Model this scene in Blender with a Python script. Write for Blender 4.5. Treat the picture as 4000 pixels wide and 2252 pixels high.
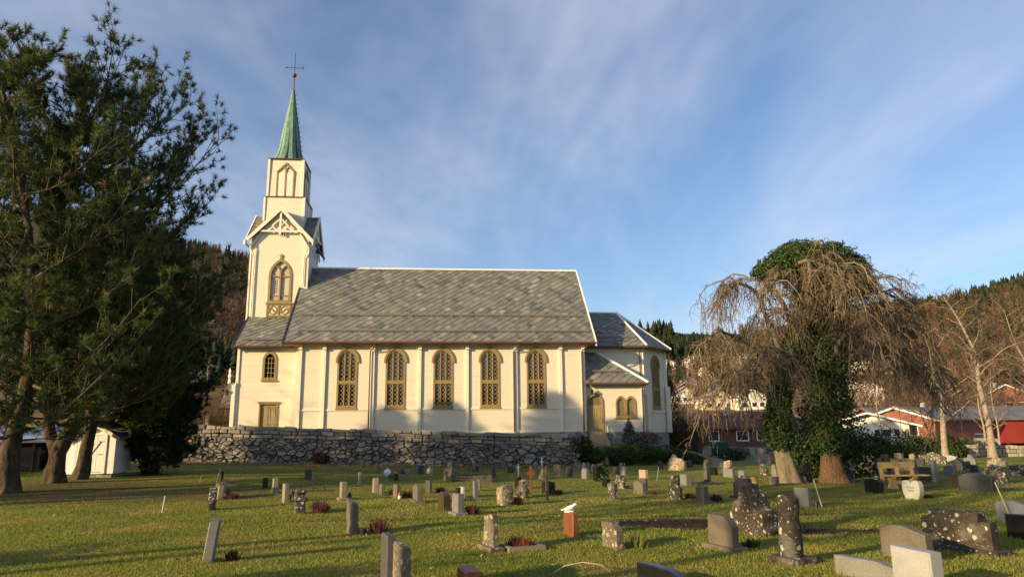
import bpy, math, random
import numpy as np
from mathutils import Vector, Matrix, noise
from mathutils.geometry import tessellate_polygon

for _o in list(bpy.data.objects):
    bpy.data.objects.remove(_o)
SC = bpy.context.scene
COL = SC.collection
rad = math.radians
random.seed(7)
RNG = np.random.default_rng(11)

# ------------------------------------------------------------------ camera, sky, sun, exposure
cam_d = bpy.data.cameras.new('camera')
cam_d.sensor_width = 36.0
cam_d.lens = 24.3
cam_d.clip_start = 0.1
cam_d.clip_end = 5000.0
cam = bpy.data.objects.new('camera', cam_d)
COL.objects.link(cam)
cam.matrix_world = Matrix.Translation((0, 0, 1.7)) @ Matrix.Rotation(rad(101.6), 4, 'X') @ Matrix.Rotation(rad(-0.68), 4, 'Z')
SC.camera = cam

SUN_AZ, SUN_EL = 55.0, 14.0        # light travels towards this azimuth (from +Y to +X), at this elevation
LDIR = Vector((math.sin(rad(SUN_AZ)) * math.cos(rad(SUN_EL)), math.cos(rad(SUN_AZ)) * math.cos(rad(SUN_EL)), -math.sin(rad(SUN_EL))))
sun_d = bpy.data.lights.new('sun', 'SUN')
sun_d.energy = 5.0
sun_d.angle = rad(0.53)
sun_d.color = (1.0, 0.75, 0.39)
sun = bpy.data.objects.new('sun', sun_d)
COL.objects.link(sun)
sun.rotation_euler = LDIR.to_track_quat('-Z', 'Y').to_euler()
sun.location = (-60, -50, 40)

world = bpy.data.worlds.new('World')
SC.world = world
world.use_nodes = True
wn = world.node_tree
wn.nodes.clear()


def wnode(t, **k):
    n = wn.nodes.new(t)
    for a, b in k.items():
        setattr(n, a, b)
    return n


sky = wnode('ShaderNodeTexSky', sky_type='NISHITA', sun_disc=False, sun_elevation=rad(SUN_EL), sun_rotation=rad(180 + SUN_AZ), air_density=1.0, dust_density=1.6, ozone_density=3.0, altitude=50)
tc = wnode('ShaderNodeTexCoord')
sep = wnode('ShaderNodeSeparateXYZ')
wn.links.new(tc.outputs['Generated'], sep.inputs[0])


def wmath(op, a, b=None, clamp=False):
    n = wnode('ShaderNodeMath', operation=op, use_clamp=clamp)
    for i, v in enumerate((a, b)):
        if v is None:
            continue
        if isinstance(v, (int, float)):
            n.inputs[i].default_value = v
        else:
            wn.links.new(v, n.inputs[i])
    return n.outputs[0]


den = wmath('ADD', wmath('MAXIMUM', sep.outputs[2], 0.0), 0.10)
cx = wmath('DIVIDE', sep.outputs[0], den)
cy = wmath('DIVIDE', sep.outputs[1], den)
comb = wnode('ShaderNodeCombineXYZ')
wn.links.new(cx, comb.inputs[0])
wn.links.new(cy, comb.inputs[1])


def cloud(rot, scale, nscale, detail, lo, hi, off, dist=0.6):
    m = wnode('ShaderNodeMapping')
    m.inputs['Rotation'].default_value = (0, 0, rad(rot))
    m.inputs['Scale'].default_value = scale
    m.inputs['Location'].default_value = off
    wn.links.new(comb.outputs[0], m.inputs[0])
    n = wnode('ShaderNodeTexNoise')
    n.inputs['Scale'].default_value = nscale
    n.inputs['Detail'].default_value = detail
    n.inputs['Roughness'].default_value = 0.62
    n.inputs['Distortion'].default_value = dist
    wn.links.new(m.outputs[0], n.inputs['Vector'])
    r = wnode('ShaderNodeMapRange', clamp=True, interpolation_type='SMOOTHSTEP')
    r.inputs['From Min'].default_value = lo
    r.inputs['From Max'].default_value = hi
    wn.links.new(n.outputs['Fac'], r.inputs['Value'])
    return r.outputs['Result']


c1 = cloud(24, (1.7, 0.38, 1), 1.0, 8, 0.42, 0.82, (3.1, 1.7, 0), 0.8)
c2 = cloud(24, (1.0, 0.55, 1), 0.6, 5, 0.36, 0.74, (7.4, 2.2, 0), 0.6)
cl = wmath('MULTIPLY', wmath('ADD', wmath('MULTIPLY', c1, 0.24), wmath('MULTIPLY', c2, 0.62)), 0.75, clamp=True)
cmix = wnode('ShaderNodeMix', data_type='RGBA')
wn.links.new(cl, cmix.inputs[0])
tint = wnode('ShaderNodeMix', data_type='RGBA', blend_type='MULTIPLY')
tint.inputs[0].default_value = 1.0
wn.links.new(sky.outputs[0], tint.inputs[6])
tint.inputs[7].default_value = (1.12, 1.07, 1.10, 1)
wn.links.new(tint.outputs[2], cmix.inputs[6])
cmix.inputs[7].default_value = (4.6, 4.7, 5.3, 1)
bg = wnode('ShaderNodeBackground')
bg.inputs['Strength'].default_value = 0.125
wn.links.new(cmix.outputs[2], bg.inputs[0])
wo = wnode('ShaderNodeOutputWorld')
wn.links.new(bg.outputs[0], wo.inputs[0])

SC.view_settings.view_transform = 'Standard'
SC.view_settings.look = 'None'
SC.view_settings.exposure = 0.55
SC.view_settings.gamma = 1.0
SC.view_settings.use_curve_mapping = False
SC.render.engine = 'CYCLES'
SC.cycles.use_denoising = True
SC.cycles.use_adaptive_sampling = False
SC.cycles.max_bounces = 6
SC.cycles.diffuse_bounces = 3
SC.cycles.glossy_bounces = 3
SC.cycles.transmission_bounces = 2
SC.cycles.transparent_max_bounces = 4
SC.cycles.sample_clamp_indirect = 6.0

# ------------------------------------------------------------------ helpers


def tag(o, label=None, cat=None, group=None, kind=None):
    if label:
        o['label'] = label
    if cat:
        o['category'] = cat
    if group:
        o['group'] = group
    if kind:
        o['kind'] = kind
    return o


def empty(name, loc=(0, 0, 0), rz=0.0, label=None, cat=None, group=None):
    o = bpy.data.objects.new(name, None)
    COL.objects.link(o)
    o.location = loc
    o.rotation_euler = (0, 0, rz)
    o.empty_display_size = 0.2
    return tag(o, label, cat, group)


def link(name, me, mat, parent=None, loc=None, rot=None, scale=None):
    o = bpy.data.objects.new(name, me)
    COL.objects.link(o)
    if mat is not None and len(me.materials) == 0:
        me.materials.append(mat)
    if parent is not None:
        o.parent = parent
    if loc is not None:
        o.location = loc
    if rot is not None:
        o.rotation_euler = rot
    if scale is not None:
        o.scale = scale
    return o


def np_mesh(name, V, F, rnd=None, smooth=False):
    V = np.asarray(V, dtype=np.float32).reshape(-1, 3)
    F = np.asarray(F, dtype=np.int32)
    n, k = F.shape
    me = bpy.data.meshes.new(name)
    me.vertices.add(len(V))
    me.vertices.foreach_set('co', V.ravel())
    me.loops.add(n * k)
    me.loops.foreach_set('vertex_index', F.ravel())
    me.polygons.add(n)
    me.polygons.foreach_set('loop_start', np.arange(0, n * k, k, dtype=np.int32))
    if rnd is not None:
        a = me.attributes.new('rnd', 'FLOAT', 'FACE')
        a.data.foreach_set('value', np.asarray(rnd, dtype=np.float32))
    me.update(calc_edges=True)
    if smooth:
        me.polygons.foreach_set('use_smooth', np.ones(n, dtype=bool))
    me.validate()
    return me


class MB:
    def __init__(s):
        s.v, s.f, s.r = [], [], []

    def poly(s, pts, r=0.0):
        b = len(s.v)
        s.v.extend([tuple(p) for p in pts])
        s.f.append(tuple(range(b, b + len(pts))))
        s.r.append(r)

    def box(s, a, b, r=0.0):
        s.boxm(lambda u, z, d: (u, d, z), a[0], b[0], a[2], b[2], a[1], b[1], r)
        return s

    def boxm(s, m, u0, u1, z0, z1, d0, d1, r=0.0):
        b = len(s.v)
        for d in (d0, d1):
            for (u, z) in ((u0, z0), (u1, z0), (u1, z1), (u0, z1)):
                s.v.append(tuple(m(u, z, d)))
        for q in ((0, 1, 2, 3), (7, 6, 5, 4), (0, 4, 5, 1), (1, 5, 6, 2), (2, 6, 7, 3), (3, 7, 4, 0)):
            s.f.append(tuple(b + i for i in q))
            s.r.append(r)
        return s

    def bar(s, m, p, q, wd, d0, d1, r=0.0):
        """a straight bar between two points of a plane"""
        dx, dz = q[0] - p[0], q[1] - p[1]
        l = math.hypot(dx, dz) or 1e-6
        nx, nz = -dz / l * wd / 2, dx / l * wd / 2
        pts = [(p[0] + nx, p[1] + nz), (q[0] + nx, q[1] + nz), (q[0] - nx, q[1] - nz), (p[0] - nx, p[1] - nz)]
        s.extr(m, pts, d0, d1, r)
        return s

    def extr(s, m, pts, d0, d1, r=0.0, back=True):
        b = len(s.v)
        n = len(pts)
        for d in (d0, d1):
            for (u, z) in pts:
                s.v.append(tuple(m(u, z, d)))
        s.f.append(tuple(b + n + i for i in range(n)))
        s.r.append(r)
        if back:
            s.f.append(tuple(b + n - 1 - i for i in range(n)))
            s.r.append(r)
        for i in range(n):
            j = (i + 1) % n
            s.f.append((b + i, b + j, b + n + j, b + n + i))
            s.r.append(r)
        return s

    def ring(s, m, outer, inner, d0, d1, r=0.0, closed=True):
        b = len(s.v)
        n = len(outer)
        for lp, d in ((outer, d1), (inner, d1), (outer, d0), (inner, d0)):
            for (u, z) in lp:
                s.v.append(tuple(m(u, z, d)))
        for i in range(n if closed else n - 1):
            j = (i + 1) % n
            s.f += [(b + i, b + j, b + n + j, b + n + i), (b + 2 * n + i, b + 2 * n + j, b + j, b + i), (b + n + i, b + n + j, b + 3 * n + j, b + 3 * n + i)]
            s.r += [r] * 3
        return s

    def panel(s, m, outer, holes, d, reveal=0.0, r=0.0):
        loops = [[Vector((u, z, 0)) for (u, z) in l] for l in [outer] + holes]
        flat = [p for l in loops for p in l]
        b = len(s.v)
        s.v.extend([tuple(m(p[0], p[1], d)) for p in flat])
        for t in tessellate_polygon(loops):
            s.f.append(tuple(b + i for i in t))
            s.r.append(r)
        if reveal:
            for h in holes:
                b = len(s.v)
                n = len(h)
                for dd in (d, d - reveal):
                    s.v.extend([tuple(m(u, z, dd)) for (u, z) in h])
                for i in range(n):
                    j = (i + 1) % n
                    s.f.append((b + i, b + j, b + n + j, b + n + i))
                    s.r.append(r)
        return s

    def tube(s, pts, rs, n=6, r=0.0, cap=True):
        if not hasattr(rs, '__len__'):
            rs = [rs] * len(pts)
        pts = [Vector(p) for p in pts]
        b = len(s.v)
        for i, p in enumerate(pts):
            t = (pts[min(i + 1, len(pts) - 1)] - pts[max(i - 1, 0)]).normalized()
            a = t.orthogonal().normalized() if i == 0 else (a - t * a.dot(t)).normalized()
            c = t.cross(a)
            for k in range(n):
                g = 2 * math.pi * k / n
                s.v.append(tuple(p + (a * math.cos(g) + c * math.sin(g)) * rs[i]))
        for i in range(len(pts) - 1):
            for k in range(n):
                j = (k + 1) % n
                s.f.append((b + i * n + k, b + i * n + j, b + (i + 1) * n + j, b + (i + 1) * n + k))
                s.r.append(r)
        if cap:
            e = b + (len(pts) - 1) * n
            s.f.append(tuple(e + k for k in range(n)))
            s.f.append(tuple(b + n - 1 - k for k in range(n)))
            s.r += [r, r]
        return s

    def lathe(s, prof, n=12, c=(0, 0, 0), r=0.0):
        b = len(s.v)
        for (q, z) in prof:
            for k in range(n):
                g = 2 * math.pi * k / n
                s.v.append((c[0] + q * math.cos(g), c[1] + q * math.sin(g), c[2] + z))
        for i in range(len(prof) - 1):
            for k in range(n):
                j = (k + 1) % n
                s.f.append((b + i * n + k, b + i * n + j, b + (i + 1) * n + j, b + (i + 1) * n + k))
                s.r.append(r)
        e = b + (len(prof) - 1) * n
        s.f.append(tuple(e + k for k in range(n)))
        s.r.append(r)
        return s

    def mesh(s, name, smooth=False):
        me = bpy.data.meshes.new(name)
        me.from_pydata(s.v, [], s.f)
        if any(s.r):
            a = me.attributes.new('rnd', 'FLOAT', 'FACE')
            a.data.foreach_set('value', s.r)
        if smooth:
            me.polygons.foreach_set('use_smooth', [True] * len(me.polygons))
        me.update()
        return me

    def build(s, name, mat, parent=None, smooth=False, **k):
        return link(name, s.mesh(name, smooth), mat, parent, **k)


XYZ = lambda u, z, d: (u, d, z)


def smooth01(t):
    t = np.clip(t, 0, 1)
    return t * t * (3 - 2 * t)


# ------------------------------------------------------------------ materials
MATS = {}


class NT:
    """small node helper"""

    def __init__(s, name, rough=0.8, spec=0.3):
        s.m = bpy.data.materials.new(name)
        s.m.use_nodes = True
        s.t = s.m.node_tree
        s.b = s.t.nodes['Principled BSDF']
        s.b.inputs['Roughness'].default_value = rough
        s.b.inputs['Specular IOR Level'].default_value = spec
        MATS[name] = s.m

    def n(s, t, **k):
        x = s.t.nodes.new(t)
        for a, b in k.items():
            setattr(x, a, b)
        return x

    def put(s, sock, v):
        if isinstance(v, (int, float)):
            sock.default_value = v
        elif isinstance(v, tuple):
            sock.default_value = v if len(v) == len(sock.default_value) else (*v, 1.0)
        else:
            s.t.links.new(v, sock)

    def co(s, kind='Object', rand=False, scale=None):
        c = s.n('ShaderNodeTexCoord').outputs[kind]
        if rand:
            oi = s.n('ShaderNodeObjectInfo')
            a = s.n('ShaderNodeVectorMath', operation='MULTIPLY_ADD')
            cb = s.n('ShaderNodeCombineXYZ')
            for i in range(3):
                s.t.links.new(oi.outputs['Random'], cb.inputs[i])
            s.t.links.new(cb.outputs[0], a.inputs[0])
            a.inputs[1].default_value = (91.0, 57.0, 133.0)
            s.t.links.new(c, a.inputs[2])
            c = a.outputs[0]
        if scale:
            m = s.n('ShaderNodeMapping')
            m.inputs['Scale'].default_value = scale
            s.t.links.new(c, m.inputs[0])
            c = m.outputs[0]
        return c

    def pos(s):
        return s.n('ShaderNodeNewGeometry').outputs['Position']

    def noise(s, co, scale, detail=4, rough=0.55, dist=0.0):
        x = s.n('ShaderNodeTexNoise')
        s.t.links.new(co, x.inputs['Vector'])
        x.inputs['Scale'].default_value = scale
        x.inputs['Detail'].default_value = detail
        x.inputs['Roughness'].default_value = rough
        x.inputs['Distortion'].default_value = dist
        return x.outputs['Fac']

    def voro(s, co, scale, feature='F1'):
        x = s.n('ShaderNodeTexVoronoi', feature=feature)
        s.t.links.new(co, x.inputs['Vector'])
        x.inputs['Scale'].default_value = scale
        return x.outputs['Distance'], x.outputs.get('Color')

    def attr(s, name='rnd'):
        return s.n('ShaderNodeAttribute', attribute_name=name).outputs['Fac']

    def orand(s):
        return s.n('ShaderNodeObjectInfo').outputs['Random']

    def math(s, op, a, b=0.0, clamp=False):
        x = s.n('ShaderNodeMath', operation=op, use_clamp=clamp)
        s.put(x.inputs[0], a)
        s.put(x.inputs[1], b)
        return x.outputs[0]

    def rng(s, v, a, b, c=0.0, d=1.0):
        x = s.n('ShaderNodeMapRange', clamp=True)
        s.put(x.inputs['Value'], v)
        for k, q in zip(('From Min', 'From Max', 'To Min', 'To Max'), (a, b, c, d)):
            x.inputs[k].default_value = q
        return x.outputs['Result']

    def mix(s, f, a, b, mode='MIX'):
        x = s.n('ShaderNodeMix', data_type='RGBA', blend_type=mode)
        s.put(x.inputs[0], f)
        s.put(x.inputs[6], a)
        s.put(x.inputs[7], b)
        return x.outputs[2]

    def ramp(s, f, stops):
        x = s.n('ShaderNodeValToRGB')
        e = x.color_ramp.elements
        while len(e) < len(stops):
            e.new(0.5)
        for q, (p, c) in zip(e, stops):
            q.position = p
            q.color = (*c, 1)
        s.put(x.inputs[0], f)
        return x.outputs[0]

    def col(s, c):
        s.put(s.b.inputs['Base Color'], c)
        return s

    def translucent(s, f):
        out = s.t.nodes['Material Output']
        tr = s.n('ShaderNodeBsdfTranslucent')
        c = s.b.inputs['Base Color'].links[0].from_socket
        s.t.links.new(c, tr.inputs['Color'])
        mx = s.n('ShaderNodeMixShader')
        mx.inputs[0].default_value = f
        s.t.links.new(s.b.outputs[0], mx.inputs[1])
        s.t.links.new(tr.outputs[0], mx.inputs[2])
        s.t.links.new(mx.outputs[0], out.inputs['Surface'])
        return s

    def bump(s, h, strength=0.5, dist=0.02):
        x = s.n('ShaderNodeBump')
        x.inputs['Strength'].default_value = strength
        x.inputs['Distance'].default_value = dist
        s.t.links.new(h, x.inputs['Height'])
        s.t.links.new(x.outputs[0], s.b.inputs['Normal'])
        return s


def simple(name, c, rough=0.8, spec=0.3, var=0.12, scale=6.0, bump=0.0, metallic=0.0):
    t = NT(name, rough, spec)
    co = t.co('Object', rand=True)
    f = t.noise(co, scale, 5)
    lo = tuple(v * (1 - var) for v in c)
    hi = tuple(min(1, v * (1 + var)) for v in c)
    t.col(t.mix(t.rng(f, .3, .7), lo, hi))
    t.b.inputs['Metallic'].default_value = metallic
    if bump:
        t.bump(f, bump, 0.02)
    return t.m


def make_materials():
    # painted weatherboard
    t = NT('cream_board', 0.55, 0.3)
    co = t.co('Object')
    sx = t.n('ShaderNodeSeparateXYZ')
    t.t.links.new(co, sx.inputs[0])
    fr = t.math('FRACT', t.math('DIVIDE', sx.outputs[2], 0.125))
    h = t.math('SUBTRACT', 1.0, fr)
    gap = t.rng(fr, 0.0, 0.12, 0.88, 1.0)
    n1 = t.noise(t.co('Object', scale=(.25, .25, 8)), 1.0, 3)
    n2 = t.noise(co, 0.35, 3)
    c = t.mix(t.rng(n1, .35, .7), (.72, .645, .49), (.78, .715, .56))
    c = t.mix(t.rng(n2, .45, .75, 0, .22), c, (.68, .63, .52))
    c = t.mix(1.0, c, t.ramp(gap, [(0, (0, 0, 0)), (1, (1, 1, 1))]), 'MULTIPLY')
    t.col(c).bump(h, 0.28, 0.012)
    simple('cream_trim', (.80, .735, .585), 0.5, 0.35, 0.05, 3)
    simple('white_trim', (.83, .82, .79), 0.45, 0.35, 0.06, 3)
    simple('ochre', (.30, .21, .085), 0.55, 0.3, 0.10, 3)
    simple('ochre_door', (.33, .26, .13), 0.55, 0.3, 0.08, 3)
    simple('ochre_light', (.40, .30, .15), 0.55, 0.3, 0.10, 3)
    simple('gutter_brown', (.13, .055, .045), 0.4, 0.4, 0.15, 3)
    simple('bracket_red', (.28, .045, .03), 0.5, 0.3, 0.15, 3)
    simple('dark_metal', (.035, .033, .032), 0.45, 0.4, 0.2, 5)
    simple('rail_metal', (.42, .40, .36), 0.4, 0.4, 0.1, 5, metallic=0.6)
    t = NT('weathered_wood', 0.8, 0.2)
    co = t.co('Object', scale=(1, 1, 9))
    t.col(t.ramp(t.noise(co, 3.0, 6), [(.25, (.34, .29, .21)), (.5, (.55, .50, .40)), (.8, (.68, .64, .54))]))
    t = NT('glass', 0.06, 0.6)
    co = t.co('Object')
    t.col(t.ramp(t.noise(co, 1.6, 3), [(.35, (.006, .006, .007)), (.62, (.02, .019, .017)), (.75, (.11, .105, .09))]))  # paler spots in the base colour stand in for reflections
    t = NT('glass_bright', 0.12, 0.6)
    co = t.co('Object')
    t.col(t.ramp(t.noise(co, 7, 2), [(.35, (.06, .06, .06)), (.7, (.34, .34, .32))]))
    # slate
    t = NT('slate', 0.62, 0.35)
    co = t.pos()
    n1 = t.noise(co, 5.0, 6, .65)
    n2 = t.noise(co, 0.45, 3)
    c = t.ramp(t.attr(), [(0, (.05, .054, .056)), (.3, (.115, .119, .112)), (.55, (.165, .166, .148)), (.8, (.225, .22, .185)), (1, (.31, .295, .235))])
    c = t.mix(t.rng(n1, .40, .75, 0, .55), c, (.25, .245, .20))
    c = t.mix(t.rng(n2, .45, .7, 0, .35), c, (.20, .195, .135))
    t.col(c).bump(n1, 0.5, 0.015)
    t = NT('slate_under', 0.8, 0.2)
    t.col(t.ramp(t.noise(t.pos(), 8, 4), [(.3, (.03, .03, .03)), (.7, (.07, .068, .062))]))
    t = NT('copper_green', 0.6, 0.35)
    co = t.pos()
    n1 = t.noise(t.co('Object', scale=(3, 3, .5)), 3.0, 6, .6)
    c = t.ramp(n1, [(.25, (.045, .10, .075)), (.5, (.12, .25, .175)), (.75, (.21, .36, .25))])
    c = t.mix(t.math('MULTIPLY', t.attr(), .35), c, (.30, .42, .30))
    t.col(c).bump(n1, .3, .01)
    # masonry
    t = NT('wall_stone', 0.85, 0.25)
    co = t.pos()
    n1 = t.noise(co, 6, 7, .65)
    n2 = t.noise(co, 1.1, 3)
    dv, _ = t.voro(co, 7.0)
    c = t.ramp(t.attr(), [(0, (.12, .115, .105)), (.35, (.23, .21, .18)), (.65, (.32, .285, .235)), (1, (.43, .36, .26))])
    c = t.mix(t.rng(n1, .35, .75, 0, .55), c, (.14, .135, .122))
    c = t.mix(t.math('MULTIPLY', t.rng(n2, .55, .72), t.rng(dv, .42, .30)), c, (.55, .54, .50))
    t.col(c).bump(n1, .9, .04)
    t = NT('wall_core', 0.95, 0.1)
    t.col(t.ramp(t.noise(t.pos(), 5, 5), [(.3, (.015, .013, .011)), (.7, (.05, .045, .038))]))
    t = NT('foundation', 0.85, 0.2)
    co = t.pos()
    d2, _ = t.voro(co, 1.9, 'DISTANCE_TO_EDGE')
    c = t.ramp(t.noise(co, 5, 6, .6), [(.3, (.17, .165, .155)), (.7, (.33, .31, .28))])
    t.col(t.mix(t.rng(d2, 0, .045), (.42, .41, .38), c)).bump(t.rng(d2, 0, .08), .5, .03)
    # wood, bark
    t = NT('bark_pine', 0.95, 0.1)
    co = t.co('Object', scale=(1, 1, .35))
    n1 = t.noise(co, 7, 7, .7, .4)
    c = t.ramp(n1, [(.3, (.022, .016, .012)), (.5, (.075, .054, .038)), (.75, (.16, .12, .085))])
    c = t.mix(t.rng(t.noise(t.co('Object'), 2.2, 4), .5, .7, 0, .5), c, (.15, .145, .085))
    t.col(c).bump(n1, 1.0, .05)
    t = NT('bark_twig', 0.9, 0.15)
    t.col(t.ramp(t.noise(t.co('Object'), 3, 3), [(.3, (.07, .058, .04)), (.7, (.18, .15, .10))]))
    t = NT('bark_ash', 0.9, 0.15)
    n1 = t.noise(t.co('Object', scale=(1, 1, .5)), 9, 7, .65, .3)
    t.col(t.ramp(n1, [(.25, (.09, .072, .052)), (.5, (.185, .15, .107)), (.8, (.28, .235, .17))])).bump(n1, .7, .03)
    t = NT('bark_root', 0.95, 0.1)
    n1 = t.noise(t.co('Object', scale=(3, 3, .5)), 7, 7, .7, .8)
    t.col(t.ramp(n1, [(.3, (.035, .022, .015)), (.5, (.12, .075, .045)), (.75, (.24, .165, .10))])).bump(n1, 1.0, .06)
    t = NT('twig_ash', 0.85, 0.2)
    t.col(t.ramp(t.attr(), [(0, (.06, .042, .026)), (.4, (.13, .095, .06)), (.75, (.22, .165, .102)), (1, (.33, .26, .165))]))
    t = NT('twig_dark', 0.9, 0.15)
    t.col(t.ramp(t.noise(t.co('Object'), 1.3, 4), [(.3, (.075, .05, .032)), (.7, (.17, .12, .078))]))
    t = NT('bark_birch', 0.85, 0.2)
    n1 = t.noise(t.co('Object', scale=(1, 1, 2.5)), 4, 6, .6)
    t.col(t.ramp(n1, [(.3, (.07, .05, .036)), (.44, (.27, .215, .155)), (.8, (.44, .36, .265))])).bump(n1, .4, .02)
    t = NT('needles', 0.6, 0.25)
    c = t.ramp(t.attr(), [(0, (.025, .046, .015)), (.45, (.066, .105, .027)), (.85, (.155, .19, .042)), (1, (.22, .14, .04))])
    t.col(c).translucent(.3)
    t = NT('needles_dark', 0.6, 0.25)
    t.col(t.ramp(t.attr(), [(0, (.010, .02, .009)), (.6, (.026, .045, .016)), (1, (.06, .085, .025))]))
    t = NT('ivy_leaf', 0.6, 0.2)
    t.col(t.ramp(t.attr(), [(0, (.018, .035, .010)), (.6, (.042, .075, .018)), (1, (.09, .12, .03))]))
    t = NT('hedge_leaf', 0.75, 0.15)
    t.col(t.ramp(t.attr(), [(0, (.015, .028, .010)), (.6, (.035, .058, .016)), (1, (.075, .095, .026))]))
    t = NT('yellow_leaf', 0.6, 0.3)
    t.col(t.ramp(t.attr(), [(0, (.07, .09, .015)), (.6, (.15, .17, .03)), (1, (.26, .24, .05))]))
    t = NT('red_leaf', 0.7, 0.2)
    t.col(t.ramp(t.attr(), [(0, (.05, .016, .014)), (.6, (.11, .035, .028)), (1, (.19, .07, .05))]))
    t = NT('heather', 0.7, 0.2)
    t.col(t.ramp(t.attr(), [(0, (.03, .012, .012)), (.5, (.095, .03, .028)), (1, (.22, .085, .06))]))
    t = NT('heather_orange', 0.7, 0.2)
    t.col(t.ramp(t.attr(), [(0, (.06, .02, .012)), (.5, (.19, .06, .03)), (1, (.34, .13, .05))]))
    t = NT('dry_grass', 0.9, 0.1)
    t.col(t.ramp(t.attr(), [(0, (.12, .085, .035)), (.5, (.27, .2, .08)), (1, (.4, .31, .14))]))
    t = NT('grass_blade', 0.65, 0.25)
    n1 = t.noise(t.pos(), .55, 4)
    n5 = t.noise(t.pos(), .16, 3)
    c = t.ramp(t.attr(), [(0, (.14, .18, .022)), (.5, (.265, .295, .045)), (.8, (.37, .355, .068)), (1, (.48, .38, .13))])
    t.col(t.mix(t.rng(n1, .46, .66, 0, .6), t.mix(t.rng(n5, .42, .62, 0, .45), c, (.14, .19, .022)), (.44, .34, .09))).translucent(.45)
    t = NT('leaf_litter', 0.8, 0.2)
    t.col(t.ramp(t.attr(), [(0, (.05, .03, .015)), (.5, (.14, .085, .04)), (.8, (.26, .17, .075)), (1, (.38, .28, .14))]))
    t = NT('soil', 0.95, 0.1)
    n1 = t.noise(t.pos(), 9, 6, .7)
    t.col(t.ramp(n1, [(.3, (.025, .016, .01)), (.7, (.085, .055, .034))])).bump(n1, .8, .04)
    # gravestones
    def granite(name, a, b, c3, rough=.75, grain=60, spec=.3, patch=.3):
        t = NT(name, rough, spec)
        co = t.co('Object', rand=True)
        n1 = t.noise(co, grain, 3, .7)
        n2 = t.noise(co, 3.0, 5, .6)
        c = t.ramp(n1, [(.3, a), (.5, b), (.7, c3)])
        c = t.mix(t.rng(n2, .5, .72, 0, patch), c, tuple(v * .55 for v in a))
        t.col(c).bump(n1, .25, .006)
        return t
    granite('granite_pale', (0.1394, 0.1312, 0.1148), (0.2009, 0.1902, 0.1681), (0.2788, 0.2665, 0.2378), patch=.4)
    granite('granite_grey', (0.119, 0.1148, 0.1088), (0.17, 0.1658, 0.1573), (0.238, 0.2295, 0.2167), patch=.4)
    granite('granite_tan', (0.1785, 0.1445, 0.0935), (0.2465, 0.204, 0.1403), (0.3145, 0.2677, 0.1913), patch=.45)
    granite('granite_brown', (0.0952, 0.0782, 0.0578), (0.136, 0.1156, 0.085), (0.1904, 0.1632, 0.1258), patch=.4)
    granite('granite_dark', (0.0488, 0.048, 0.0465), (0.0788, 0.075, 0.0713), (0.12, 0.1162, 0.1087))
    granite('granite_stain', (0.045, 0.0405, 0.0353), (0.0975, 0.0885, 0.075), (0.1725, 0.1575, 0.135), grain=9, patch=.7)
    granite('granite_blue', (0.104, 0.116, 0.132), (0.152, 0.164, 0.18), (0.216, 0.228, 0.24))
    granite('charcoal', (.030, .031, .033), (.048, .049, .052), (.075, .076, .08), .5, spec=.4)
    granite('black', (.008, .008, .009), (.013, .013, .014), (.024, .024, .025), .16, spec=.5, patch=.1)
    granite('brown_polish', (.04, .025, .016), (.065, .042, .027), (.10, .07, .045), .18, spec=.5)
    granite('red', (0.144, 0.0418, 0.023), (0.2088, 0.0662, 0.0374), (0.2664, 0.1044, 0.0648), .45, spec=.4)
    granite('white', (0.2852, 0.2806, 0.2668), (0.3496, 0.345, 0.3312), (0.4232, 0.414, 0.3956), .65, patch=.3)
    granite('sandstone', (0.3145, 0.2253, 0.1318), (0.391, 0.289, 0.1785), (0.4505, 0.3485, 0.2295), grain=12)

    def lichen(name, a, b, lc, amount, sc, mottled=.5):
        t = NT(name, .9, .15)
        co = t.co('Object', rand=True)
        n1 = t.noise(co, 14, 7, .7)
        n2 = t.noise(co, 3.2, 4)
        wv = t.n('ShaderNodeVectorMath', operation='MULTIPLY_ADD')
        nv = t.n('ShaderNodeTexNoise')
        t.t.links.new(co, nv.inputs['Vector'])
        nv.inputs['Scale'].default_value = 11
        t.t.links.new(nv.outputs['Color'], wv.inputs[0])
        wv.inputs[1].default_value = (.09, .09, .09)
        t.t.links.new(co, wv.inputs[2])
        d, vc = t.voro(wv.outputs[0], sc)
        d2, vc2 = t.voro(wv.outputs[0], sc * 2.3)
        sv = t.n('ShaderNodeSeparateColor')
        t.t.links.new(vc, sv.inputs[0])
        rad_ = t.math('MULTIPLY', t.rng(sv.outputs[0], 1 - amount, 1.0), .52)
        spot = t.math('GREATER_THAN', t.math('SUBTRACT', rad_, d), 0.0)
        sv2 = t.n('ShaderNodeSeparateColor')
        t.t.links.new(vc2, sv2.inputs[0])
        spot2 = t.math('GREATER_THAN', t.math('SUBTRACT', t.math('MULTIPLY', t.rng(sv2.outputs[1], 1 - amount * .7, 1.0), .45), d2), 0.0)
        spot = t.math('MAXIMUM', spot, spot2)
        c = t.mix(t.rng(n1, .3, .7), a, b)
        c = t.mix(t.rng(n2, .52, .66, 0, mottled), c, tuple(v * .75 for v in lc))
        c = t.mix(t.math('MULTIPLY', spot, t.rng(n1, .25, .5, .55, 1)), c, lc)
        t.col(c).bump(t.math('ADD', n1, t.math('MULTIPLY', spot, .25)), .9, .02)
    lichen('lichen', (.035, .03, .025), (.10, .085, .07), (.46, .44, .38), .74, 11, .7)
    lichen('lichen_dark', (.026, .022, .018), (.085, .068, .052), (.40, .38, .31), .42, 12, .28)
    lichen('lichen_brown', (.09, .075, .055), (.17, .145, .105), (.38, .345, .26), .5, 14, .4)
    lichen('lichen_pale', (.14, .115, .078), (.28, .235, .16), (.52, .46, .34), .72, 11, .7)
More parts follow.
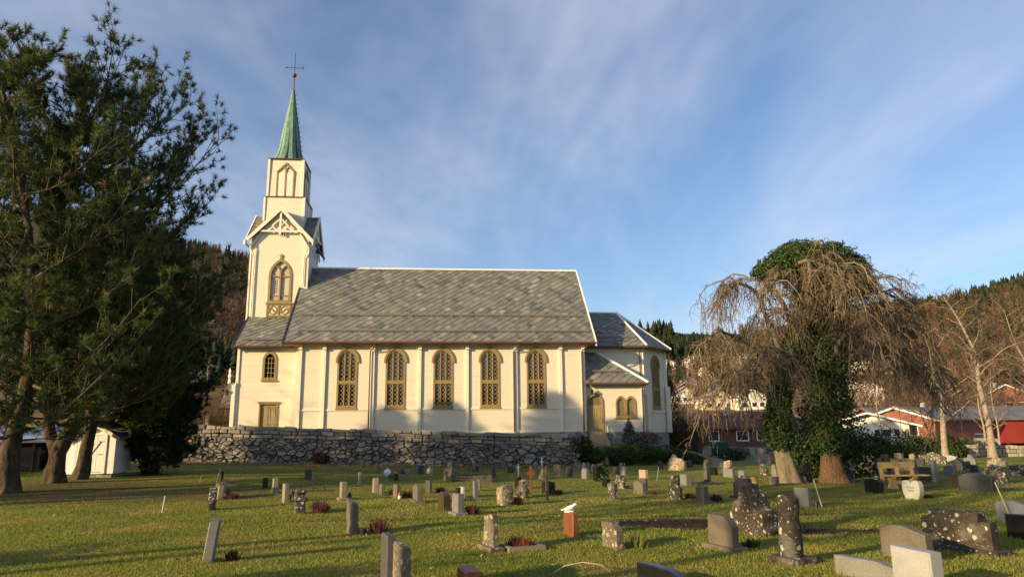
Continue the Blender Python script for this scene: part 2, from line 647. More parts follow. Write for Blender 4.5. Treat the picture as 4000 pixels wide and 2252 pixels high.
    lichen('lichen_red', (.12, .06, .045), (.22, .12, .09), (.40, .33, .27), .5, 9, .4)
    lichen('lichen_gold', (.25, .17, .05), (.40, .28, .09), (.46, .39, .2), .5, 9, .5)
    simple('bench_wood', (.52, .33, .13), .6, .3, .18, 5, .2)
    simple('old_wood', (.075, .062, .05), .8, .2, .25, 8, .2)
    simple('rust_wood', (.21, .075, .03), .7, .2, .2, 6)
    simple('plastic_green', (.012, .075, .045), .35, .4, .08, 2)
    simple('plastic_white', (.75, .77, .78), .35, .4, .05, 2)
    simple('paint_white', (.80, .80, .78), .5, .3, .06, 3)
    simple('stake_green', (.18, .36, .24), .6, .3, .1, 4)
    simple('dead_stick', (.42, .36, .24), .8, .2, .15, 8)
    simple('candle_red', (.45, .05, .04), .4, .4, .1, 4)
    # houses
    simple('house_white', (.76, .73, .66), .6, .3, .08, .5)
    simple('house_cream', (.66, .58, .42), .6, .3, .08, .5)
    simple('house_red', (.26, .035, .024), .6, .3, .12, .5)
    simple('house_salmon', (.25, .10, .068), .6, .3, .12, .5)
    simple('house_brown', (.12, .055, .035), .6, .3, .15, .5)
    simple('house_grey', (.33, .31, .28), .6, .3, .1, .5)
    simple('roof_dark', (.04, .038, .038), .7, .3, .2, .6)
    simple('roof_red', (.12, .045, .034), .7, .3, .2, .6)
    simple('roof_grey', (.16, .155, .15), .7, .3, .2, .6)
    simple('roof_blue', (.40, .44, .50), .35, .4, .08, .6)
    simple('pane', (.03, .033, .038), .1, .6, .2, 2)
    simple('car_paint', (.58, .60, .62), .25, .5, .05, 2, metallic=.4)
    simple('tyre', (.015, .015, .015), .8, .2, .1, 8)
    simple('pole_wood', (.17, .14, .11), .8, .2, .2, 3)
    simple('asphalt', (.06, .058, .055), .9, .2, .2, 2)
    # ground
    t = NT('ground', .9, .15)
    p = t.pos()
    n0 = t.noise(p, 55, 4, .7)
    n1 = t.noise(p, 6.0, 6, .65)
    n2 = t.noise(p, .55, 4)
    n3 = t.noise(p, .045, 4)
    lawn = t.ramp(n1, [(.25, (.075, .10, .014)), (.5, (.15, .185, .027)), (.75, (.235, .25, .045))])
    lawn = t.mix(t.rng(n2, .46, .66, 0, .75), lawn, (.28, .21, .06))
    lawn = t.mix(t.rng(n0, .35, .7, 0, .4), lawn, (.08, .07, .02))

    def ell(cx_, cy_, rx, ry, soft=.35, nz=.5, rot=0.0):
        a = t.n('ShaderNodeVectorMath', operation='SUBTRACT')
        t.t.links.new(p, a.inputs[0])
        a.inputs[1].default_value = (cx_, cy_, 0)
        mp = t.n('ShaderNodeMapping', vector_type='TEXTURE')
        mp.inputs['Rotation'].default_value = (0, 0, rot)
        mp.inputs['Scale'].default_value = (rx, ry, 1e4)
        t.t.links.new(a.outputs[0], mp.inputs[0])
        l = t.n('ShaderNodeVectorMath', operation='LENGTH')
        t.t.links.new(mp.outputs[0], l.inputs[0])
        v = t.math('ADD', l.outputs['Value'], t.math('MULTIPLY', t.math('SUBTRACT', n1, .5), nz * 2.4))
        return t.rng(v, 1 + soft, 1 - soft)
    mud = t.math('MAXIMUM', ell(3.7, 14.9, 2.1, 1.0), ell(5.4, 13.6, 1.7, .5))
    tracks = t.math('MAXIMUM', ell(0, 16.35, 8.0, .12, .5, 1.0, .02), ell(8.6, 16.5, 3.2, .14, .5, 1.0, -.05))
    tracks = t.math('MAXIMUM', tracks, ell(7.7, 15.7, 2.6, .12, .5, 1.0, -.03))
    soilc = t.ramp(n0, [(.3, (.025, .015, .009)), (.7, (.085, .052, .03))])
    lawn = t.mix(t.math('MULTIPLY', mud, .95), lawn, soilc)
    lawn = t.mix(t.math('MULTIPLY', tracks, .85), lawn, soilc)
    litter = t.math('MAXIMUM', ell(-15.0, 24.5, 7.5, 4.2, .4, .3), ell(11.4, 27.2, 2.6, 1.3, .4, .4))
    lawn = t.mix(t.math('MULTIPLY', litter, .75), lawn, t.ramp(n1, [(.3, (.06, .04, .022)), (.7, (.15, .105, .05))]))
    bank = ell(-15.5, 43.5, 12.0, 2.6, .35, .5, .10)
    bankc = t.ramp(n1, [(.28, (.085, .06, .025)), (.5, (.2, .15, .055)), (.75, (.34, .25, .10))])
    lawn = t.mix(t.math('MULTIPLY', bank, .85), lawn, bankc)
    far = t.ramp(t.noise(p, .028, 6, .6), [(.3, (.085, .055, .034)), (.46, (.125, .085, .05)), (.54, (.26, .18, .075)), (.62, (.20, .15, .06)), (.75, (.10, .10, .035))])
    wood = t.ramp(t.noise(p, .35, 5, .65), [(.3, (.05, .034, .024)), (.7, (.115, .078, .054))])
    sp = t.n('ShaderNodeSeparateXYZ')
    t.t.links.new(p, sp.inputs[0])
    far = t.mix(t.rng(sp.outputs[2], 26, 46), far, wood)
    ln = t.n('ShaderNodeVectorMath', operation='LENGTH')
    t.t.links.new(p, ln.inputs[0])
    c = t.mix(t.rng(ln.outputs['Value'], 75, 120), lawn, far)
    t.col(c).bump(t.math('ADD', n0, t.math('MULTIPLY', n1, 2.0)), .7, .05)


make_materials()
M = MATS
# ------------------------------------------------------------------ terrain
RX = [-0.931, -0.657, -0.522, -0.387, -0.294, -0.113, 0.112, 0.179, 0.22, 0.261, 0.298, 0.373, 0.533, 0.601, 0.659, 0.697, 0.756, 0.949]
RE = [0.2531, 0.276, 0.2558, 0.2362, 0.2212, 0.1847, 0.148, 0.1421, 0.1405, 0.1369, 0.1334, 0.1394, 0.1538, 0.1503, 0.1554, 0.157, 0.1629, 0.1619]


def lawn_z(x, y):
    x, y = np.asarray(x, float), np.asarray(y, float)
    return (-0.0145 * np.clip(y, 0, 60) + 0.03 * np.clip(-x - 1, 0, 30) * smooth01((y - 14) / 26)
            + 0.03 * np.sin(x * .7 + 1) * np.sin(y * .55) * smooth01((y - 2) / 6))


def terr(x, y):
    x, y = np.asarray(x, float), np.asarray(y, float)
    r = np.hypot(x, y)
    q = x / np.maximum(y, .35 * np.abs(x) + 1e-3)
    e = np.interp(q, RX, RE)
    e = np.where(y < 0, .12, e)
    t = np.clip((r - 110) / 540, 0, 1)
    z = e * 650 * t ** 1.6
    z = z + np.where(r > 650, -(r - 650) * .06, 0)
    z = z + np.clip((r - 160) / 300, 0, 1) * (2.2 * np.sin(x * .031 + 1.3) * np.sin(y * .027) + 1.2 * np.sin(x * .083) * np.sin(y * .071 + 2))
    return lawn_z(x, y) + z


def tz(x, y):
    return float(terr(x, y))


def axis(neg, pos, fine, step0, grow):
    out = [0.0]
    s = step0
    while out[-1] < pos:
        out.append(out[-1] + s)
        if out[-1] > fine:
            s *= grow
    o2 = [0.0]
    s = step0
    while o2[-1] > neg:
        o2.append(o2[-1] - s)
        if o2[-1] < -fine:
            s *= grow
    return np.array(sorted(set(o2[1:] + out)))


gx = axis(-1500, 1500, 30, .7, 1.06)
gy = axis(-400, 1500, 55, .7, 1.05)
GX, GY = np.meshgrid(gx, gy)
GZ = terr(GX, GY)
nx, ny = len(gx), len(gy)
ii = (np.arange(ny - 1)[:, None] * nx + np.arange(nx - 1)[None, :]).ravel()
me = np_mesh('ground', np.stack([GX, GY, GZ], -1), np.stack([ii, ii + 1, ii + nx + 1, ii + nx], -1), smooth=True)
tag(link('ground', me, M['ground']), kind='structure')

# ------------------------------------------------------------------ church frame
CA = rad(5.8)
CO = Vector((-5.018, 50.0, 1.2))


def cw(u, w, z):
    """church coordinates (along facade, back, height) to the world"""
    return Vector((CO.x + u * math.cos(CA) - w * math.sin(CA), CO.y + u * math.sin(CA) + w * math.cos(CA), z))


def terr_top(u, w):
    z = np.interp(u, [-30, -18, -14, 6, 9, 10.6, 14, 18, 21], [1.2, 1.75, 1.75, 1.25, 1.05, .72, .62, .1, -.9])
    if u > 9.3:
        z = z - smooth01((-.8 - w) / 3.2) * (z + 1.0)
    return z


us = np.linspace(-26, 21, 60)
ws = np.concatenate([np.linspace(-3.7, 2, 12), np.linspace(3, 30, 10)])
V, F = [], []
for w in ws:
    for u in us:
        zz = terr_top(u, w)
        if u < -18:
            zz -= smooth01((-18 - u) / 6) * smooth01((1 - w) / 4) * 1.2
        if w > 22:
            zz -= (w - 22) * .35
        V.append(cw(u, w, zz))
nu = len(us)
for a in range(len(ws) - 1):
    for b in range(nu - 1):
        F.append((a * nu + b, a * nu + b + 1, (a + 1) * nu + b + 1, (a + 1) * nu + b))
tag(link('terrace_ground', np_mesh('terrace_ground', V, F, smooth=True), M['ground']), kind='structure')

# ------------------------------------------------------------------ dry stone walls


def clip_cell(poly, p, q):
    mx, mz = (p[0] + q[0]) / 2, (p[1] + q[1]) / 2
    nx_, nz_ = q[0] - p[0], q[1] - p[1]
    out = []
    for i in range(len(poly)):
        a, b = poly[i], poly[(i + 1) % len(poly)]
        da = (a[0] - mx) * nx_ + (a[1] - mz) * nz_
        db = (b[0] - mx) * nx_ + (b[1] - mz) * nz_
        if da <= 0:
            out.append(a)
        if da * db < 0:
            t = da / (da - db)
            out.append((a[0] + (b[0] - a[0]) * t, a[1] + (b[1] - a[1]) * t))
    return out


def stone_piece(mb, m, poly, rng, gap=.018, proud=.0, r=0.0, relief=.06, round_=True):
    n = len(poly)
    cxp = sum(p[0] for p in poly) / n
    czp = sum(p[1] for p in poly) / n
    ext = max(math.hypot(p[0] - cxp, p[1] - czp) for p in poly)
    k0 = max(.5, 1 - gap / max(ext, .02))
    base = [(cxp + (p[0] - cxp) * k0, czp + (p[1] - czp) * k0) for p in poly]
    # break straight edges a little
    pts = []
    for i in range(n):
        a, b = base[i], base[(i + 1) % n]
        pts.append(a)
        if math.hypot(a[0] - b[0], a[1] - b[1]) > .22:
            t = rng.uniform(.35, .65)
            off = rng.uniform(.0, .025)
            mx, mz = a[0] + (b[0] - a[0]) * t, a[1] + (b[1] - a[1]) * t
            pts.append((mx + (cxp - mx) * off / max(ext, .05), mz + (czp - mz) * off / max(ext, .05)))
    for _ in range(1):
        q_ = []
        for i in range(len(pts)):
            a, b = pts[i], pts[(i + 1) % len(pts)]
            l = math.hypot(a[0] - b[0], a[1] - b[1])
            c = min(.28, .05 / max(l, .01)) * rng.uniform(.5, 1.3)
            q_ += [(a[0] + (b[0] - a[0]) * c, a[1] + (b[1] - a[1]) * c), (b[0] + (a[0] - b[0]) * c, b[1] + (a[1] - b[1]) * c)]
        pts = q_ if round_ else pts
    n = len(pts)
    tx, tz_ = rng.uniform(-.12, .12), rng.uniform(-.16, .10)
    k1 = 1 - min(.3, .05 / max(ext, .05)) - rng.uniform(0, .1)
    b = len(mb.v)
    for (u, z) in pts:
        mb.v.append(tuple(m(u, z, -.25)))
    for (u, z) in pts:
        mb.v.append(tuple(m(u, z, proud + tx * (u - cxp) + tz_ * (z - czp) - rng.uniform(.0, .02))))
    for (u, z) in pts:
        uu, zz = cxp + (u - cxp) * k1, czp + (z - czp) * k1
        mb.v.append(tuple(m(uu, zz, proud + relief * rng.uniform(.6, 1.2) + tx * (uu - cxp) + tz_ * (zz - czp))))
    for lv in (0, 1):
        for i in range(n):
            j = (i + 1) % n
            mb.f.append((b + lv * n + i, b + lv * n + j, b + (lv + 1) * n + j, b + (lv + 1) * n + i))
            mb.r.append(r)
    mb.f.append(tuple(b + 2 * n + i for i in range(n)))
    mb.r.append(r)


def area(poly):
    return abs(sum(a[0] * b[1] - b[0] * a[1] for a, b in zip(poly, poly[1:] + poly[:1]))) / 2


def rubble(u0, u1, zb, zt, seed, courses, cell=.40, stretch=1.75):
    """cells of a rubble wall: squared courses on top, irregular stones below"""
    rng = random.Random(seed)
    cells = []
    lo_t = lambda u: zt(u) - sum(courses)
    for c, hc in enumerate(courses):
        u = u0
        while u < u1 - .05:
            wd = min(rng.choice([.35, .5, .6, .75, .9, 1.2]) * rng.uniform(.8, 1.15), u1 - u)
            if u1 - u - wd < .2:
                wd = u1 - u
            j = rng.uniform(-.02, .02)
            tb = lambda q: zt(q) - sum(courses[:c]) + .03 * math.sin(q * 2.3 + c)
            bb = lambda q: zt(q) - sum(courses[:c + 1]) + .03 * math.sin(q * 2.3 + c + 1)
            sk = rng.uniform(-.05, .05)
            top_j = rng.uniform(-.07, .05) if c == 0 else 0
            poly = [(u, bb(u)), (u + wd, bb(u + wd)), (u + wd + sk * .3, tb(u + wd) + top_j), (u + j, tb(u) + top_j + rng.uniform(-.02, .02))]
            if zb(u) < bb(u) - .02:
                cells.append((poly, 'course'))
            u += wd
    # voronoi part
    pts = []
    u = u0 - .3
    while u < u1 + .3:
        z = -3.0
        while z < 3.5:
            pu, pz = u + rng.uniform(-.5, .5) * cell * 1.5, z + rng.uniform(-.5, .5) * cell / stretch * 1.5
            if zb(pu) - .35 < pz < lo_t(pu) + .35 and rng.random() > .25 - .17 * math.sin(pu * .9) * math.sin(pz * 2.1 + pu * .3):
                pts.append((pu, pz))
                if rng.random() < .22:
                    for _k in range(rng.choice([1, 2, 3])):
                        pts.append((pu + rng.uniform(-.2, .2), pz + rng.uniform(-.12, .12)))
            z += cell / stretch
        u += cell
    P = np.array(pts)
    for i, (pu, pz) in enumerate(pts):
        if not (zb(pu) - .15 < pz < lo_t(pu) + .16 and u0 < pu < u1):
            continue
        S = np.array([1, stretch])
        d = np.hypot(*((P - P[i]) * S).T)
        idx = np.argsort(d)[1:26]
        poly = [(pu - 1.2, (pz - .8) * stretch), (pu + 1.2, (pz - .8) * stretch), (pu + 1.2, (pz + .8) * stretch), (pu - 1.2, (pz + .8) * stretch)]
        for k in idx:
            poly = clip_cell(poly, (pu, pz * stretch), (P[k][0], P[k][1] * stretch))
            if len(poly) < 3:
                break
        if len(poly) < 3:
            continue
        poly = [(min(max(a, u0), u1), min(b / stretch, lo_t(a) + .02 * math.sin(a * 2.3 + 3))) for a, b in poly]
        zs_p = [q[1] for q in poly]
        if area(poly) > .008 and max(zs_p) - min(zs_p) > .06:
            cells.append((poly, 'rubble'))
    return cells


def stone_wall(name, label, origin, rot, u0, u1, zb, zt, seed, courses, nmax, cell, thick, rvar=(0, 1), cap=None):
    root = empty(name, origin, rot, label, 'wall')
    m = lambda u, z, d: (u, -d, z)
    rng = random.Random(seed + 1)
    core = MB()
    n = 24
    for i in range(n):
        a, b = u0 + (u1 - u0) * i / n, u0 + (u1 - u0) * (i + 1) / n
        pts = [(a, zb(a) - .4), (b, zb(b) - .4), (b, zt(b) - .09), (a, zt(a) - .09)]
        core.extr(m, pts, -thick, -.10)
    core.build('core', M['wall_core'], root)
    cells = rubble(u0, u1, zb, zt, seed, courses, cell)
    cells.sort(key=lambda c: -area(c[0]))
    rest = MB()
    for i, (poly, kd) in enumerate(cells):
        r = rng.uniform(*rvar) if kd == 'rubble' else min(1, rng.uniform(*rvar) + .12)
        if kd == 'course':
            a = dict(gap=.016, proud=rng.uniform(-.02, .08), relief=.03)
        else:
            a = dict(gap=rng.uniform(.008, .028), proud=rng.uniform(-.10, .09), relief=rng.uniform(.04, .12))
        if i < nmax:
            mb = MB()
            stone_piece(mb, m, poly, rng, r=max(r, .001), **a)
            mb.build('stone', M['wall_stone'], root)
        else:
            stone_piece(rest, m, poly, rng, r=max(r, .001), **a)
    if rest.v:
        tag(rest.build('small_stones', M['wall_stone'], root), kind='stuff')
    return root


# terrace wall: local u runs with the church facade, 3.6 m in front of it
wo_ = cw(0, -3.6, 0)
zt_ = lambda u: float(np.interp(u, [-20.6, -19.6, -18.3, -17.3, -15, -9, -3, 3, 9.2], [.55, 1.15, 1.75, 2.33, 2.28, 2.05, 1.86, 1.60, 1.36]))
zb_ = lambda u: float(np.interp(u, [-20.6, -17, -11, -3, 9.2], [.28, -.12, -.35, -.52, -.66]))
stone_wall('terrace_wall', 'long dry stone retaining wall with squared top courses in front of the church', (wo_.x, wo_.y, 0), CA,
           -20.6, 9.2, zb_, zt_, 5, [.26, .25, .22], 300, .40, .7)

# ------------------------------------------------------------------ the church
church = empty('church', CO, CA, 'cream weatherboarded wooden church with slate roofs, gabled tower and green copper spire', 'church')
Z0 = CO.z


def plane(u, w, ang=0.0):
    """map (a, z, d) on a vertical plane through (u, w); d is towards the viewer side"""
    c, s = math.cos(ang), math.sin(ang)
    return lambda a, z, d: (u + a * c + d * s, w + a * s - d * c, z - Z0)


def arch(cx_, hw, z0, zs, za, n=8, inset=0.0):
    """outline of a pointed opening, counter-clockwise from lower left"""
    hw, za, z0 = hw - inset, za - inset * 1.25, z0 + inset
    r = za - zs
    R = (hw * hw + r * r) / (2 * hw)
    th = math.acos(max(-1, min(1, (R - hw) / R)))
    right = [(cx_ + (hw - R) + R * math.cos(th * i / n), zs + R * math.sin(th * i / n)) for i in range(n + 1)]
    left = [(2 * cx_ - x, z) for x, z in reversed(right[:-1])]
    return [(cx_ - hw, z0), (cx_ + hw, z0)] + right + left


def inside(p, poly):
    c = False
    for i in range(len(poly)):
        a, b = poly[i], poly[i - 1]
        if (a[1] > p[1]) != (b[1] > p[1]) and p[0] < (b[0] - a[0]) * (p[1] - a[1]) / (b[1] - a[1]) + a[0]:
            c = not c
    return c


def lancet(m, cx_, z0, zs, za, hw, lights, ztr, name='window', glass='glass', xh=.30, hood=True, label=None):
    """tall pointed window: frame > glass, mullion, lattice, hood"""
    o_, i_ = arch(cx_, hw, z0, zs, za), arch(cx_, hw, z0, zs, za, inset=.13)
    mb = MB().ring(m, o_, i_, -.16, .05)
    fr = mb.build(name, M['ochre'], church)
    if label:
        fr['label'] = label
    g = MB()
    g.panel(m, arch(cx_, hw, z0, zs, za, inset=.05), [], -.09)
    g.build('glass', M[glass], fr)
    mu = MB()
    wl = (2 * hw - .26) / lights
    if lights > 1:
        for k in range(1, lights):
            x = cx_ - hw + .13 + wl * k
            top = za - .2
            while top > zs and not inside((x, top), i_):
                top -= .05
            mu.boxm(m, x - .045, x + .045, z0 + .1, top, -.085, .02)
    if ztr:
        mu.boxm(m, cx_ - hw + .1, cx_ + hw - .1, ztr - .13, ztr + .13, -.084, .035)
    # bottom rail
    mu.boxm(m, cx_ - hw + .1, cx_ + hw - .1, z0 + .1, z0 + .2, -.083, .03)
    mu.build('mullion', M['ochre'], fr)
    for k in range(lights):
        la = MB()
        lo_part = True
        xa = cx_ - hw + .13 + wl * k + (.045 if k else 0)
        xb = cx_ - hw + .13 + wl * (k + 1) - (.045 if k < lights - 1 else 0)
        z = z0 + .2
        while z < za:
            zn = z + xh
            if ztr and lo_part and abs((z + zn) / 2 - ztr) < .22:
                z = ztr + .13
                la.build('lattice', M['ochre_light'], fr)
                la = MB()
                lo_part = False
                continue
            for (p, q) in (((xa, z), (xb, zn)), ((xa, zn), (xb, z))):
                for t0, t1 in ((0, .5), (.5, 1)):
                    a = (p[0] + (q[0] - p[0]) * t0, p[1] + (q[1] - p[1]) * t0)
                    b = (p[0] + (q[0] - p[0]) * t1, p[1] + (q[1] - p[1]) * t1)
                    md = ((a[0] + b[0]) / 2, (a[1] + b[1]) / 2)
                    if inside(md, i_):
                        la.bar(m, a, b, .027, -.08, -.04)
            z = zn
        la.build('lattice', M['ochre_light'], fr)
    if hood:
        ho = arch(cx_, hw + .12, zs - .12, zs, za + .14)
        hi = arch(cx_, hw - .02, zs - .12, zs, za - .03)
        hb = MB()
        hb.ring(m, ho[1:] + [ho[0]], hi[1:] + [hi[0]], .02, .10, closed=False)
        hb.build('hood', M['ochre'], fr)
        MB().boxm(m, cx_ - hw - .06, cx_ + hw + .06, z0 - .09, z0 - .002, -.1, .10).build('sill', M['ochre'], fr)
    return fr


HW = 6.1                       # nave half width, ridge at w = HW
NU0, NU1 = -10.2, 10.35
ZE, ZR = 8.0, 14.84            # eave and ridge heights
front = plane(0, 0)
WIN = [-6.8, -3.41, -.02, 3.36, 6.73]
# nave walls
mb = MB()
mb.panel(front, [(NU0, 1.55), (NU1, 1.55), (NU1, 7.95), (NU0, 7.95)], [arch(u, .70, 3.36, 6.67, 7.56) for u in WIN], 0, .3)
mb.build('nave_wall', M['cream_board'], church)
gb = [(0, 1.55), (2 * HW, 1.55), (2 * HW, 7.95), (HW, 14.5), (0, 7.95)]
mb = MB()
for u in (NU0, NU1):
    mb.poly([(u, w, z - Z0) for w, z in gb])
mb.poly([(NU0, 2 * HW, 1.55 - Z0), (NU1, 2 * HW, 1.55 - Z0), (NU1, 2 * HW, 7.95 - Z0), (NU0, 2 * HW, 7.95 - Z0)])
mb.build('gable_wall', M['cream_board'], church)
for u in WIN:
    lancet(front, u, 3.36, 6.67, 7.56, .70, 3, 5.18)
# pilasters with brackets
for u in (-10.08, -8.41, -5.0, -1.69, 1.71, 5.24, 8.55, 10.24):
    mb = MB().boxm(front, u - .11, u + .11, 1.56, 7.93, .002, .13)
    mb.boxm(front, u - .13, u + .13, 7.5, 7.72, .002, .26)
    mb.boxm(front, u - .13, u + .13, 7.72, 7.94, .002, .42)
    mb.build('pilaster', M['cream_trim'], church)
# string course with dentils
mb = MB()
mb.boxm(front, NU0, NU1, 3.22, 3.32, .003, .045)
mb.build('string_course', M['cream_trim'], church)
mb = MB()
u = NU0 + .1
while u < NU1 - .1:
    mb.extr(front, [(u, 3.215), (u + .09, 3.215), (u + .045, 3.13)], .004, .028)
    u += .155
mb.build('dentils', M['cream_trim'], church)['kind'] = 'stuff'
MB().boxm(front, NU0, NU1, 1.56, 1.72, .002, .06).build('base_board', M['cream_trim'], church)
MB().boxm(front, NU0 - .05, NU1 + .05, 7.78, 7.95, .003, .10).build('frieze', M['cream_trim'], church)
# foundations
mb = MB()
mb.boxm(front, NU0 - .02, NU1 + .06, .3, 1.56, -12.2, .05)
mb.build('foundation', M['foundation'], church)

# ---- slate roofs
SLATES = []          # (mesh polygons) gathered for the nave; others joined
SL_S = .43


def slate_field(name, O3, ua, va, region, rng, collect=None, side=SL_S, parent=None):
    """slates on the diagonal over a plane. O3 origin, ua along eave, va up the slope, region a convex polygon in (a, b)"""
    O3, ua, va = Vector(O3), Vector(ua).normalized(), Vector(va).normalized()
    nn = ua.cross(va).normalized()
    if nn.z < 0:
        nn = -nn
    mb = MB()
    xs = [p[0] for p in region]
    ys = [p[1] for p in region]
    hd = side / math.sqrt(2)
    wx, wy = hd * 1.05, hd * .93
    j = 0
    y = min(ys) - wy
    while y < max(ys) + wy:
        x = min(xs) - wx + (wx if j % 2 else 0)
        while x < max(xs) + 2 * wx:
            ov = 1.10
            sq = [(x, y - wy * ov), (x + wx * 1.0, y), (x, y + wy * ov), (x - wx * 1.0, y)]
            full = all(_in(p, region) for p in sq)
            poly = sq if full else clip_poly(sq, region)
            if len(poly) >= 3 and area(poly) > .006:
                r = min(1, max(.002, rng.gauss(.48, .21)))
                lift = rng.uniform(.0, .012)
                tilt = lambda p: .012 + lift + .030 * (1 - (p[1] - (y - wy)) / (2 * wy)) + .012 * (p[0] - x) / wx
                top = [O3 + ua * p[0] + va * p[1] + nn * tilt(p) for p in poly]
                bot = [O3 + ua * p[0] + va * p[1] + nn * (tilt(p) - .035) for p in poly]
                if collect is not None and full:
                    collect.append((top, bot, r, y))
                else:
                    add_slate(mb, top, bot, r)
            x += 2 * wx
        y += wy
        j += 1
    return mb


def _in(p, region):
    s = 0
    for i in range(len(region)):
        a, b = region[i], region[(i + 1) % len(region)]
        c = (b[0] - a[0]) * (p[1] - a[1]) - (b[1] - a[1]) * (p[0] - a[0])
        if abs(c) < 1e-9:
            continue
        if s == 0:
            s = 1 if c > 0 else -1
        elif (c > 0) != (s > 0):
            return False
    return True


def clip_poly(poly, region):
    ar = sum(a[0] * b[1] - b[0] * a[1] for a, b in zip(region, region[1:] + region[:1]))
    for i in range(len(region)):
        a, b = region[i], region[(i + 1) % len(region)]
        if ar < 0:
            a, b = b, a
        out = []
        for k in range(len(poly)):
            p, q = poly[k], poly[(k + 1) % len(poly)]
            dp = (b[0] - a[0]) * (p[1] - a[1]) - (b[1] - a[1]) * (p[0] - a[0])
            dq = (b[0] - a[0]) * (q[1] - a[1]) - (b[1] - a[1]) * (q[0] - a[0])
            if dp >= 0:
                out.append(p)
            if dp * dq < 0:
                t = dp / (dp - dq)
                out.append((p[0] + (q[0] - p[0]) * t, p[1] + (q[1] - p[1]) * t))
        poly = out
        if len(poly) < 3:
            return []
    return poly


def add_slate(mb, top, bot, r):
    n = len(top)
    b = len(mb.v)
    mb.v.extend([tuple(p) for p in top] + [tuple(p) for p in bot])
    mb.f.append(tuple(b + i for i in range(n)))
    mb.r.append(r)
    for i in range(n):
        j = (i + 1) % n
        mb.f.append((b + i, b + n + i, b + n + j, b + j))
        mb.r.append(r)


def roof_plane(region3, O3, ua, va, rng, collect=None, side=SL_S):
    """region3: corner points in church coordinates"""
    O3, ua, va = Vector(O3), Vector(ua).normalized(), Vector(va).normalized()
    reg = [((Vector(p) - O3).dot(ua), (Vector(p) - O3).dot(va)) for p in region3]
    return slate_field('slates', O3, ua, va, reg, rng, collect, side)


def C3(u, w, z):
    return Vector((u, w, z - Z0))


rng = random.Random(3)
RU0, RU1 = -11.2, 11.1
# nave roof
A, B, Cc, D = C3(RU0, -.6, ZE), C3(RU1, -.6, ZE), C3(RU1, HW, ZR), C3(RU0, HW, ZR)
under = MB()
under.poly([A, B, Cc, D])
A2, B2 = C3(RU0, 2 * HW + .6, ZE), C3(RU1, 2 * HW + .6, ZE)
under.poly([D, Cc, B2, A2])
th = Vector((0, 0, -.14))
under.poly([A + th, B + th, Cc + th, D + th])
under.poly([D + th, Cc + th, B2 + th, A2 + th])
roof = under.build('nave_roof', M['slate_under'], church)
coll = []
mbs = roof_plane([A, B, Cc, D], A, B - A, D - A, rng, coll)
back = roof_plane([A2, B2, Cc, D], A2, B2 - A2, D - A2, rng, None, .9)
for v, f, r in ((back.v, back.f, back.r),):
    b0 = len(mbs.v)
    mbs.v.extend(v)
    mbs.f.extend([tuple(b0 + i for i in q) for q in f])
    mbs.r.extend(r)
coll.sort(key=lambda c: c[3])
for k, (top, bot, r, y) in enumerate(coll):
    if k < 300:
        one = MB()
        add_slate(one, top, bot, r)
        one.build('slate', M['slate'], roof)
    else:
        add_slate(mbs, top, bot, r)
tag(mbs.build('slate_field', M['slate'], roof), kind='stuff')
# ridge and verges
MB().box((RU0, HW - .13, ZR - .02 - Z0), (RU1 + .05, HW + .13, ZR + .11 - Z0)).build('ridge_cap', M['white_trim'], roof)


def verge(mat, u, name='verge_board', du=.10):
    mb = MB()
    for s in (1, -1):
        w0 = -.66 if s > 0 else 2 * HW + .66
        pts = [(w0, ZE - .30), (w0, ZE + .07), (HW, ZR + .10), (HW, ZR - .28)]
        mb.extr(lambda a, z, d: (u + d, a, z - Z0), pts, -du / 2, du / 2)
    return mb.build(name, M[mat], roof)


verge('white_trim', RU1 + .04)
verge('dark_metal', RU0 - .04)
# eave: soffit, gutter
MB().boxm(front, RU0, RU1, 7.80, 7.86, .0, .60).build('soffit', M['ochre_door'], roof)
g = MB()
g.tube([C3(RU0, -.68, 7.93), C3(RU1, -.68, 7.93)], .085, 8)
g.boxm(front, RU0, RU1, 7.84, 8.0, .60, .66)
g.build('gutter', M['gutter_brown'], roof)


def snow_guard(parent, a, b, va, nn, n):
    a, b, nn = Vector(a), Vector(b), Vector(nn).normalized()
    mb = MB()
    mb.tube([a + nn * .12, b + nn * .12], .034, 5)
    mb.tube([a + nn * .24, b + nn * .24], .034, 5)
    rl = mb.build('snow_guard', M['rail_metal'], parent)
    va = Vector(va).normalized()
    ud = (b - a).normalized()
    for k in range(n):
        p = a.lerp(b, (k + .6) / (n + .2))
        br = MB()
        br.poly([p - ud * .12 - va * .02 + nn * .05, p + ud * .12 - va * .02 + nn * .05, p - va * .2 + nn * .06])
        br.poly([p - ud * .02 + nn * .04, p + ud * .02 + nn * .04, p + ud * .02 + nn * .25, p - ud * .02 + nn * .25])
        br.build('snow_guard_bracket', M['bracket_red'], rl)


sv = (D - A).normalized()
nnv = Vector((0, -sv.z, sv.y))
L_ = (D - A).length
for f, ua_, ub_ in ((.115, RU0 + .75, RU1 - .45), (.315, RU0 + .6, RU1 - .55)):
    p = A + (D - A) * f
    snow_guard(roof, (ua_, p.y, p.z), (ub_, p.y, p.z), sv, nnv, 14)
# downpipes
for u in (-5.2, 5.08, 10.12):
    mb = MB()
    mb.tube([C3(u + .35, -.66, 7.85), C3(u + .28, -.5, 7.6), C3(u, -.2, 7.35), C3(u, -.2, 1.6)], .05, 6)
    mb.build('downpipe', M['gutter_brown'], church)

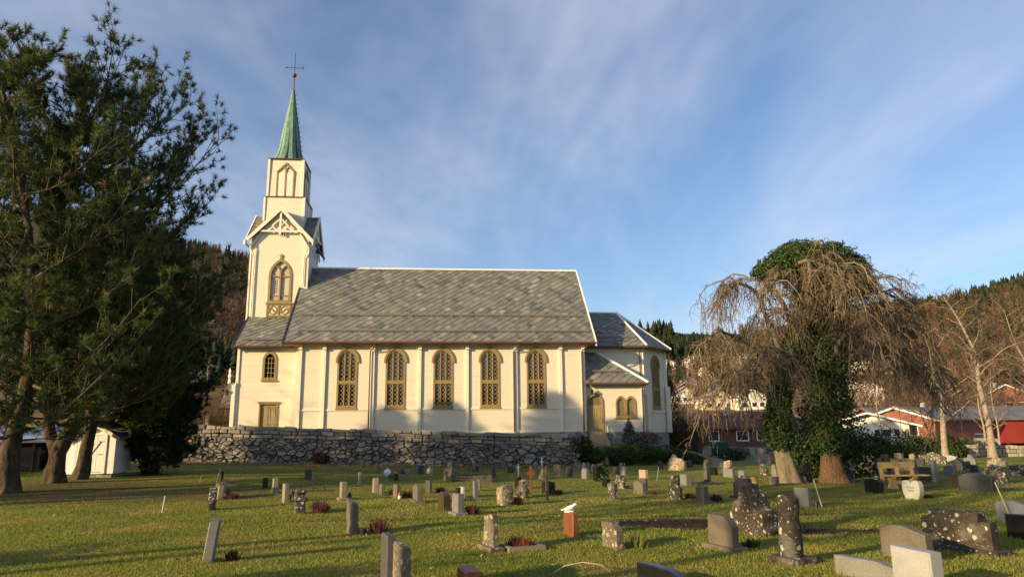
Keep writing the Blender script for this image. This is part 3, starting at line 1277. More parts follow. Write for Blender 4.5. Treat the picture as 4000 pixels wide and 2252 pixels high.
# ---- west block beside the tower
WB = 1.0
wbp = plane(0, WB)
mb = MB()
sm = arch(-12.42, .42, 5.53, 6.85, 7.42)
door_h = [(-12.93, 1.5), (-11.75, 1.5), (-11.75, 3.72), (-12.93, 3.72)]
mb.panel(wbp, [(-14.62, 1.4), (NU0, 1.4), (NU0, 7.86), (-14.62, 7.86)], [sm, door_h], 0, .25)
mb.poly([C3(-14.62, WB, 1.4), C3(-14.62, 2 * HW - WB, 1.4), C3(-14.62, 2 * HW - WB, 7.86), C3(-14.62, WB, 7.86)])
mb.poly([C3(-14.62, 2 * HW - WB, 1.4), C3(NU0, 2 * HW - WB, 1.4), C3(NU0, 2 * HW - WB, 7.86), C3(-14.62, 2 * HW - WB, 7.86)])
mb.build('west_wall', M['cream_board'], church)
for x0, x1 in ((-14.70, -14.52), (-10.62, -10.36)):
    MB().boxm(wbp, x0, x1, 1.4, 7.84, .0, .08).build('corner_board', M['cream_trim'], church)
mb = MB()
mb.boxm(wbp, -14.92, -14.66, 1.4, 5.05, -.6, .16)
mb.extr(wbp, [(-14.95, 5.05), (-14.63, 5.05), (-14.63, 5.25)], -.62, .18)
mb.build('buttress', M['cream_trim'], church)
fr = MB().ring(wbp, arch(-12.42, .50, 5.44, 6.85, 7.55), arch(-12.42, .34, 5.62, 6.85, 7.32), -.1, .06).build('window', M['ochre'], church)
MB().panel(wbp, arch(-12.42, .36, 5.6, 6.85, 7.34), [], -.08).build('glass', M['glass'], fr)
mb = MB()
for z in (5.95, 6.3, 6.65, 7.0):
    mb.boxm(wbp, -12.76, -12.08, z - .015, z + .015, -.07, -.03)
for x in (-12.53, -12.31):
    mb.boxm(wbp, x - .015, x + .015, 5.62, 7.1, -.068, -.032)
mb.build('glazing_bars', M['ochre_light'], fr)
MB().boxm(wbp, -12.98, -11.86, 5.34, 5.44, .0, .12).build('sill', M['ochre'], fr)
dr = MB().boxm(wbp, -12.9, -11.78, 1.5, 3.70, -.14, -.06).build('door', M['ochre_door'], church)
mb = MB()
for x0, x1 in ((-12.82, -12.38), (-12.28, -11.86)):
    for z0, z1 in ((1.7, 2.45), (2.6, 3.55)):
        mb.ring(wbp, [(x0, z0), (x1, z0), (x1, z1), (x0, z1)], [(x0 + .07, z0 + .07), (x1 - .07, z0 + .07), (x1 - .07, z1 - .07), (x0 + .07, z1 - .07)], -.06, -.035)
mb.boxm(wbp, -12.35, -12.32, 1.5, 3.68, -.06, -.05)
mb.build('door_panel', M['ochre_door'], dr)
mb = MB()
mb.boxm(wbp, -12.99, -12.89, 1.5, 3.72, -.05, .07)
mb.boxm(wbp, -11.79, -11.69, 1.5, 3.72, -.05, .07)
mb.boxm(wbp, -13.02, -11.66, 3.72, 3.84, -.05, .09)
mb.boxm(wbp, -13.08, -11.60, 3.84, 3.90, -.05, .14)
mb.build('door_frame', M['ochre'], dr)
# west roofs (front and back)
TWF = 4.05                       # tower front
a, b, c, d = C3(-14.95, WB - .45, 7.82), C3(NU0 - .02, WB - .45, 7.82), C3(NU0 - .02, TWF + .02, 10.46), C3(-14.95, TWF + .02, 10.46)
un = MB()
un.poly([a, b, c, d])
un.poly([q + th for q in (a, b, c, d)])
mir = lambda q: Vector((q.x, 2 * HW - q.y, q.z))
un.poly([mir(q) for q in (a, b, c, d)])
un.poly([C3(-14.9, TWF, 10.46), C3(NU0, TWF, 10.46), C3(NU0, 2 * HW - TWF, 10.46), C3(-14.9, 2 * HW - TWF, 10.46)])
wr = un.build('west_roof', M['slate_under'], church)
tag(roof_plane([a, b, c, d], a, b - a, d - a, rng).build('slate_field', M['slate'], wr), kind='stuff')
mb = MB().boxm(wbp, -15.0, NU0 + .2, 7.68, 7.84, .45, .51)
mb.tube([C3(-15, WB - .53, 7.78), C3(-10.9, WB - .53, 7.78)], .075, 8)
mb.build('gutter', M['gutter_brown'], wr)
MB().extr(lambda a_, z, d_: (-14.97 + d_, a_, z - Z0), [(WB - .5, 7.62), (WB - .5, 7.88), (TWF, 10.54), (TWF, 10.28)], -.04, .04).build('verge_board', M['dark_metal'], wr)
p = a + (d - a) * .18
sw = (d - a).normalized()
snow_guard(wr, (-14.6, p.y, p.z), (-11.2, p.y, p.z), sw, (0, -sw.z, sw.y), 3)
# wall closing the west block above its eaves (cheeks)
mb = MB()
mb.poly([C3(-14.62, WB, 7.8), C3(-14.62, TWF, 10.3), C3(-14.62, TWF, 7.8)])
mb.poly([C3(-14.62, 2 * HW - WB, 7.8), C3(-14.62, 2 * HW - TWF, 10.3), C3(-14.62, 2 * HW - TWF, 7.8)])
mb.build('cheek_wall', M['cream_board'], church)

# ---- tower
TC, TH = -12.90, 2.2
TWC = TWF + TH
tower_f = plane(0, TWF)
ZT = 16.72
APX, TIP = 19.2, 16.45
mb = MB()
gl = [(TC - TH, 1.4), (TC + TH, 1.4), (TC + TH, ZT), (TC, ZT + 2.36), (TC - TH, ZT)]
lv = arch(TC + .16, .74, 11.72, 13.75, 14.98)
mb.panel(tower_f, gl, [lv], 0, .22)
mb.panel(plane(0, TWF + 2 * TH), gl, [], 0)
for sx in (-1, 1):
    u = TC + sx * TH
    mb.poly([C3(u, TWF, 1.4), C3(u, TWF + 2 * TH, 1.4), C3(u, TWF + 2 * TH, ZT), C3(u, TWC, ZT + 2.36), C3(u, TWF, ZT)])
mb.build('tower_wall', M['cream_board'], church)
for x in (TC - TH, TC + TH):
    MB().boxm(tower_f, x - .06, x + .06, 1.4, 16.3, -.06, .05).build('corner_board', M['cream_trim'], church)
for x in (TC - TH + .30, TC + TH - .30):
    MB().tube([C3(x, TWF - .12, 10.5 if x < TC else 12.95), C3(x, TWF - .12, 15.2), C3(x + (-.3 if x < TC else .3), TWF - .3, 15.95)], .055, 6).build('downpipe', M['cream_trim'], church)
# louvred window
fr = MB().ring(tower_f, arch(TC + .16, .88, 11.62, 13.75, 15.12), arch(TC + .16, .70, 11.80, 13.75, 14.90), -.12, .07).build('louvre_window', M['ochre'], church)
MB().panel(tower_f, arch(TC + .16, .72, 11.75, 13.75, 14.94), [], -.10).build('shutter', M['weathered_wood'], fr)
mb = MB()
cxw = TC + .16
mb.boxm(tower_f, cxw - .06, cxw + .06, 11.7, 14.1, -.09, .05)
for s in (-1, 1):
    prev = None
    for k in range(7):
        t = k / 6
        q = (cxw + s * (.0 + .42 * t * t + .05 * t), 14.0 + .62 * t)
        if prev:
            mb.bar(tower_f, prev, q, .08, -.089, .045)
        prev = q
mb.boxm(tower_f, cxw - .66, cxw + .66, 13.66, 13.76, -.088, .0)
mb.boxm(tower_f, cxw - .66, cxw + .66, 12.14, 12.22, -.088, .0)
mb.build('tracery', M['ochre'], fr)
mb = MB()
z = 11.86
while z < 14.6:
    for s in (-1, 1):
        if 12.25 < z < 13.6:
            if s < 0:
                mb.boxm(tower_f, cxw - .36, cxw - .24, z, z + .10, -.099, -.085)
        elif abs(z - 14.4) < .5 or z < 12.1:
            mb.boxm(tower_f, cxw + s * .36 - .27, cxw + s * .36 + .27, z, z + .10, -.099, -.07)
    z += .16
mb.build('louvre', M['weathered_wood'], fr)
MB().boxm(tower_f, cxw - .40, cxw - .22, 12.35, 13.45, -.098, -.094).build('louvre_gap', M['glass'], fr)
mb = MB()
mb.boxm(tower_f, cxw - 1.0, cxw + 1.0, 11.50, 11.62, .0, .14)
mb.build('sill', M['ochre'], fr)
mb = MB()
mb.extr(tower_f, [(cxw - .14, 15.10), (cxw + .14, 15.10), (cxw + .05, 15.24), (cxw + .16, 15.34), (cxw, 15.52), (cxw - .16, 15.34), (cxw - .05, 15.24)], .0, .08)
mb.build('finial', M['ochre'], fr)
# panel with scrolls
mb = MB()
mb.ring(tower_f, [(cxw - .92, 10.52), (cxw + .92, 10.52), (cxw + .92, 11.50), (cxw - .92, 11.50)], [(cxw - .80, 10.64), (cxw + .80, 10.64), (cxw + .80, 11.40), (cxw - .80, 11.40)], .0, .07)
mb.boxm(tower_f, cxw - .06, cxw + .06, 10.62, 11.42, .001, .068)
for s in (-1, 1):
    cc = (cxw + s * .43, 11.02)
    n = 18
    o_ = [(cc[0] + .34 * math.cos(2 * math.pi * k / n), cc[1] + .34 * math.sin(2 * math.pi * k / n)) for k in range(n)]
    i_ = [(cc[0] + .26 * math.cos(2 * math.pi * k / n), cc[1] + .26 * math.sin(2 * math.pi * k / n)) for k in range(n)]
    mb.ring(tower_f, o_, i_, .0, .055)
    prev = None
    for k in range(9):
        t = k / 8 * 2 - 1
        q = (cc[0] + s * .26 * t, cc[1] + .13 * math.sin(math.pi * t))
        if prev:
            mb.bar(tower_f, prev, q, .075, .0, .05)
        prev = q
mb.build('scroll_panel', M['ochre'], church)
# small gable window
fr = MB().ring(tower_f, [(TC - .10, 16.95), (TC + .26, 16.95), (TC + .26, 17.45), (TC - .10, 17.45)], [(TC - .05, 17.0), (TC + .21, 17.0), (TC + .21, 17.4), (TC - .05, 17.4)], -.02, .05).build('gable_window', M['cream_trim'], church)
mb = MB().boxm(tower_f, TC - .05, TC + .21, 17.0, 17.4, .0, .012)
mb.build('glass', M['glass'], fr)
mb = MB().boxm(tower_f, TC + .06, TC + .10, 17.0, 17.4, .013, .03).boxm(tower_f, TC - .05, TC + .21, 17.18, 17.22, .0135, .031)
mb.build('glazing_bars', M['cream_trim'], fr)
# cross gabled roof
EV, OV = 2.62, .34
tr = MB()
slm = MB()


def join(dst, src):
    b0 = len(dst.v)
    dst.v.extend(src.v)
    dst.f.extend([tuple(b0 + i for i in q) for q in src.f])
    dst.r.extend(src.r)


sl = (APX - TIP) / EV
for (dx, dy) in ((0, -1), (0, 1), (-1, 0), (1, 0)):
    for s in (-1, 1):
        ax = Vector((dx, dy, 0))
        sd = Vector((-dy, dx, 0)) * s
        c0 = Vector((TC, TWC, APX - Z0))
        e = TH + OV
        p0 = c0.copy()
        p1 = c0 + ax * e
        p2 = c0 + ax * e + sd * EV + Vector((0, 0, TIP - APX))
        p3 = c0 + ax * EV + sd * EV + Vector((0, 0, TIP - APX))
        quad = [p0, p1, p2, p3] if EV < e - .01 else [p0, p1, p2]
        tr.poly(quad)
        tr.poly([q + Vector((0, 0, -.1)) for q in quad])
        va = (p1 - p2) if len(quad) < 4 else (p1 - p2)
        join(slm, roof_plane(quad, p2, ax, (p1 - p2), rng, None, .36))
trf = tr.build('tower_roof', M['slate_under'], church)
tag(slm.build('slate_field', M['slate'], trf), kind='stuff')
# barge boards, tie beam, king post
for (pl, full) in ((plane(TC, TWF - OV), True), (plane(TC + TH + OV, TWC, rad(90)), True), (plane(TC - TH - OV, TWC, rad(-90)), False)):
    mb = MB()
    for s in (-1, 1):
        pts = [(0, APX + .12), (s * (EV + .1), TIP + .02), (s * (EV + .1), TIP - .34), (0, APX - .26)]
        mb.extr(pl, pts, .0, .08)
    mb.build('barge_board', M['cream_trim'], trf)
    mb = MB()
    mb.boxm(pl, -1.5, 1.5, 17.22, 17.36, -.08, -.01)
    mb.boxm(pl, -.08, .08, 17.0, 18.9, -.075, -.005)
    for s in (-1, 1):
        mb.bar(pl, (s * .09, 18.25), (s * .62, 17.72), .11, -.07, -.012)
        mb.bar(pl, (s * .30, 17.34), (s * .62, 17.72), .11, -.065, -.016)
        mb.bar(pl, (s * .95, 17.34), (s * .62, 17.60), .10, -.06, -.018)
        mb.bar(pl, (s * 2.25, 15.95), (s * 1.45, 17.25), .10, -.30, -.2)
    mb.build('gable_truss', M['cream_trim'], trf)
for s in (-1, 1):
    x = TC + s * (EV + .04)
    MB().tube([C3(x, TWF - OV, TIP - .1), C3(x, TWF + 2 * TH + OV, TIP - .1)], .07, 6).build('gutter', M['dark_metal'], trf)
MB().lathe([(.0, 0), (.16, .02), (.2, .16), (.12, .34), (0, .38)], 8, (TC + EV + .22, TWF + .5, 15.7 - Z0)).build('floodlight', M['dark_metal'], trf)
# east face slit windows of the tower
ef = plane(TC + TH, TWC, rad(90))
fr = MB().ring(ef, [(-.35, 14.2), (-.05, 14.2), (-.05, 14.9), (-.35, 14.9)], [(-.30, 14.25), (-.10, 14.25), (-.10, 14.85), (-.30, 14.85)], -.02, .05).build('slit_window', M['ochre'], church)
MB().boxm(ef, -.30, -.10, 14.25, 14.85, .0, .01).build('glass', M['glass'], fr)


def frustum(mb, c, h0, h1, z0, z1):
    for k in range(4):
        q = [(-1, -1), (1, -1), (1, 1), (-1, 1)]
        a_, b_ = q[k], q[(k + 1) % 4]
        mb.poly([C3(c[0] + a_[0] * h0, c[1] + a_[1] * h0, z0), C3(c[0] + b_[0] * h0, c[1] + b_[1] * h0, z0),
                 C3(c[0] + b_[0] * h1, c[1] + b_[1] * h1, z1), C3(c[0] + a_[0] * h1, c[1] + a_[1] * h1, z1)])


tc = (TC, TWC)
tc2 = (TC - .06, TWC)
mb = MB()
frustum(mb, tc, 1.58, 1.56, 17.5, 20.42)
mb.build('lower_belfry', M['cream_board'], church)
mb = MB()
frustum(mb, tc2, 1.40, 1.35, 20.4, 23.75)
mb.build('upper_belfry', M['cream_board'], church)
mb = MB()
mb.box((TC - 1.66, TWC - 1.66, 20.41 - Z0), (TC + 1.66, TWC + 1.66, 20.46 - Z0))
mb.build('belfry_ledge', M['gutter_brown'], church)
mb = MB()
mb.box((TC - 1.52, TWC - 1.52, 23.74 - Z0), (TC + 1.40, TWC + 1.52, 23.79 - Z0))
mb.build('cornice', M['gutter_brown'], church)
mb = MB()
for sx in (-1, 1):
    for sy in (-1, 1):
        x, y = tc2[0] + sx * 1.37, TWC + sy * 1.37
        MB().box((x - .09, y - .09, 20.5 - Z0), (x + .09, y + .09, 23.72 - Z0)).build('corner_board', M['cream_trim'], church)
        x, y = TC + sx * 1.56, TWC + sy * 1.56
        MB().box((x - .08, y - .08, 18.4 - Z0), (x + .08, y + .08, 20.4 - Z0)).build('corner_board', M['cream_trim'], church)
# blind tracery on the belfry faces
for pl in (plane(tc2[0], TWC - 1.385), plane(tc2[0] + 1.385, TWC, rad(90)), plane(tc2[0] - 1.385, TWC, rad(-90))):
    mb = MB()
    for x in (-.66, 0, .66):
        mb.bar(pl, (x, 20.55), (x, 22.72 if x else 22.95), .12, .0, .06)
    mb.bar(pl, (-.66, 22.66), (.06, 23.42), .12, .0, .062)
    mb.bar(pl, (.66, 22.66), (-.06, 23.42), .12, .0, .064)
    mb.bar(pl, (-.02, 22.86), (.33, 23.16), .09, .0, .058)
    mb.bar(pl, (.02, 22.86), (-.33, 23.16), .09, .0, .056)
    mb.build('belfry_tracery', M['ochre'], church)
    mb = MB()
    for s in (-1, 1):
        mb.boxm(pl, s * .33 - .27, s * .33 + .27, 20.6, 22.55, .0, .03)
    mb.build('belfry_panel', M['cream_trim'], church)
# spire, eight sided with flared foot; sheets of copper are pieces of it
SPC = (TC - .14, TWC)
prof = [(1.47, 23.80), (1.30, 24.05), (1.08, 24.5), (.93, 25.1), (.60, 27.4), (.33, 29.0), (.085, 30.6)]
core = MB()
core.lathe([(q - .03, z - Z0) for q, z in prof], 8, (SPC[0], SPC[1], 0))
spire = core.build('spire', M['dark_metal'], church)
zs_ = [23.80, 24.05, 24.5, 25.1, 25.7, 26.3, 26.9, 27.5, 28.1, 28.7, 29.3, 29.9, 30.6]
rp = lambda z: float(np.interp(z, [z for _, z in prof], [q for q, _ in prof]))
for k in range(8):
    a0, a1 = rad(22.5 + 45 * k), rad(22.5 + 45 * (k + 1))
    off = (k % 2) * .0
    for i in range(len(zs_) - 1):
        z0, z1 = zs_[i], zs_[i + 1]
        nsp = 2 if rp(z0) > .45 else 1
        for q in range(nsp):
            f0, f1 = q / nsp, (q + 1) / nsp
            P = lambda f, z: Vector((SPC[0] + rp(z) * ((1 - f) * math.cos(a0) + f * math.cos(a1)), SPC[1] + rp(z) * ((1 - f) * math.sin(a0) + f * math.sin(a1)), z - Z0))
            quad = [P(f0, z0), P(f1, z0), P(f1, z1), P(f0, z1)]
            ce = sum(quad, Vector()) / 4
            nrm = (quad[1] - quad[0]).cross(quad[3] - quad[0]).normalized()
            quad = [ce + (v - ce) * .985 + nrm * .012 for v in quad]
            mb = MB()
            r = max(.01, rng.random())
            mb.poly(quad, r)
            for e in range(4):
                mb.poly([quad[e], quad[e] - nrm * .03, quad[(e + 1) % 4] - nrm * .03, quad[(e + 1) % 4]], r)
            mb.build('copper_sheet', M['copper_green'], spire)
mb = MB()
for k in (6, 7):
    a0 = rad(22.5 + 45 * k)
    mb.tube([(SPC[0] + (rp(z) + .02) * math.cos(a0), SPC[1] + (rp(z) + .02) * math.sin(a0), z - Z0) for z in zs_], .022, 5)
a0 = rad(-22.5)
for i in range(14):
    z = 24.4 + i * .44
    x, y = SPC[0] + (rp(z) + .0) * math.cos(a0), SPC[1] + (rp(z)) * math.sin(a0)
    mb.tube([(x, y, z - Z0), (x + .16, y - .03, z - Z0 + .02), (x + .17, y - .03, z - Z0 + .12)], .02, 4)
mb.build('climbing_hooks', M['dark_metal'], spire)
fin = MB()
fin.tube([(SPC[0], SPC[1], 30.4 - Z0), (SPC[0], SPC[1], 31.9 - Z0)], [.07, .045], 6)
fin.lathe([(0, -.20), (.12, -.16), (.19, -.06), (.2, .02), (.17, .11), (.09, .18), (0, .2)], 12, (SPC[0], SPC[1], 32.0 - Z0))
fin.build('finial', M['gutter_brown'], spire)
cr = MB()
cr.tube([(SPC[0], SPC[1], 32.1 - Z0), (SPC[0], SPC[1], 34.1 - Z0)], .028, 5)
cr.tube([(SPC[0] - .72, SPC[1], 32.72 - Z0), (SPC[0] + .72, SPC[1], 32.72 - Z0)], .025, 5)
for dx, dz in ((-.72, 32.72), (.72, 32.72), (0, 34.1)):
    cr.lathe([(0, -.05), (.05, 0), (0, .05)], 6, (SPC[0] + dx, SPC[1], dz - Z0))
cr.tube([(SPC[0] - .72, SPC[1], 32.62 - Z0), (SPC[0] - .6, SPC[1], 32.82 - Z0)], .015, 4)
cr.tube([(SPC[0] + .62, SPC[1], 32.62 - Z0), (SPC[0] + .76, SPC[1], 32.66 - Z0), (SPC[0] + .74, SPC[1], 32.84 - Z0), (SPC[0] + .60, SPC[1], 32.80 - Z0)], .018, 4)
cr.build('weather_cross', M['dark_metal'], spire)

# ---- west porch peeping out left of the tower
px0, px1 = TC - TH - 1.35, TC - TH
mb = MB()
mb.box((px0, TWC - 1.5, 1.3 - Z0), (px1, TWC + 1.5, 3.9 - Z0))
mb.build('porch_wall', M['cream_board'], church)
mb = MB()
for s in (-1, 1):
    q = [C3(px0 - .3, TWC, 5.6), C3(px1, TWC, 5.6), C3(px1, TWC + s * 1.9, 3.6), C3(px0 - .3, TWC + s * 1.9, 3.6)]
    mb.poly(q)
    mb.poly([v + Vector((0, 0, -.12)) for v in q])
    if s < 0:
        pq = roof_plane([q[3], q[2], q[1], q[0]], q[3], (1, 0, 0), q[0] - q[3], rng)
pr = mb.build('porch_roof', M['slate_under'], church)
tag(pq.build('slate_field', M['slate'], pr), kind='stuff')
mb = MB()
mb.lathe([(.10, 0), (.10, .3), (.05, .4), (.13, .6), (.05, .8), (.09, .95), (0, 1.25)], 8, (px0 - .25, TWC, 5.55 - Z0))
mb.build('finial', M['white_trim'], pr)


def wall_lamp(u, w, z, sx):
    lp = MB()
    lp.tube([C3(u, w, z + .35), C3(u + sx * .2, w - .2, z + .42), C3(u + sx * .28, w - .3, z + .2)], .018, 5)
    body = lp.build('lamp', M['dark_metal'], church)
    b2 = MB().lathe([(.07, 0), (.15, .28), (.17, .3), (.03, .45), (0, .47)], 6, (u + sx * .28, w - .3, z - .25 - Z0))
    b2.build('lantern', M['dark_metal'], body)


wall_lamp(-14.9, WB + .1, 4.6, -1)
wall_lamp(NU1 + .15, .13, 4.42, 1)

# ---- chancel with three sided apse
CW = 1.8
CD = 2 * (HW - CW)               # chancel width
g2 = CD * .293
CU1 = 15.3
pts = [(NU1, CW), (CU1, CW), (CU1 + g2, CW + g2), (CU1 + g2, CW + CD - g2), (CU1, CW + CD), (NU1, CW + CD)]
mb = MB()
apse = plane(CU1, CW, rad(45))
al = g2 * math.sqrt(2)
mb.panel(plane(0, CW), [(NU1, 1.4), (CU1, 1.4), (CU1, 7.9), (NU1, 7.9)], [], 0)
mb.panel(apse, [(0, 1.4), (al, 1.4), (al, 7.9), (0, 7.9)], [arch(al / 2 + .1, .62, 3.25, 6.5, 7.3)], 0, .25)
for k in range(2, 5):
    (ua_, wa_), (ub_, wb_) = pts[k], pts[k + 1]
    mb.poly([C3(ua_, wa_, 1.4), C3(ub_, wb_, 1.4), C3(ub_, wb_, 7.9), C3(ua_, wa_, 7.9)])
mb.build('chancel_wall', M['cream_board'], church)
lancet(apse, al / 2 + .1, 3.25, 6.5, 7.3, .62, 3, 4.75)
mb = MB()
MB().boxm(apse, -.12, .12, 1.42, 7.85, .0, .10).build('corner_board', M['cream_trim'], church)
MB().boxm(apse, al - .12, al + .12, 1.42, 7.85, .0, .10).build('corner_board', M['cream_trim'], church)
MB().boxm(apse, .1, al - .1, 2.95, 3.10, .0, .07).build('string_course', M['cream_trim'], church)
MB().boxm(apse, -.12, .24, 1.42, 4.3, .1, .28).build('buttress', M['cream_trim'], church)
MB().boxm(apse, al - .3, al + .16, 1.42, 5.0, .1, .30).build('buttress', M['cream_trim'], church)
chp = plane(0, CW)
mb = MB().boxm(chp, NU1, CU1, 7.62, 7.74, .0, .07)
u = NU1 + .6
while u < CU1 - .1:
    mb.extr(chp, [(u, 7.62), (u + .09, 7.62), (u + .045, 7.50)], .0, .05)
    u += .155
mb.build('dentils', M['cream_trim'], church)
mb = MB()
cxp_ = [(u - .0, w) for u, w in pts]
mb.v = []
for (k0, k1) in ((0, 1), (1, 2), (2, 3), (3, 4), (4, 5)):
    (ua_, wa_), (ub_, wb_) = pts[k0], pts[k1]
    mb.poly([C3(ua_, wa_ - .04, .2), C3(ub_ + .03, wb_ - .04, .2), C3(ub_ + .03, wb_ - .04, 1.45), C3(ua_, wa_ - .04, 1.45)])
mb.build('foundation', M['foundation'], church)
# roof
o = .55
E_ = [C3(NU1, CW - o, 7.92), C3(CU1 + o * .41, CW - o, 7.92), C3(CU1 + g2 + o, CW + g2 - o * .41, 7.92), C3(CU1 + g2 + o, CW + CD - g2 + o * .41, 7.92), C3(CU1 + o * .41, CW + CD + o, 7.92), C3(NU1, CW + CD + o, 7.92)]
RA, RB = C3(NU1, HW, 11.25), C3(14.45, HW, 11.25)
un = MB()
sl2 = MB()
for q in ([E_[0], E_[1], RB, RA], [E_[1], E_[2], RB], [E_[2], E_[3], RB], [E_[3], E_[4], RB], [E_[4], E_[5], RA, RB]):
    un.poly(q)
    un.poly([v + th for v in q])
    ua_ = (q[1] - q[0]).normalized()
    va_ = (q[2] - q[0])
    va_ = va_ - ua_ * va_.dot(ua_)
    join(sl2, roof_plane(q, q[0], ua_, va_, rng))
cr_ = un.build('chancel_roof', M['slate_under'], church)
tag(sl2.build('slate_field', M['slate'], cr_), kind='stuff')
mb = MB()
for k in (1, 2, 3, 4):
    mb.tube([E_[k] + Vector((0, 0, .06)), RB + Vector((0, 0, .08))], .085, 6)
mb.tube([RA + Vector((0, 0, .05)), RB + Vector((0, 0, .05))], .07, 6)
mb.build('hip_cap', M['white_trim'], cr_)
mb = MB()
for k in range(5):
    mb.tube([E_[k] + Vector((0, 0, -.06)), E_[k + 1] + Vector((0, 0, -.06))], .085, 6)
mb.build('gutter', M['gutter_brown'], cr_)
f = .22
q0, q1 = E_[0].lerp(RA, f), E_[1].lerp(RB, f)
vv = (RA - E_[0]).normalized()
snow_guard(cr_, q0 + Vector((.9, 0, 0)), q1 - Vector((.35, 0, 0)), vv, (0, -vv.z, vv.y), 2)
MB().tube([C3(CU1 - .3, CW - .5, 7.85), C3(CU1 - .28, CW - .12, 7.4), C3(CU1 - .28, CW - .12, 4.9)], .05, 6).build('downpipe', M['gutter_brown'], church)

# ---- sacristy
SW = .15
scp = plane(0, SW)
SU1 = 14.72
dw = arch(11.05, .56, 1.55, 3.65, 4.22)
tw = [arch(12.98, .33, 2.62, 3.55, 4.02), arch(13.72, .33, 2.62, 3.55, 4.02)]
mb = MB()
mb.panel(scp, [(NU1, 1.5), (SU1, 1.5), (SU1, 5.0), (NU1, 5.0)], [dw] + tw, 0, .2)
mb.poly([C3(SU1, SW, 1.5), C3(SU1, CW, 1.5), C3(SU1, CW, 5.0), C3(SU1, SW, 5.0)])
mb.build('sacristy_wall', M['cream_board'], church)
fr = MB().ring(scp, arch(11.05, .62, 1.5, 3.65, 4.34), arch(11.05, .46, 1.5, 3.65, 4.10), -.1, .07).build('sacristy_door', M['ochre'], church)
mb = MB().boxm(scp, 10.58, 11.52, 1.52, 3.45, -.10, -.05)
mb.build('door_leaf', M['ochre_door'], fr)
mb = MB()
for x0, x1 in ((10.66, 10.99), (11.11, 11.44)):
    for z0, z1 in ((1.7, 2.3), (2.42, 3.32)):
        mb.ring(scp, [(x0, z0), (x1, z0), (x1, z1), (x0, z1)], [(x0 + .06, z0 + .06), (x1 - .06, z0 + .06), (x1 - .06, z1 - .06), (x0 + .06, z1 - .06)], -.05, -.03)
mb.build('door_panel', M['ochre_door'], fr)
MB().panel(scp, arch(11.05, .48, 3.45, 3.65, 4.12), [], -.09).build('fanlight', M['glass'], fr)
mb = MB()
aq = arch(11.05, .46, 3.45, 3.65, 4.10)
for k in range(-2, 8):
    for s in (1, -1):
        p = (11.05 + (k - 2.5) * .16 - s * .4, 3.45)
        for t in range(8):
            a_, b_ = (p[0] + s * t * .1, p[1] + t * .1), (p[0] + s * (t + 1) * .1, p[1] + (t + 1) * .1)
            if inside(((a_[0] + b_[0]) / 2, (a_[1] + b_[1]) / 2), aq):
                mb.bar(scp, a_, b_, .03, -.085, -.05)
mb.build('lattice', M['ochre_light'], fr)
fr = MB()
for k, cxs in enumerate((12.98, 13.72)):
    fr.ring(scp, arch(cxs, .39, 2.54, 3.55, 4.12), arch(cxs, .27, 2.66, 3.55, 3.94), -.08, .06 + .003 * k)
fr = fr.build('twin_window', M['ochre'], church)
for cxs in (12.98, 13.72):
    MB().panel(scp, arch(cxs, .29, 2.64, 3.55, 3.96), [], -.07).build('glass', M['glass_bright'], fr)
    mb = MB()
    ai = arch(cxs, .27, 2.66, 3.55, 3.94)
    for k in range(-8, 10):
        for s in (1, -1):
            p = (cxs + k * .17, 2.66)
            for t in range(14):
                a_, b_ = (p[0] + s * t * .1, p[1] + t * .1), (p[0] + s * (t + 1) * .1, p[1] + (t + 1) * .1)
                if inside(((a_[0] + b_[0]) / 2, (a_[1] + b_[1]) / 2), ai):
                    mb.bar(scp, a_, b_, .024, -.06, -.03)
    mb.build('lattice', M['ochre_light'], fr)
MB().boxm(scp, 12.5, 14.2, 2.44, 2.54, .0, .10).build('sill', M['ochre'], fr)
mb = MB().boxm(scp, NU1, SU1, 4.82, 4.92, .0, .06)
u = NU1 + .1
while u < SU1 - .1:
    mb.extr(scp, [(u, 4.82), (u + .08, 4.82), (u + .04, 4.72)], .0, .045)
    u += .14
mb.boxm(scp, SU1 - .14, SU1 + .03, 1.5, 5.0, .0, .07)
mb.build('dentils', M['cream_trim'], church)
MB().boxm(scp, NU1 - .1, SU1 + .04, .2, 1.52, -1.8, .05).build('foundation', M['foundation'], church)
e0, e1 = C3(NU1, SW - .4, 5.02), C3(SU1 + .3, SW - .4, 5.02)
t0_, t1_ = C3(NU1, CW, 7.5), C3(11.55, CW, 7.5)
e2 = C3(SU1 + .3, CW, 5.02)
un = MB()
for q in ([e0, e1, t1_, t0_], [e1, e2, t1_]):
    un.poly(q)
    un.poly([v + th for v in q])
srf = un.build('sacristy_roof', M['slate_under'], church)
q = [e0, e1, t1_, t0_]
mbq = roof_plane(q, q[0], (1, 0, 0), t0_ - e0, rng)
tag(mbq.build('slate_field', M['slate'], srf), kind='stuff')
mb = MB().tube([e1 + Vector((0, 0, .05)), t1_ + Vector((0, 0, .07))], .10, 6)
mb.tube([t0_ + Vector((0, -.03, .03)), t1_ + Vector((0, -.03, .05))], .05, 6)
mb.build('hip_cap', M['white_trim'], srf)
mb = MB().tube([e0 + Vector((0, -.05, -.06)), e1 + Vector((0, -.05, -.06))], .085, 6)
mb.build('gutter', M['gutter_brown'], srf)
vv = (t0_ - e0).normalized()
snow_guard(srf, e0.lerp(t0_, .32) + Vector((.6, 0, 0)), e0.lerp(t0_, .32) + Vector((3.2, 0, 0)), vv, (0, -vv.z, vv.y), 2)
MB().tube([C3(SU1 - .1, SW - .4, 4.95), C3(SU1 - .12, SW - .12, 4.5), C3(SU1 - .12, SW - .12, 1.4)], .05, 6).build('downpipe', M['gutter_brown'], church)
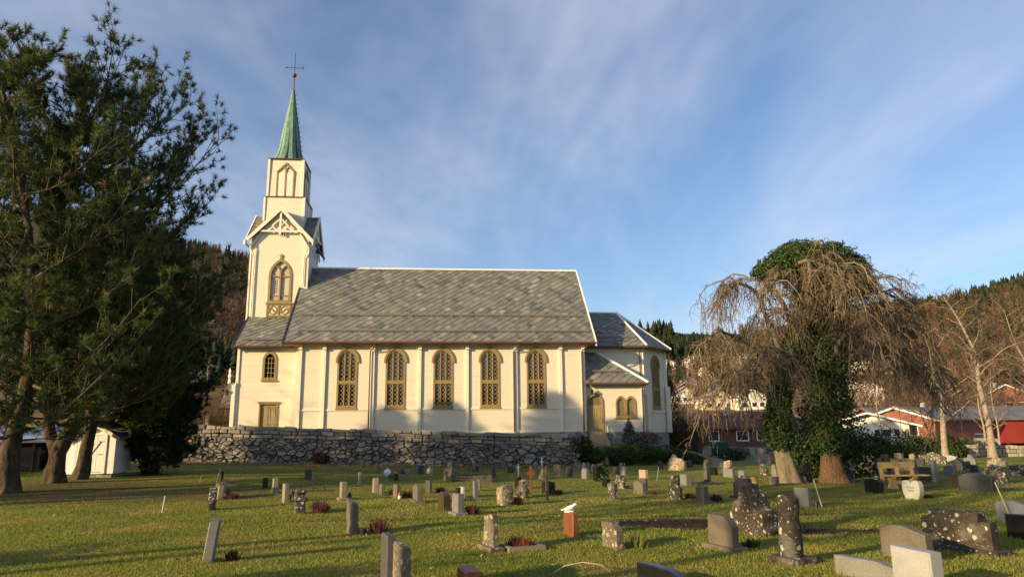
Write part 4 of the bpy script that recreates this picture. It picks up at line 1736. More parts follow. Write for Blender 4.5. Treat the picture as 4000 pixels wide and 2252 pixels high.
# steps and hand rail
steps = MB()
for k in range(5):
    b_ = MB().boxm(scp, 10.55, 11.75, .45, 1.5 - k * .18, .05 + k * .3, .05 + (k + 1) * .3 - .004)
    b_.build('step', M['sandstone'], church)
mb = MB()
for y_ in (.15, .8, 1.5):
    zz = 1.5 - .18 * (y_ / .3)
    mb.tube([C3(11.82, SW - y_, zz - .4), C3(11.82, SW - y_, zz + .85)], .02, 5)
mb.tube([C3(11.82, SW - .15, 2.27), C3(11.82, SW - 1.5, 1.45)], .02, 5)
mb.build('hand_rail', M['dark_metal'], church)
# ------------------------------------------------------------------ plants


def norm(a):
    return a / np.maximum(np.linalg.norm(a, axis=-1, keepdims=True), 1e-9)


def tubes(P, R, sides=4):
    """P (N,K,3) centre lines, R (N,K) radii -> verts, quads"""
    P, R = np.asarray(P, float), np.asarray(R, float)
    N, K, _ = P.shape
    T = np.empty_like(P)
    T[:, 1:-1] = P[:, 2:] - P[:, :-2]
    T[:, 0] = P[:, 1] - P[:, 0]
    T[:, -1] = P[:, -1] - P[:, -2]
    T = norm(T)
    ref = np.where(np.abs(T[:, :1, 2:3]) > .9, np.array([1., 0, 0]), np.array([0, 0, 1.]))
    A = norm(np.cross(T, np.broadcast_to(ref, T.shape)))
    B = np.cross(T, A)
    g = np.arange(sides) * 2 * np.pi / sides
    V = P[:, :, None] + (A[:, :, None] * np.cos(g)[None, None, :, None] + B[:, :, None] * np.sin(g)[None, None, :, None]) * R[:, :, None, None]
    base = (np.arange(N)[:, None, None] * K + np.arange(K - 1)[None, :, None]) * sides
    k = np.arange(sides)[None, None]
    k2 = (k + 1) % sides
    F = np.stack([base + k, base + k2, base + sides + k2, base + sides + k], -1).reshape(-1, 4)
    return V.reshape(-1, 3), F


def merge(parts):
    V, F, o = [], [], 0
    for v, f in parts:
        V.append(v)
        F.append(f + o)
        o += len(v)
    return np.concatenate(V), np.concatenate(F)


def bez(p, n):
    """catmull-rom through the points, n samples"""
    p = np.asarray(p, float)
    q = np.concatenate([[2 * p[0] - p[1]], p, [2 * p[-1] - p[-2]]])
    t = np.linspace(0, len(p) - 1 - 1e-6, n)
    i = t.astype(int)
    f = (t - i)[:, None]
    a, b, c, d = q[i], q[i + 1], q[i + 2], q[i + 3]
    return .5 * (2 * b + (c - a) * f + (2 * a - 5 * b + 4 * c - d) * f ** 2 + (3 * b - a - 3 * c + d) * f ** 3)


def tufts(C, D, n, length, width, spread, rng, bias=0.0):
    """bursts of needles: C centres, D directions -> verts, triangles, rnd"""
    N = len(C)
    rd = norm(rng.normal(size=(N, n, 3)))
    d = norm(D[:, None] * 1.0 + rd * spread)
    L = length * rng.uniform(.7, 1.15, (N, n, 1)) * rng.uniform(.75, 1.2, (N, 1, 1))
    b = C[:, None] + D[:, None] * rng.uniform(-.45, .3, (N, n, 1)) * length
    side = norm(np.cross(d, norm(rng.normal(size=(N, n, 3))))) * width * .5
    V = np.stack([b - side, b + side, b + d * L], 2).reshape(-1, 3)
    F = np.arange(N * n * 3).reshape(-1, 3)
    r = np.repeat(np.clip(rng.normal(.38 + bias, .2, N), 0, .86), n) + rng.normal(0, .06, N * n)
    brown = np.repeat(rng.random(N) < .035, n)
    r = np.where(brown, 1.0, np.clip(r, .01, .9))
    return V, F, r


def leaves(P, Nn, size, rng, tri=False):
    """small leaf quads at P facing roughly Nn"""
    N = len(P)
    n = norm(Nn + rng.normal(0, .7, (N, 3)))
    a = norm(np.cross(n, norm(rng.normal(size=(N, 3)))))
    b = np.cross(n, a)
    s = (size * rng.uniform(.6, 1.3, N))[:, None]
    V = np.stack([P - a * s * .5, P + b * s * .42 + n * s * .1, P + a * s * .6, P - b * s * .42 + n * s * .1], 1).reshape(-1, 3)
    F = np.arange(N * 4).reshape(-1, 4)
    return V, F


def pine(name, base, trunk, r0, limb_t, limb_n, len_fn, elev_fn, seed, label, needle='needles', sub=9, twig=5, nn=22, nl=.22, az_range=None, tuft_bias=0.0, forks=None, bare=.35, wd=.016):
    rng = np.random.default_rng(seed)
    base = np.array(base, float)
    root = empty(name, tuple(base), 0, label, 'tree')
    tp = bez(np.array(trunk, float), 26)
    tr = r0 * (1 - .86 * np.linspace(0, 1, 26) ** .9) * (1 + .25 * np.exp(-np.linspace(0, 1, 26) * 30))
    trunks = [(tp, tr)]
    for fk in (forks or []):
        fp = bez(np.array(fk[0], float), 26)
        trunks.append((fp, fk[1] * (1 - .85 * np.linspace(0, 1, 26))))
    parts = []
    for q, w in trunks:
        vv, ff = tubes(q[None] + rng.normal(0, .02, q.shape) * w[:, None] * 2, w[None], 16)
        cen = np.repeat(q, 16, 0)
        k_ = 1 + .09 * np.sin(np.tile(np.arange(16), 26) * 2.4 + vv[:, 2] * 1.7 + seed) + rng.normal(0, .035, len(vv))
        fl = np.clip(1 - vv[:, 2] / .9, 0, 1)
        k_ = k_ + fl * .28 * np.sin(np.tile(np.arange(16), 26) * 2 * np.pi * 5 / 16 + seed)
        parts.append((cen + (vv - cen) * k_[:, None], ff))
    v, f = merge(parts)
    link('trunk', np_mesh('trunk', v, f, smooth=True), M['bark_pine'], root)
    LP, LR, BP, BR, TP, TRr, CC, CD_ = [], [], [], [], [], [], [], []
    K = 9
    ga = 2.399963
    for ti, (q, w) in enumerate(trunks):
        m = limb_n if ti == 0 else int(limb_n * .7)
        for k in range(m):
            t = limb_t[0] + (limb_t[1] - limb_t[0]) * (k + rng.uniform(0, .8)) / m
            x = t * 25
            i = int(min(x, 24))
            p0 = q[i] + (q[i + 1] - q[i]) * (x - i)
            az = k * ga + rng.uniform(-.5, .5)
            if az_range is not None and rng.random() < .8:
                az = rng.uniform(*az_range)
            L = len_fn(t, az) * rng.uniform(.7, 1.1)
            el = elev_fn(t) + rng.normal(0, .12)
            s = np.linspace(0, 1, K)
            out = np.array([math.cos(az), math.sin(az), 0])
            perp = np.array([-math.sin(az), math.cos(az), 0])
            up = math.sin(el) * s + (.28 * s ** 2.2 - .16 * np.sin(s * np.pi)) * rng.uniform(.3, 1.2)
            bend = rng.normal(0, .12) * s ** 2 + .03 * np.sin(s * 7 + rng.uniform(0, 6))
            lp = p0 + L * (out * (math.cos(el) * s)[:, None] + perp * bend[:, None] + np.array([0, 0, 1.]) * up[:, None])
            lr = max(.015, .012 * L + .010) * (1 - .8 * s)
            LP.append(lp)
            LR.append(lr)
            for j in range(sub):
                sj = bare + (1 - bare) * (j + rng.uniform(0, 1)) / sub
                xi = sj * (K - 1)
                a = int(min(xi, K - 2))
                b0 = lp[a] + (lp[a + 1] - lp[a]) * (xi - a)
                d0 = norm(lp[a + 1] - lp[a])
                sg = 1 if j % 2 else -1
                bd = norm(d0 * .75 + sg * perp * rng.uniform(.35, 1.0) + np.array([0, 0, rng.uniform(-.15, .5)]) + rng.normal(0, .15, 3))
                bl = L * rng.uniform(.16, .30) * (1.25 - .5 * sj) + .25
                ss = np.linspace(0, 1, 5)[:, None]
                bp = b0 + bl * (bd * ss + np.array([0, 0, .22]) * ss ** 2 + rng.normal(0, .03, (5, 3)) * ss)
                BP.append(bp)
                BR.append(.5 * lr[a] * (1 - .75 * ss[:, 0]) + .004)
                for g in range(twig):
                    sg2 = rng.uniform(.25, 1.0) if g else 1.0
                    xi = sg2 * 4
                    a2 = int(min(xi, 3))
                    c0 = bp[a2] + (bp[a2 + 1] - bp[a2]) * (xi - a2)
                    td = norm(norm(bp[a2 + 1] - bp[a2]) * .8 + rng.normal(0, .5, 3) + np.array([0, 0, .35]))
                    tl = rng.uniform(.15, .5) if g else .12
                    TP.append(np.stack([c0, c0 + td * tl + np.array([0, 0, .03])]))
                    TRr.append([.009, .005])
                    CC.append(c0 + td * tl)
                    CD_.append(norm(td + np.array([0, 0, .25])))
    v, f = merge([tubes(LP, LR, 6), tubes(BP, BR, 4), tubes(TP, TRr, 3)])
    link('branches', np_mesh('branches', v, f, smooth=True), M['bark_twig'], root)
    CC, CD_ = np.array(CC), np.array(CD_)
    v, f, r = tufts(CC, CD_, nn, nl, wd, 1.15, rng, tuft_bias)
    link('crown', np_mesh('crown', v, f, r), M[needle], root)
    return root


up_dome = lambda mx, zlo, zhi: (lambda t, az: mx * (max(.05, 1 - abs((t - zlo) / (zhi if t > zlo else zlo + .25)) ** 2.0)) ** .6)
# the forked pine in the middle of the group (tall, wide, open crown)
pz = lambda x, y: tz(x, y)


def east(mx, mn):
    """limbs reach further towards the lawn than away from it"""
    return lambda az: mn + (mx - mn) * (.5 + .5 * math.cos(az + .35))


e1_ = east(6.1, 2.5)
pine('pine_tree', (-18.2, 28.2, pz(-18.2, 28.2)), [(0, 0, -.2), (.1, 0, 1.2), (.55, .1, 2.6), (.9, .2, 6), (.8, 0, 10), (.4, 0, 12.5), (.4, 0, 16.2)], .36, (.30, .985), 50,
     lambda t, az: e1_(az) * (1 - ((t - .5) / .60) ** 2 if t > .5 else 1 - ((.5 - t) / .45) ** 2 * .5) ** .5 if t < .975 else 1.6,
     lambda t: .12 + .62 * t, 21, 'tall forked pine with an open spreading crown, widest of the left group', sub=15, twig=6, nn=34, nl=.26, bare=.36, wd=.024,
     forks=[([(.1, 0, .9), (-.55, .0, 2.6), (-.9, -.3, 6), (-.6, -.8, 10), (-.2, -1.4, 14.4)], .24)])
e2_ = east(5.0, 2.8)
pine('pine_tree', (-17.1, 24.2, pz(-17.1, 24.2)), [(0, 0, -.2), (-.1, 0, 1.5), (.1, .1, 4), (-.5, .1, 9), (-2.6, .0, 16.0)], .37, (.27, .99), 46,
     lambda t, az: e2_(az) * (1 - ((t - .5) / .56) ** 2 if t > .5 else 1 - (.5 - t) * .6) ** .8 if t < .98 else .8,
     lambda t: .1 + .6 * t, 22, 'pine with a thick rough trunk at the left edge of the view', sub=14, twig=6, nn=36, nl=.25, bare=.22, tuft_bias=.16, wd=.024)
e3_ = east(4.8, 2.8)
pine('pine_tree', (-18.35, 30.2, pz(-18.35, 30.2)), [(0, 0, -.2), (.15, 0, 1.5), (.4, 0, 4), (.5, .2, 7), (.5, 0, 11)], .31, (.33, .99), 44,
     lambda t, az: e3_(az) * (1 - ((t - .42) / .66) ** 2 if t > .42 else 1 - (.42 - t) * .8) ** .8 if t < .98 else .8,
     lambda t: .05 + .6 * t, 23, 'pine whose brown trunk stands right in front of the white shed', sub=14, twig=6, nn=36, nl=.25, bare=.2, tuft_bias=.12, wd=.024)
pine('pine_tree', (-17.0, 33.4, pz(-17.0, 33.4)), [(0, 0, -.2), (0, 0, 2), (.05, 0, 5), (0, 0, 9.6)], .28, (.10, .99), 66,
     lambda t, az: 2.15 * (1 - ((t - .45) / .60) ** 2 if t > .45 else 1 - (.45 - t) * 1.3) ** .7 if t < .98 else .5,
     lambda t: -.05 + .55 * t, 24, 'dense dark conifer with foliage almost to the ground beside the stone wall', 'needles_dark', sub=13, twig=6, nn=24, nl=.25, bare=.15, wd=.034)

# trees out of view on the left whose shadows fall on the wall and the facade
SHADE = [(-43.3, 25.3, 13.8, 1.9), (-39.4, 25.6, 14.4, 3.0), (-36.7, 22.8, 16.6, 3.2)]


def spruce(name, x, y, h, rr, seed, label, group=None):
    rng = np.random.default_rng(seed)
    z = tz(x, y)
    root = empty(name, (x, y, z), 0, label, 'tree', group)
    tp = np.stack([np.zeros(8), np.zeros(8), np.linspace(-.2, h * .98, 8)], -1)
    v, f = tubes(tp[None], (.22 * (1 - np.linspace(0, .95, 8)))[None], 8)
    link('trunk', np_mesh('trunk', v, f, smooth=True), M['bark_pine'], root)
    n = int(560 * h / 10)
    t = rng.random(n) ** .8
    az = rng.uniform(0, 2 * np.pi, n)
    L = rr * (1 - t) ** .48 * rng.uniform(.75, 1.1, n) + .12
    zz = .6 + t * (h - .7)
    s = np.linspace(0, 1, 4)
    P = np.stack([np.cos(az)[:, None] * L[:, None] * s, np.sin(az)[:, None] * L[:, None] * s, zz[:, None] - L[:, None] * (.30 * s - .12 * s ** 2)], -1)
    v, f = tubes(P, np.broadcast_to(.02 * (1 - .8 * s), (n, 4)), 3)
    link('branches', np_mesh('branches', v, f), M['bark_twig'], root)
    k = 5
    fr = rng.uniform(.25, 1, (n, k, 1))
    C = P[:, :1] + (P[:, -1:] - P[:, :1]) * fr
    D = norm(np.broadcast_to(P[:, -1:] - P[:, :1], C.shape) + rng.normal(0, .25, C.shape))
    v, f, r = tufts(C.reshape(-1, 3), D.reshape(-1, 3), 6, .44, .065, .7, rng)
    link('crown', np_mesh('crown', v, f, r * .8), M['needles_dark'], root)


for k, (x, y, h, rr) in enumerate(SHADE):
    spruce('spruce_tree', x, y, h, rr, 60 + k, ['spruce', 'broad spruce', 'tall spruce'][k] + ' beyond the left edge of the view, casting its shadow on the church', 'spruces beyond the left edge')


# ---- bare deciduous trees
def bare_tree(name, base, trunk, r0, n1, L1, seed, label, bark='bark_birch', twm='twig_dark', n2=7, n3=5, droop=.0, spread=.9, t0=.35, group=None):
    rng = np.random.default_rng(seed)
    root = empty(name, base, 0, label, 'tree', group)
    tp = bez(np.array(trunk, float), 22)
    h = np.linspace(0, 1, 22)
    v, f = tubes(tp[None], (r0 * (1 - .9 * h) * (1 + .5 * np.exp(-h * 25)))[None], 10)
    link('trunk', np_mesh('trunk', v, f, smooth=True), M[bark], root)
    A, AR, B, BR, Cc, CR = [], [], [], [], [], []
    for k in range(n1):
        t = t0 + (1 - t0) * (k + rng.uniform(0, .9)) / n1
        x = min(t * 21, 20.99)
        i = int(x)
        p0 = tp[i] + (tp[i + 1] - tp[i]) * (x - i)
        az = k * 2.4 + rng.uniform(-.5, .5)
        el = rng.uniform(.45, 1.0)
        L = L1 * (1.1 - .75 * t) * rng.uniform(.7, 1.15)
        s = np.linspace(0, 1, 7)[:, None]
        d = np.array([math.cos(az) * math.cos(el), math.sin(az) * math.cos(el), math.sin(el)])
        lp = p0 + L * (d * s + rng.normal(0, .05, (7, 3)) * s - np.array([0, 0, droop]) * s ** 2)
        A.append(lp)
        AR.append(r0 * .30 * (1.15 - t) * (1 - .85 * s[:, 0]) + .006)
        for j in range(n2):
            a = rng.uniform(.25, 1) * 6
            i2 = int(min(a, 5))
            b0 = lp[i2] + (lp[i2 + 1] - lp[i2]) * (a - i2)
            bd = norm(norm(lp[i2 + 1] - lp[i2]) + rng.normal(0, .55, 3) * spread + np.array([0, 0, .2]))
            bl = L * rng.uniform(.25, .5)
            s2 = np.linspace(0, 1, 5)[:, None]
            bp = b0 + bl * (bd * s2 + rng.normal(0, .05, (5, 3)) * s2 - np.array([0, 0, droop * 1.3]) * s2 ** 2)
            B.append(bp)
            BR.append(AR[-1][min(i2 + 1, 6)] * .55 * (1 - .8 * s2[:, 0]) + .004)
            for g in range(n3):
                a3 = rng.uniform(.15, 1) * 4
                i3 = int(min(a3, 3))
                c0 = bp[i3] + (bp[i3 + 1] - bp[i3]) * (a3 - i3)
                cd = norm(norm(bp[i3 + 1] - bp[i3]) + rng.normal(0, .6, 3) * spread + np.array([0, 0, .1]))
                cl_ = bl * rng.uniform(.25, .6)
                s3 = np.linspace(0, 1, 4)[:, None]
                Cc.append(c0 + cl_ * (cd * s3 - np.array([0, 0, droop * 2]) * s3 ** 2))
                CR.append(np.array([.007, .006, .005, .003]) * (1 + r0 * 1.5))
    v, f = tubes(A, AR, 6)
    link('limbs', np_mesh('limbs', v, f, smooth=True), M[bark], root)
    v, f = merge([tubes(B, BR, 4), tubes(Cc, CR, 3)])
    link('crown', np_mesh('crown', v, f), M[twm], root)
    return root


bare_tree('birch_tree', (32.6, 53.8, tz(32.6, 53.8)), [(0, 0, -.3), (.1, 0, 2), (.3, 0, 4.5), (-.3, 0, 8), (-.9, 0, 11), (-1.2, 0, 13.4)], .25, 24, 4.6, 31,
          'pale barked bare birch behind the graves, left one of the tall pair', droop=.12, t0=.22)
bare_tree('birch_tree', (37.9, 56.3, tz(37.9, 56.3)), [(0, 0, -.3), (.0, 0, 3), (-.3, 0, 6), (-.2, 0, 8), (-1.2, 0, 11), (-2.2, 0, 13)], .27, 22, 4.8, 32,
          'orange tinted bare birch in front of the stone wall, right one of the tall pair', droop=.1, t0=.35)
bare_tree('bare_tree', (44.0, 57.5, tz(44, 57.5)), [(0, 0, -.3), (-.2, 0, 3), (-.8, 0, 6), (-2.0, 0, 9), (-2.6, 0, 12)], .2, 20, 5.5, 33,
          'bare branched tree leaning in from the right edge of the view', droop=.05, t0=.3)
for k, (x, y, h, lab) in enumerate([(41.5, 80, 8, 'thin bare tree by the red building, left of the parked car'), (52, 76, 8.5, 'thin bare tree by the red building near the right edge'),
                                    (-34.0, 77, 10.5, 'slender bare birch standing left of the church tower'), (46.5, 70, 7.5, 'young bare tree in front of the red building'),
                                    (30.0, 73.0, 6.5, 'young bare tree before the white gabled house')]):
    bare_tree('bare_tree', (x, y, tz(x, y)), [(0, 0, -.3), (.1, 0, h * .3), (-.1, 0, h * .6), (.2, 0, h)], .13, 18, h * .34, 40 + k, lab, n2=6, n3=5, t0=.25)
# high crowned pines beyond the left edge: trunks and crowns streak the lawn with shadow
for k, (x, y, h, rr, lab) in enumerate([(-21.0, 1.5, 14.0, 3.0, 'high crowned pine beyond the left edge of the view, nearest to the lawn'), (-19.5, -5.0, 13.0, 2.8, 'high crowned pine behind the viewer, beyond the left edge'),
                                        (-28.0, -4.5, 15.0, 3.2, 'tallest high crowned pine beyond the left edge, behind the viewer'), (-31.0, 11.5, 7.2, 2.2, 'short pine beyond the left edge, shading the lawn by the pines')]):
    lo = .60 if h > 9 else .15
    pine('pine_tree', (x, y, tz(x, y)), [(0, 0, -.3), (.15, 0, h * .3), (-.1, .1, h * .6), (.1, 0, h)], .26, (lo, .99), 26, lambda t, az, rr=rr, lo=lo: rr * (1 - ((t - lo) / (1.05 - lo)) ** 2) ** .6 + .2,
         lambda t: .1 + .5 * t, 80 + k, lab, sub=6, twig=4, nn=16, nl=.34, bare=.3, wd=.05)
bare_tree('bare_tree', (-48.5, 26.5, tz(-48.5, 26.5)), [(0, 0, -.3), (.2, 0, 5), (-.3, .2, 10), (.3, .2, 18)], .30, 26, 4.5, 53, 'bare tree far beyond the left edge, throwing branch shadows on the west wall', n2=6, n3=3, t0=.3)
# bare shrubs left of the church
rng = np.random.default_rng(77)


def bush(name, x, y, z, rx, rz_, n, seed, label, mat='twig_dark', cat='bush'):
    rng = np.random.default_rng(seed)
    az = rng.uniform(0, 2 * np.pi, n)
    el = rng.uniform(.6, 1.45, n)
    L = rz_ * rng.uniform(.5, 1.1, n)
    s = np.linspace(0, 1, 5)
    d = np.stack([np.cos(az) * np.cos(el), np.sin(az) * np.cos(el), np.sin(el)], -1)
    o_ = np.stack([rng.normal(0, rx * .35, n), rng.normal(0, rx * .25, n), np.zeros(n)], -1)
    P = o_[:, None] + d[:, None] * L[:, None, None] * s[None, :, None] + rng.normal(0, .06, (n, 5, 3)) * s[None, :, None]
    m = n * 5
    idx = rng.integers(0, n, m)
    st = rng.uniform(.3, .95, m)
    b0 = P[idx, 0] + (P[idx, -1] - P[idx, 0]) * st[:, None]
    bd = norm(norm(P[idx, -1] - P[idx, 0]) + rng.normal(0, .6, (m, 3)))
    B = b0[:, None] + bd[:, None] * (L[idx] * .35)[:, None, None] * np.linspace(0, 1, 3)[None, :, None]
    v, f = merge([tubes(P, np.broadcast_to(.016 * (1 - .7 * s), (n, 5)), 3), tubes(B, np.broadcast_to(np.array([.008, .007, .005]), (m, 3)), 3)])
    o = link(name, np_mesh(name, v, f), M[mat], loc=(x, y, z))
    return tag(o, label, cat)


bush('bush', -22.3, 51.5, 1.5, 2.2, 3.3, 240, 1, 'tangled leafless brown bush left of the church porch')
bush('bush', -25.5, 53.5, 1.3, 2.2, 3.0, 220, 2, 'leafless brown bush behind the dark conifer left of the church')
bush('bush', -20.6, 56.0, 1.5, 1.6, 3.8, 160, 3, 'leafless bush close behind the church porch')
bush('bush', 13.9, 57.5, .1, 1.8, 3.0, 220, 4, 'leafless brown bush right of the church apse')
bush('bush', 16.3, 66.0, -.6, 1.6, 2.4, 160, 5, 'leafless bush beside the wooden notice boards')


def leaf_blob(name, parts_, n, size, mat, seed, label, cat='shrub', kind=None, stem=None):
    """evergreen shrub: leaves through the outer shell of overlapping ellipsoids (local to the first one)"""
    rng = np.random.default_rng(seed)
    o3 = np.array(parts_[0][0], float)
    P, Nn = [], []
    tot = sum(p[1][0] * p[1][2] + p[1][1] * p[1][2] for p in parts_)
    for c, r in parts_:
        m = int(n * (r[0] * r[2] + r[1] * r[2]) / tot)
        d = norm(rng.normal(size=(m, 3)))
        lum = 1 + .18 * np.sin(d[:, 0] * 5 + seed) * np.sin(d[:, 1] * 6 + 1) + .12 * np.sin(d[:, 2] * 9 + d[:, 0] * 7)
        q = rng.uniform(.70, 1.06, m) * lum
        P.append(np.array(c) - o3 + d * np.array(r) * q[:, None])
        Nn.append(d)
    P, Nn = np.concatenate(P), np.concatenate(Nn)
    v, f = leaves(P, Nn, size, rng)
    r = np.clip(rng.normal(.45, .22, len(P)), .01, 1)
    o = bpy.data.objects.new(name, np_mesh(name, v, f, r))
    COL.objects.link(o)
    o.data.materials.append(M[mat])
    o.location = tuple(o3)
    if kind:
        tag(o, kind=kind)
    return tag(o, label, cat)


# shrub bank at the right end of the terrace wall
def shrub_on(u, w, z, rx, rz_, n, mat, seed, label, size=.10):
    c = cw(u, w, z)
    return leaf_blob('shrub', [((c.x, c.y, c.z), (rx, rx * .8, rz_)), ((c.x + rx * .6, c.y - .2, c.z - .1), (rx * .7, rx * .6, rz_ * .75)), ((c.x - rx * .6, c.y + .1, c.z - .05), (rx * .7, rx * .6, rz_ * .8))], n, size, mat, seed, label)


shrub_on(9.1, -3.4, .75, .75, .75, 2600, 'hedge_leaf', 1, 'dark evergreen shrub spilling over the right end of the stone wall')
shrub_on(10.8, -3.2, .0, 1.5, .62, 4200, 'hedge_leaf', 2, 'low dark juniper below the church steps')
shrub_on(13.2, -2.9, .05, 1.6, .70, 4200, 'hedge_leaf', 3, 'low dark juniper below the twin arched window')
shrub_on(15.2, -2.6, .0, 1.3, .62, 3400, 'hedge_leaf', 4, 'low dark juniper in front of the chancel corner')
shrub_on(16.8, -2.6, -.35, 1.0, .45, 2400, 'hedge_leaf', 5, 'low dark juniper at the right end of the shrub bank')
shrub_on(14.6, -.9, 1.05, .75, .55, 1800, 'red_leaf', 6, 'dark red barberry bush in front of the chancel foundation', .07)
c = cw(13.2, -1.1, 1.2)
leaf_blob('conifer_bush', [((c.x, c.y, c.z), (.55, .55, .65)), ((c.x, c.y, c.z + .45), (.36, .36, .6)), ((c.x, c.y, c.z + .8), (.2, .2, .5))], 2200, .07, 'needles_dark', 7, 'small pointed dwarf conifer in front of the sacristy')
c = cw(18.6, 6.0, 2.6)
leaf_blob('yew_tree', [((c.x, c.y, c.z), (1.1, 1.2, 3.2)), ((c.x + .5, c.y, c.z - 1.6), (1.4, 1.3, 1.8)), ((c.x - .1, c.y, c.z + 1.5), (.8, .8, 1.9))], 7000, .12, 'needles_dark', 8, 'tall dark thuja standing right of the church apse', 'tree')
# hedges and shrubs on the right
leaf_blob('shrub', [((13.3, 30.6, .55), (1.3, 1.0, 1.5)), ((14.3, 30.7, .3), (1.3, 1.0, 1.1)), ((12.7, 30.8, .2), (.8, .9, .9))], 8000, .11, 'hedge_leaf', 9, 'dark yew bush behind the two ivy covered trunks')
for k, (x, y, rx, rz_, mat, lab) in enumerate([(28.2, 58.5, 2.4, 1.55, 'hedge_leaf', 'dark evergreen hedge bush nearest to the ivy trees'), (31.6, 59.0, 2.6, 1.6, 'hedge_leaf', 'dark evergreen hedge bush below the white house gable'),
                                               (35.2, 59.4, 2.5, 1.35, 'hedge_leaf', 'dark evergreen hedge bush left of the pale birch trunk'), (24.6, 58.8, 2.2, 1.25, 'hedge_leaf', 'dark evergreen hedge bush seen between the ivy trunks'),
                                               (38.4, 60.0, 1.6, .95, 'yellow_leaf', 'yellow green hedge bush between the two birches'), (35.2, 57.5, .8, .95, 'hedge_leaf', 'small dark shrub right of the pale birch trunk')]):
    z = tz(x, y)
    leaf_blob('hedge_bush', [((x, y, z + rz_ * .45), (rx, 1.3, rz_)), ((x + rx * .55, y, z + rz_ * .4), (rx * .7, 1.2, rz_ * .85)), ((x - rx * .5, y + .2, z + rz_ * .3), (rx * .7, 1.2, rz_ * .9))], 5200, .15, mat, 20 + k, lab)
leaf_blob('shrub', [((3.74, 30.3, -.15), (.30, .28, .42)), ((3.8, 30.3, .1), (.18, .18, .28))], 700, .07, 'hedge_leaf', 30, 'small round green bush beside the tall narrow black headstone')
leaf_blob('shrub', [((16.9, 56.0, -.35), (1.1, .7, .5)), ((17.6, 56.0, -.45), (.8, .6, .4))], 1500, .12, 'hedge_leaf', 31, 'low sprawling green shrub on the sunlit grass near the green container')
leaf_blob('fern_clump', [((-12.1, 44.4, .1), (.55, .4, .34)), ((-11.95, 44.35, .12), (.45, .35, .34))], 700, .12, 'red_leaf', 32, 'brown withered fern clump against the foot of the terrace wall', 'plant')
leaf_blob('shrub', [((-16.95, 32.9, .45), (.4, .4, .75)), ((-16.7, 32.9, .2), (.5, .4, .5))], 900, .10, 'needles_dark', 33, 'small dark shrub at the right side of the white shed')

leaf_blob('hedge_bush', [((-15.2, 6.6, .9), (1.6, 1.3, 1.4)), ((-14.0, 6.9, .7), (1.2, 1.1, 1.1)), ((-16.2, 6.2, .7), (1.2, 1.1, 1.1))], 4200, .16, 'hedge_leaf', 41, 'unseen evergreen bush added beyond the left edge to shade the lower left lawn')  # out of view, added to darken the lower left lawn with its shadow
leaf_blob('hedge_bush', [((-12.6, 2.6, 1.5), (.9, .8, 1.9)), ((-12.4, 2.8, .7), (1.0, .9, .9))], 2600, .16, 'hedge_leaf', 42, 'unseen tall evergreen bush added beyond the left edge to shade the near lawn')  # second unseen bush, added to lay a shadow streak on the near grass

# ---- the two ivy clad weeping trees
TL = [(10.56, 27.5, -0.6), (10.42, 27.5, 0.52), (10.3, 27.5, 1.39), (10.35, 27.5, 2.37), (10.73, 27.5, 3.86), (11.41, 27.5, 5.39), (12.0, 27.5, 7.26), (12.28, 27.5, 8.55)]
TR = [(12.35, 27.6, -0.6), (12.28, 27.6, 0.49), (12.4, 27.6, 2.34), (12.56, 27.6, 4.35), (12.8, 27.6, 6.41), (12.74, 27.6, 7.89)]
LL = [[(10.71, 27.5, 3.86), (10.25, 27.0, 5.43), (9.49, 26.5, 6.78), (8.36, 26.0, 7.1), (7.28, 25.5, 6.22)], [(10.68, 27.5, 3.56), (9.7, 26.5, 4.57), (8.35, 25.5, 5.24), (7.23, 24.9, 5.17), (6.32, 24.5, 4.12)],
      [(10.56, 27.5, 3.36), (9.89, 28.0, 4.12), (8.94, 28.5, 4.6), (7.89, 29.0, 4.23), (7.13, 29.3, 2.88)], [(11.35, 27.5, 5.28), (10.91, 28.1, 7.08), (10.3, 28.9, 8.02), (9.41, 30.0, 7.81), (8.54, 30.5, 6.41)],
      [(11.47, 27.5, 5.49), (10.99, 26.5, 6.76), (9.97, 25.3, 7.12), (8.79, 24.3, 6.36), (8.0, 23.9, 4.93)], [(10.77, 27.5, 3.96), (10.11, 26.3, 4.45), (9.2, 25.1, 4.52), (8.32, 24.3, 3.89), (7.78, 24.0, 2.82)],
      [(11.95, 27.5, 7.26), (11.31, 26.5, 8.09), (11.51, 25.5, 8.25), (11.18, 24.5, 7.32), (10.76, 24.1, 5.83)], [(10.54, 27.5, 3.16), (9.89, 27.0, 3.53), (8.73, 26.5, 3.51), (7.61, 26.1, 3.11), (6.83, 25.9, 2.18)]]
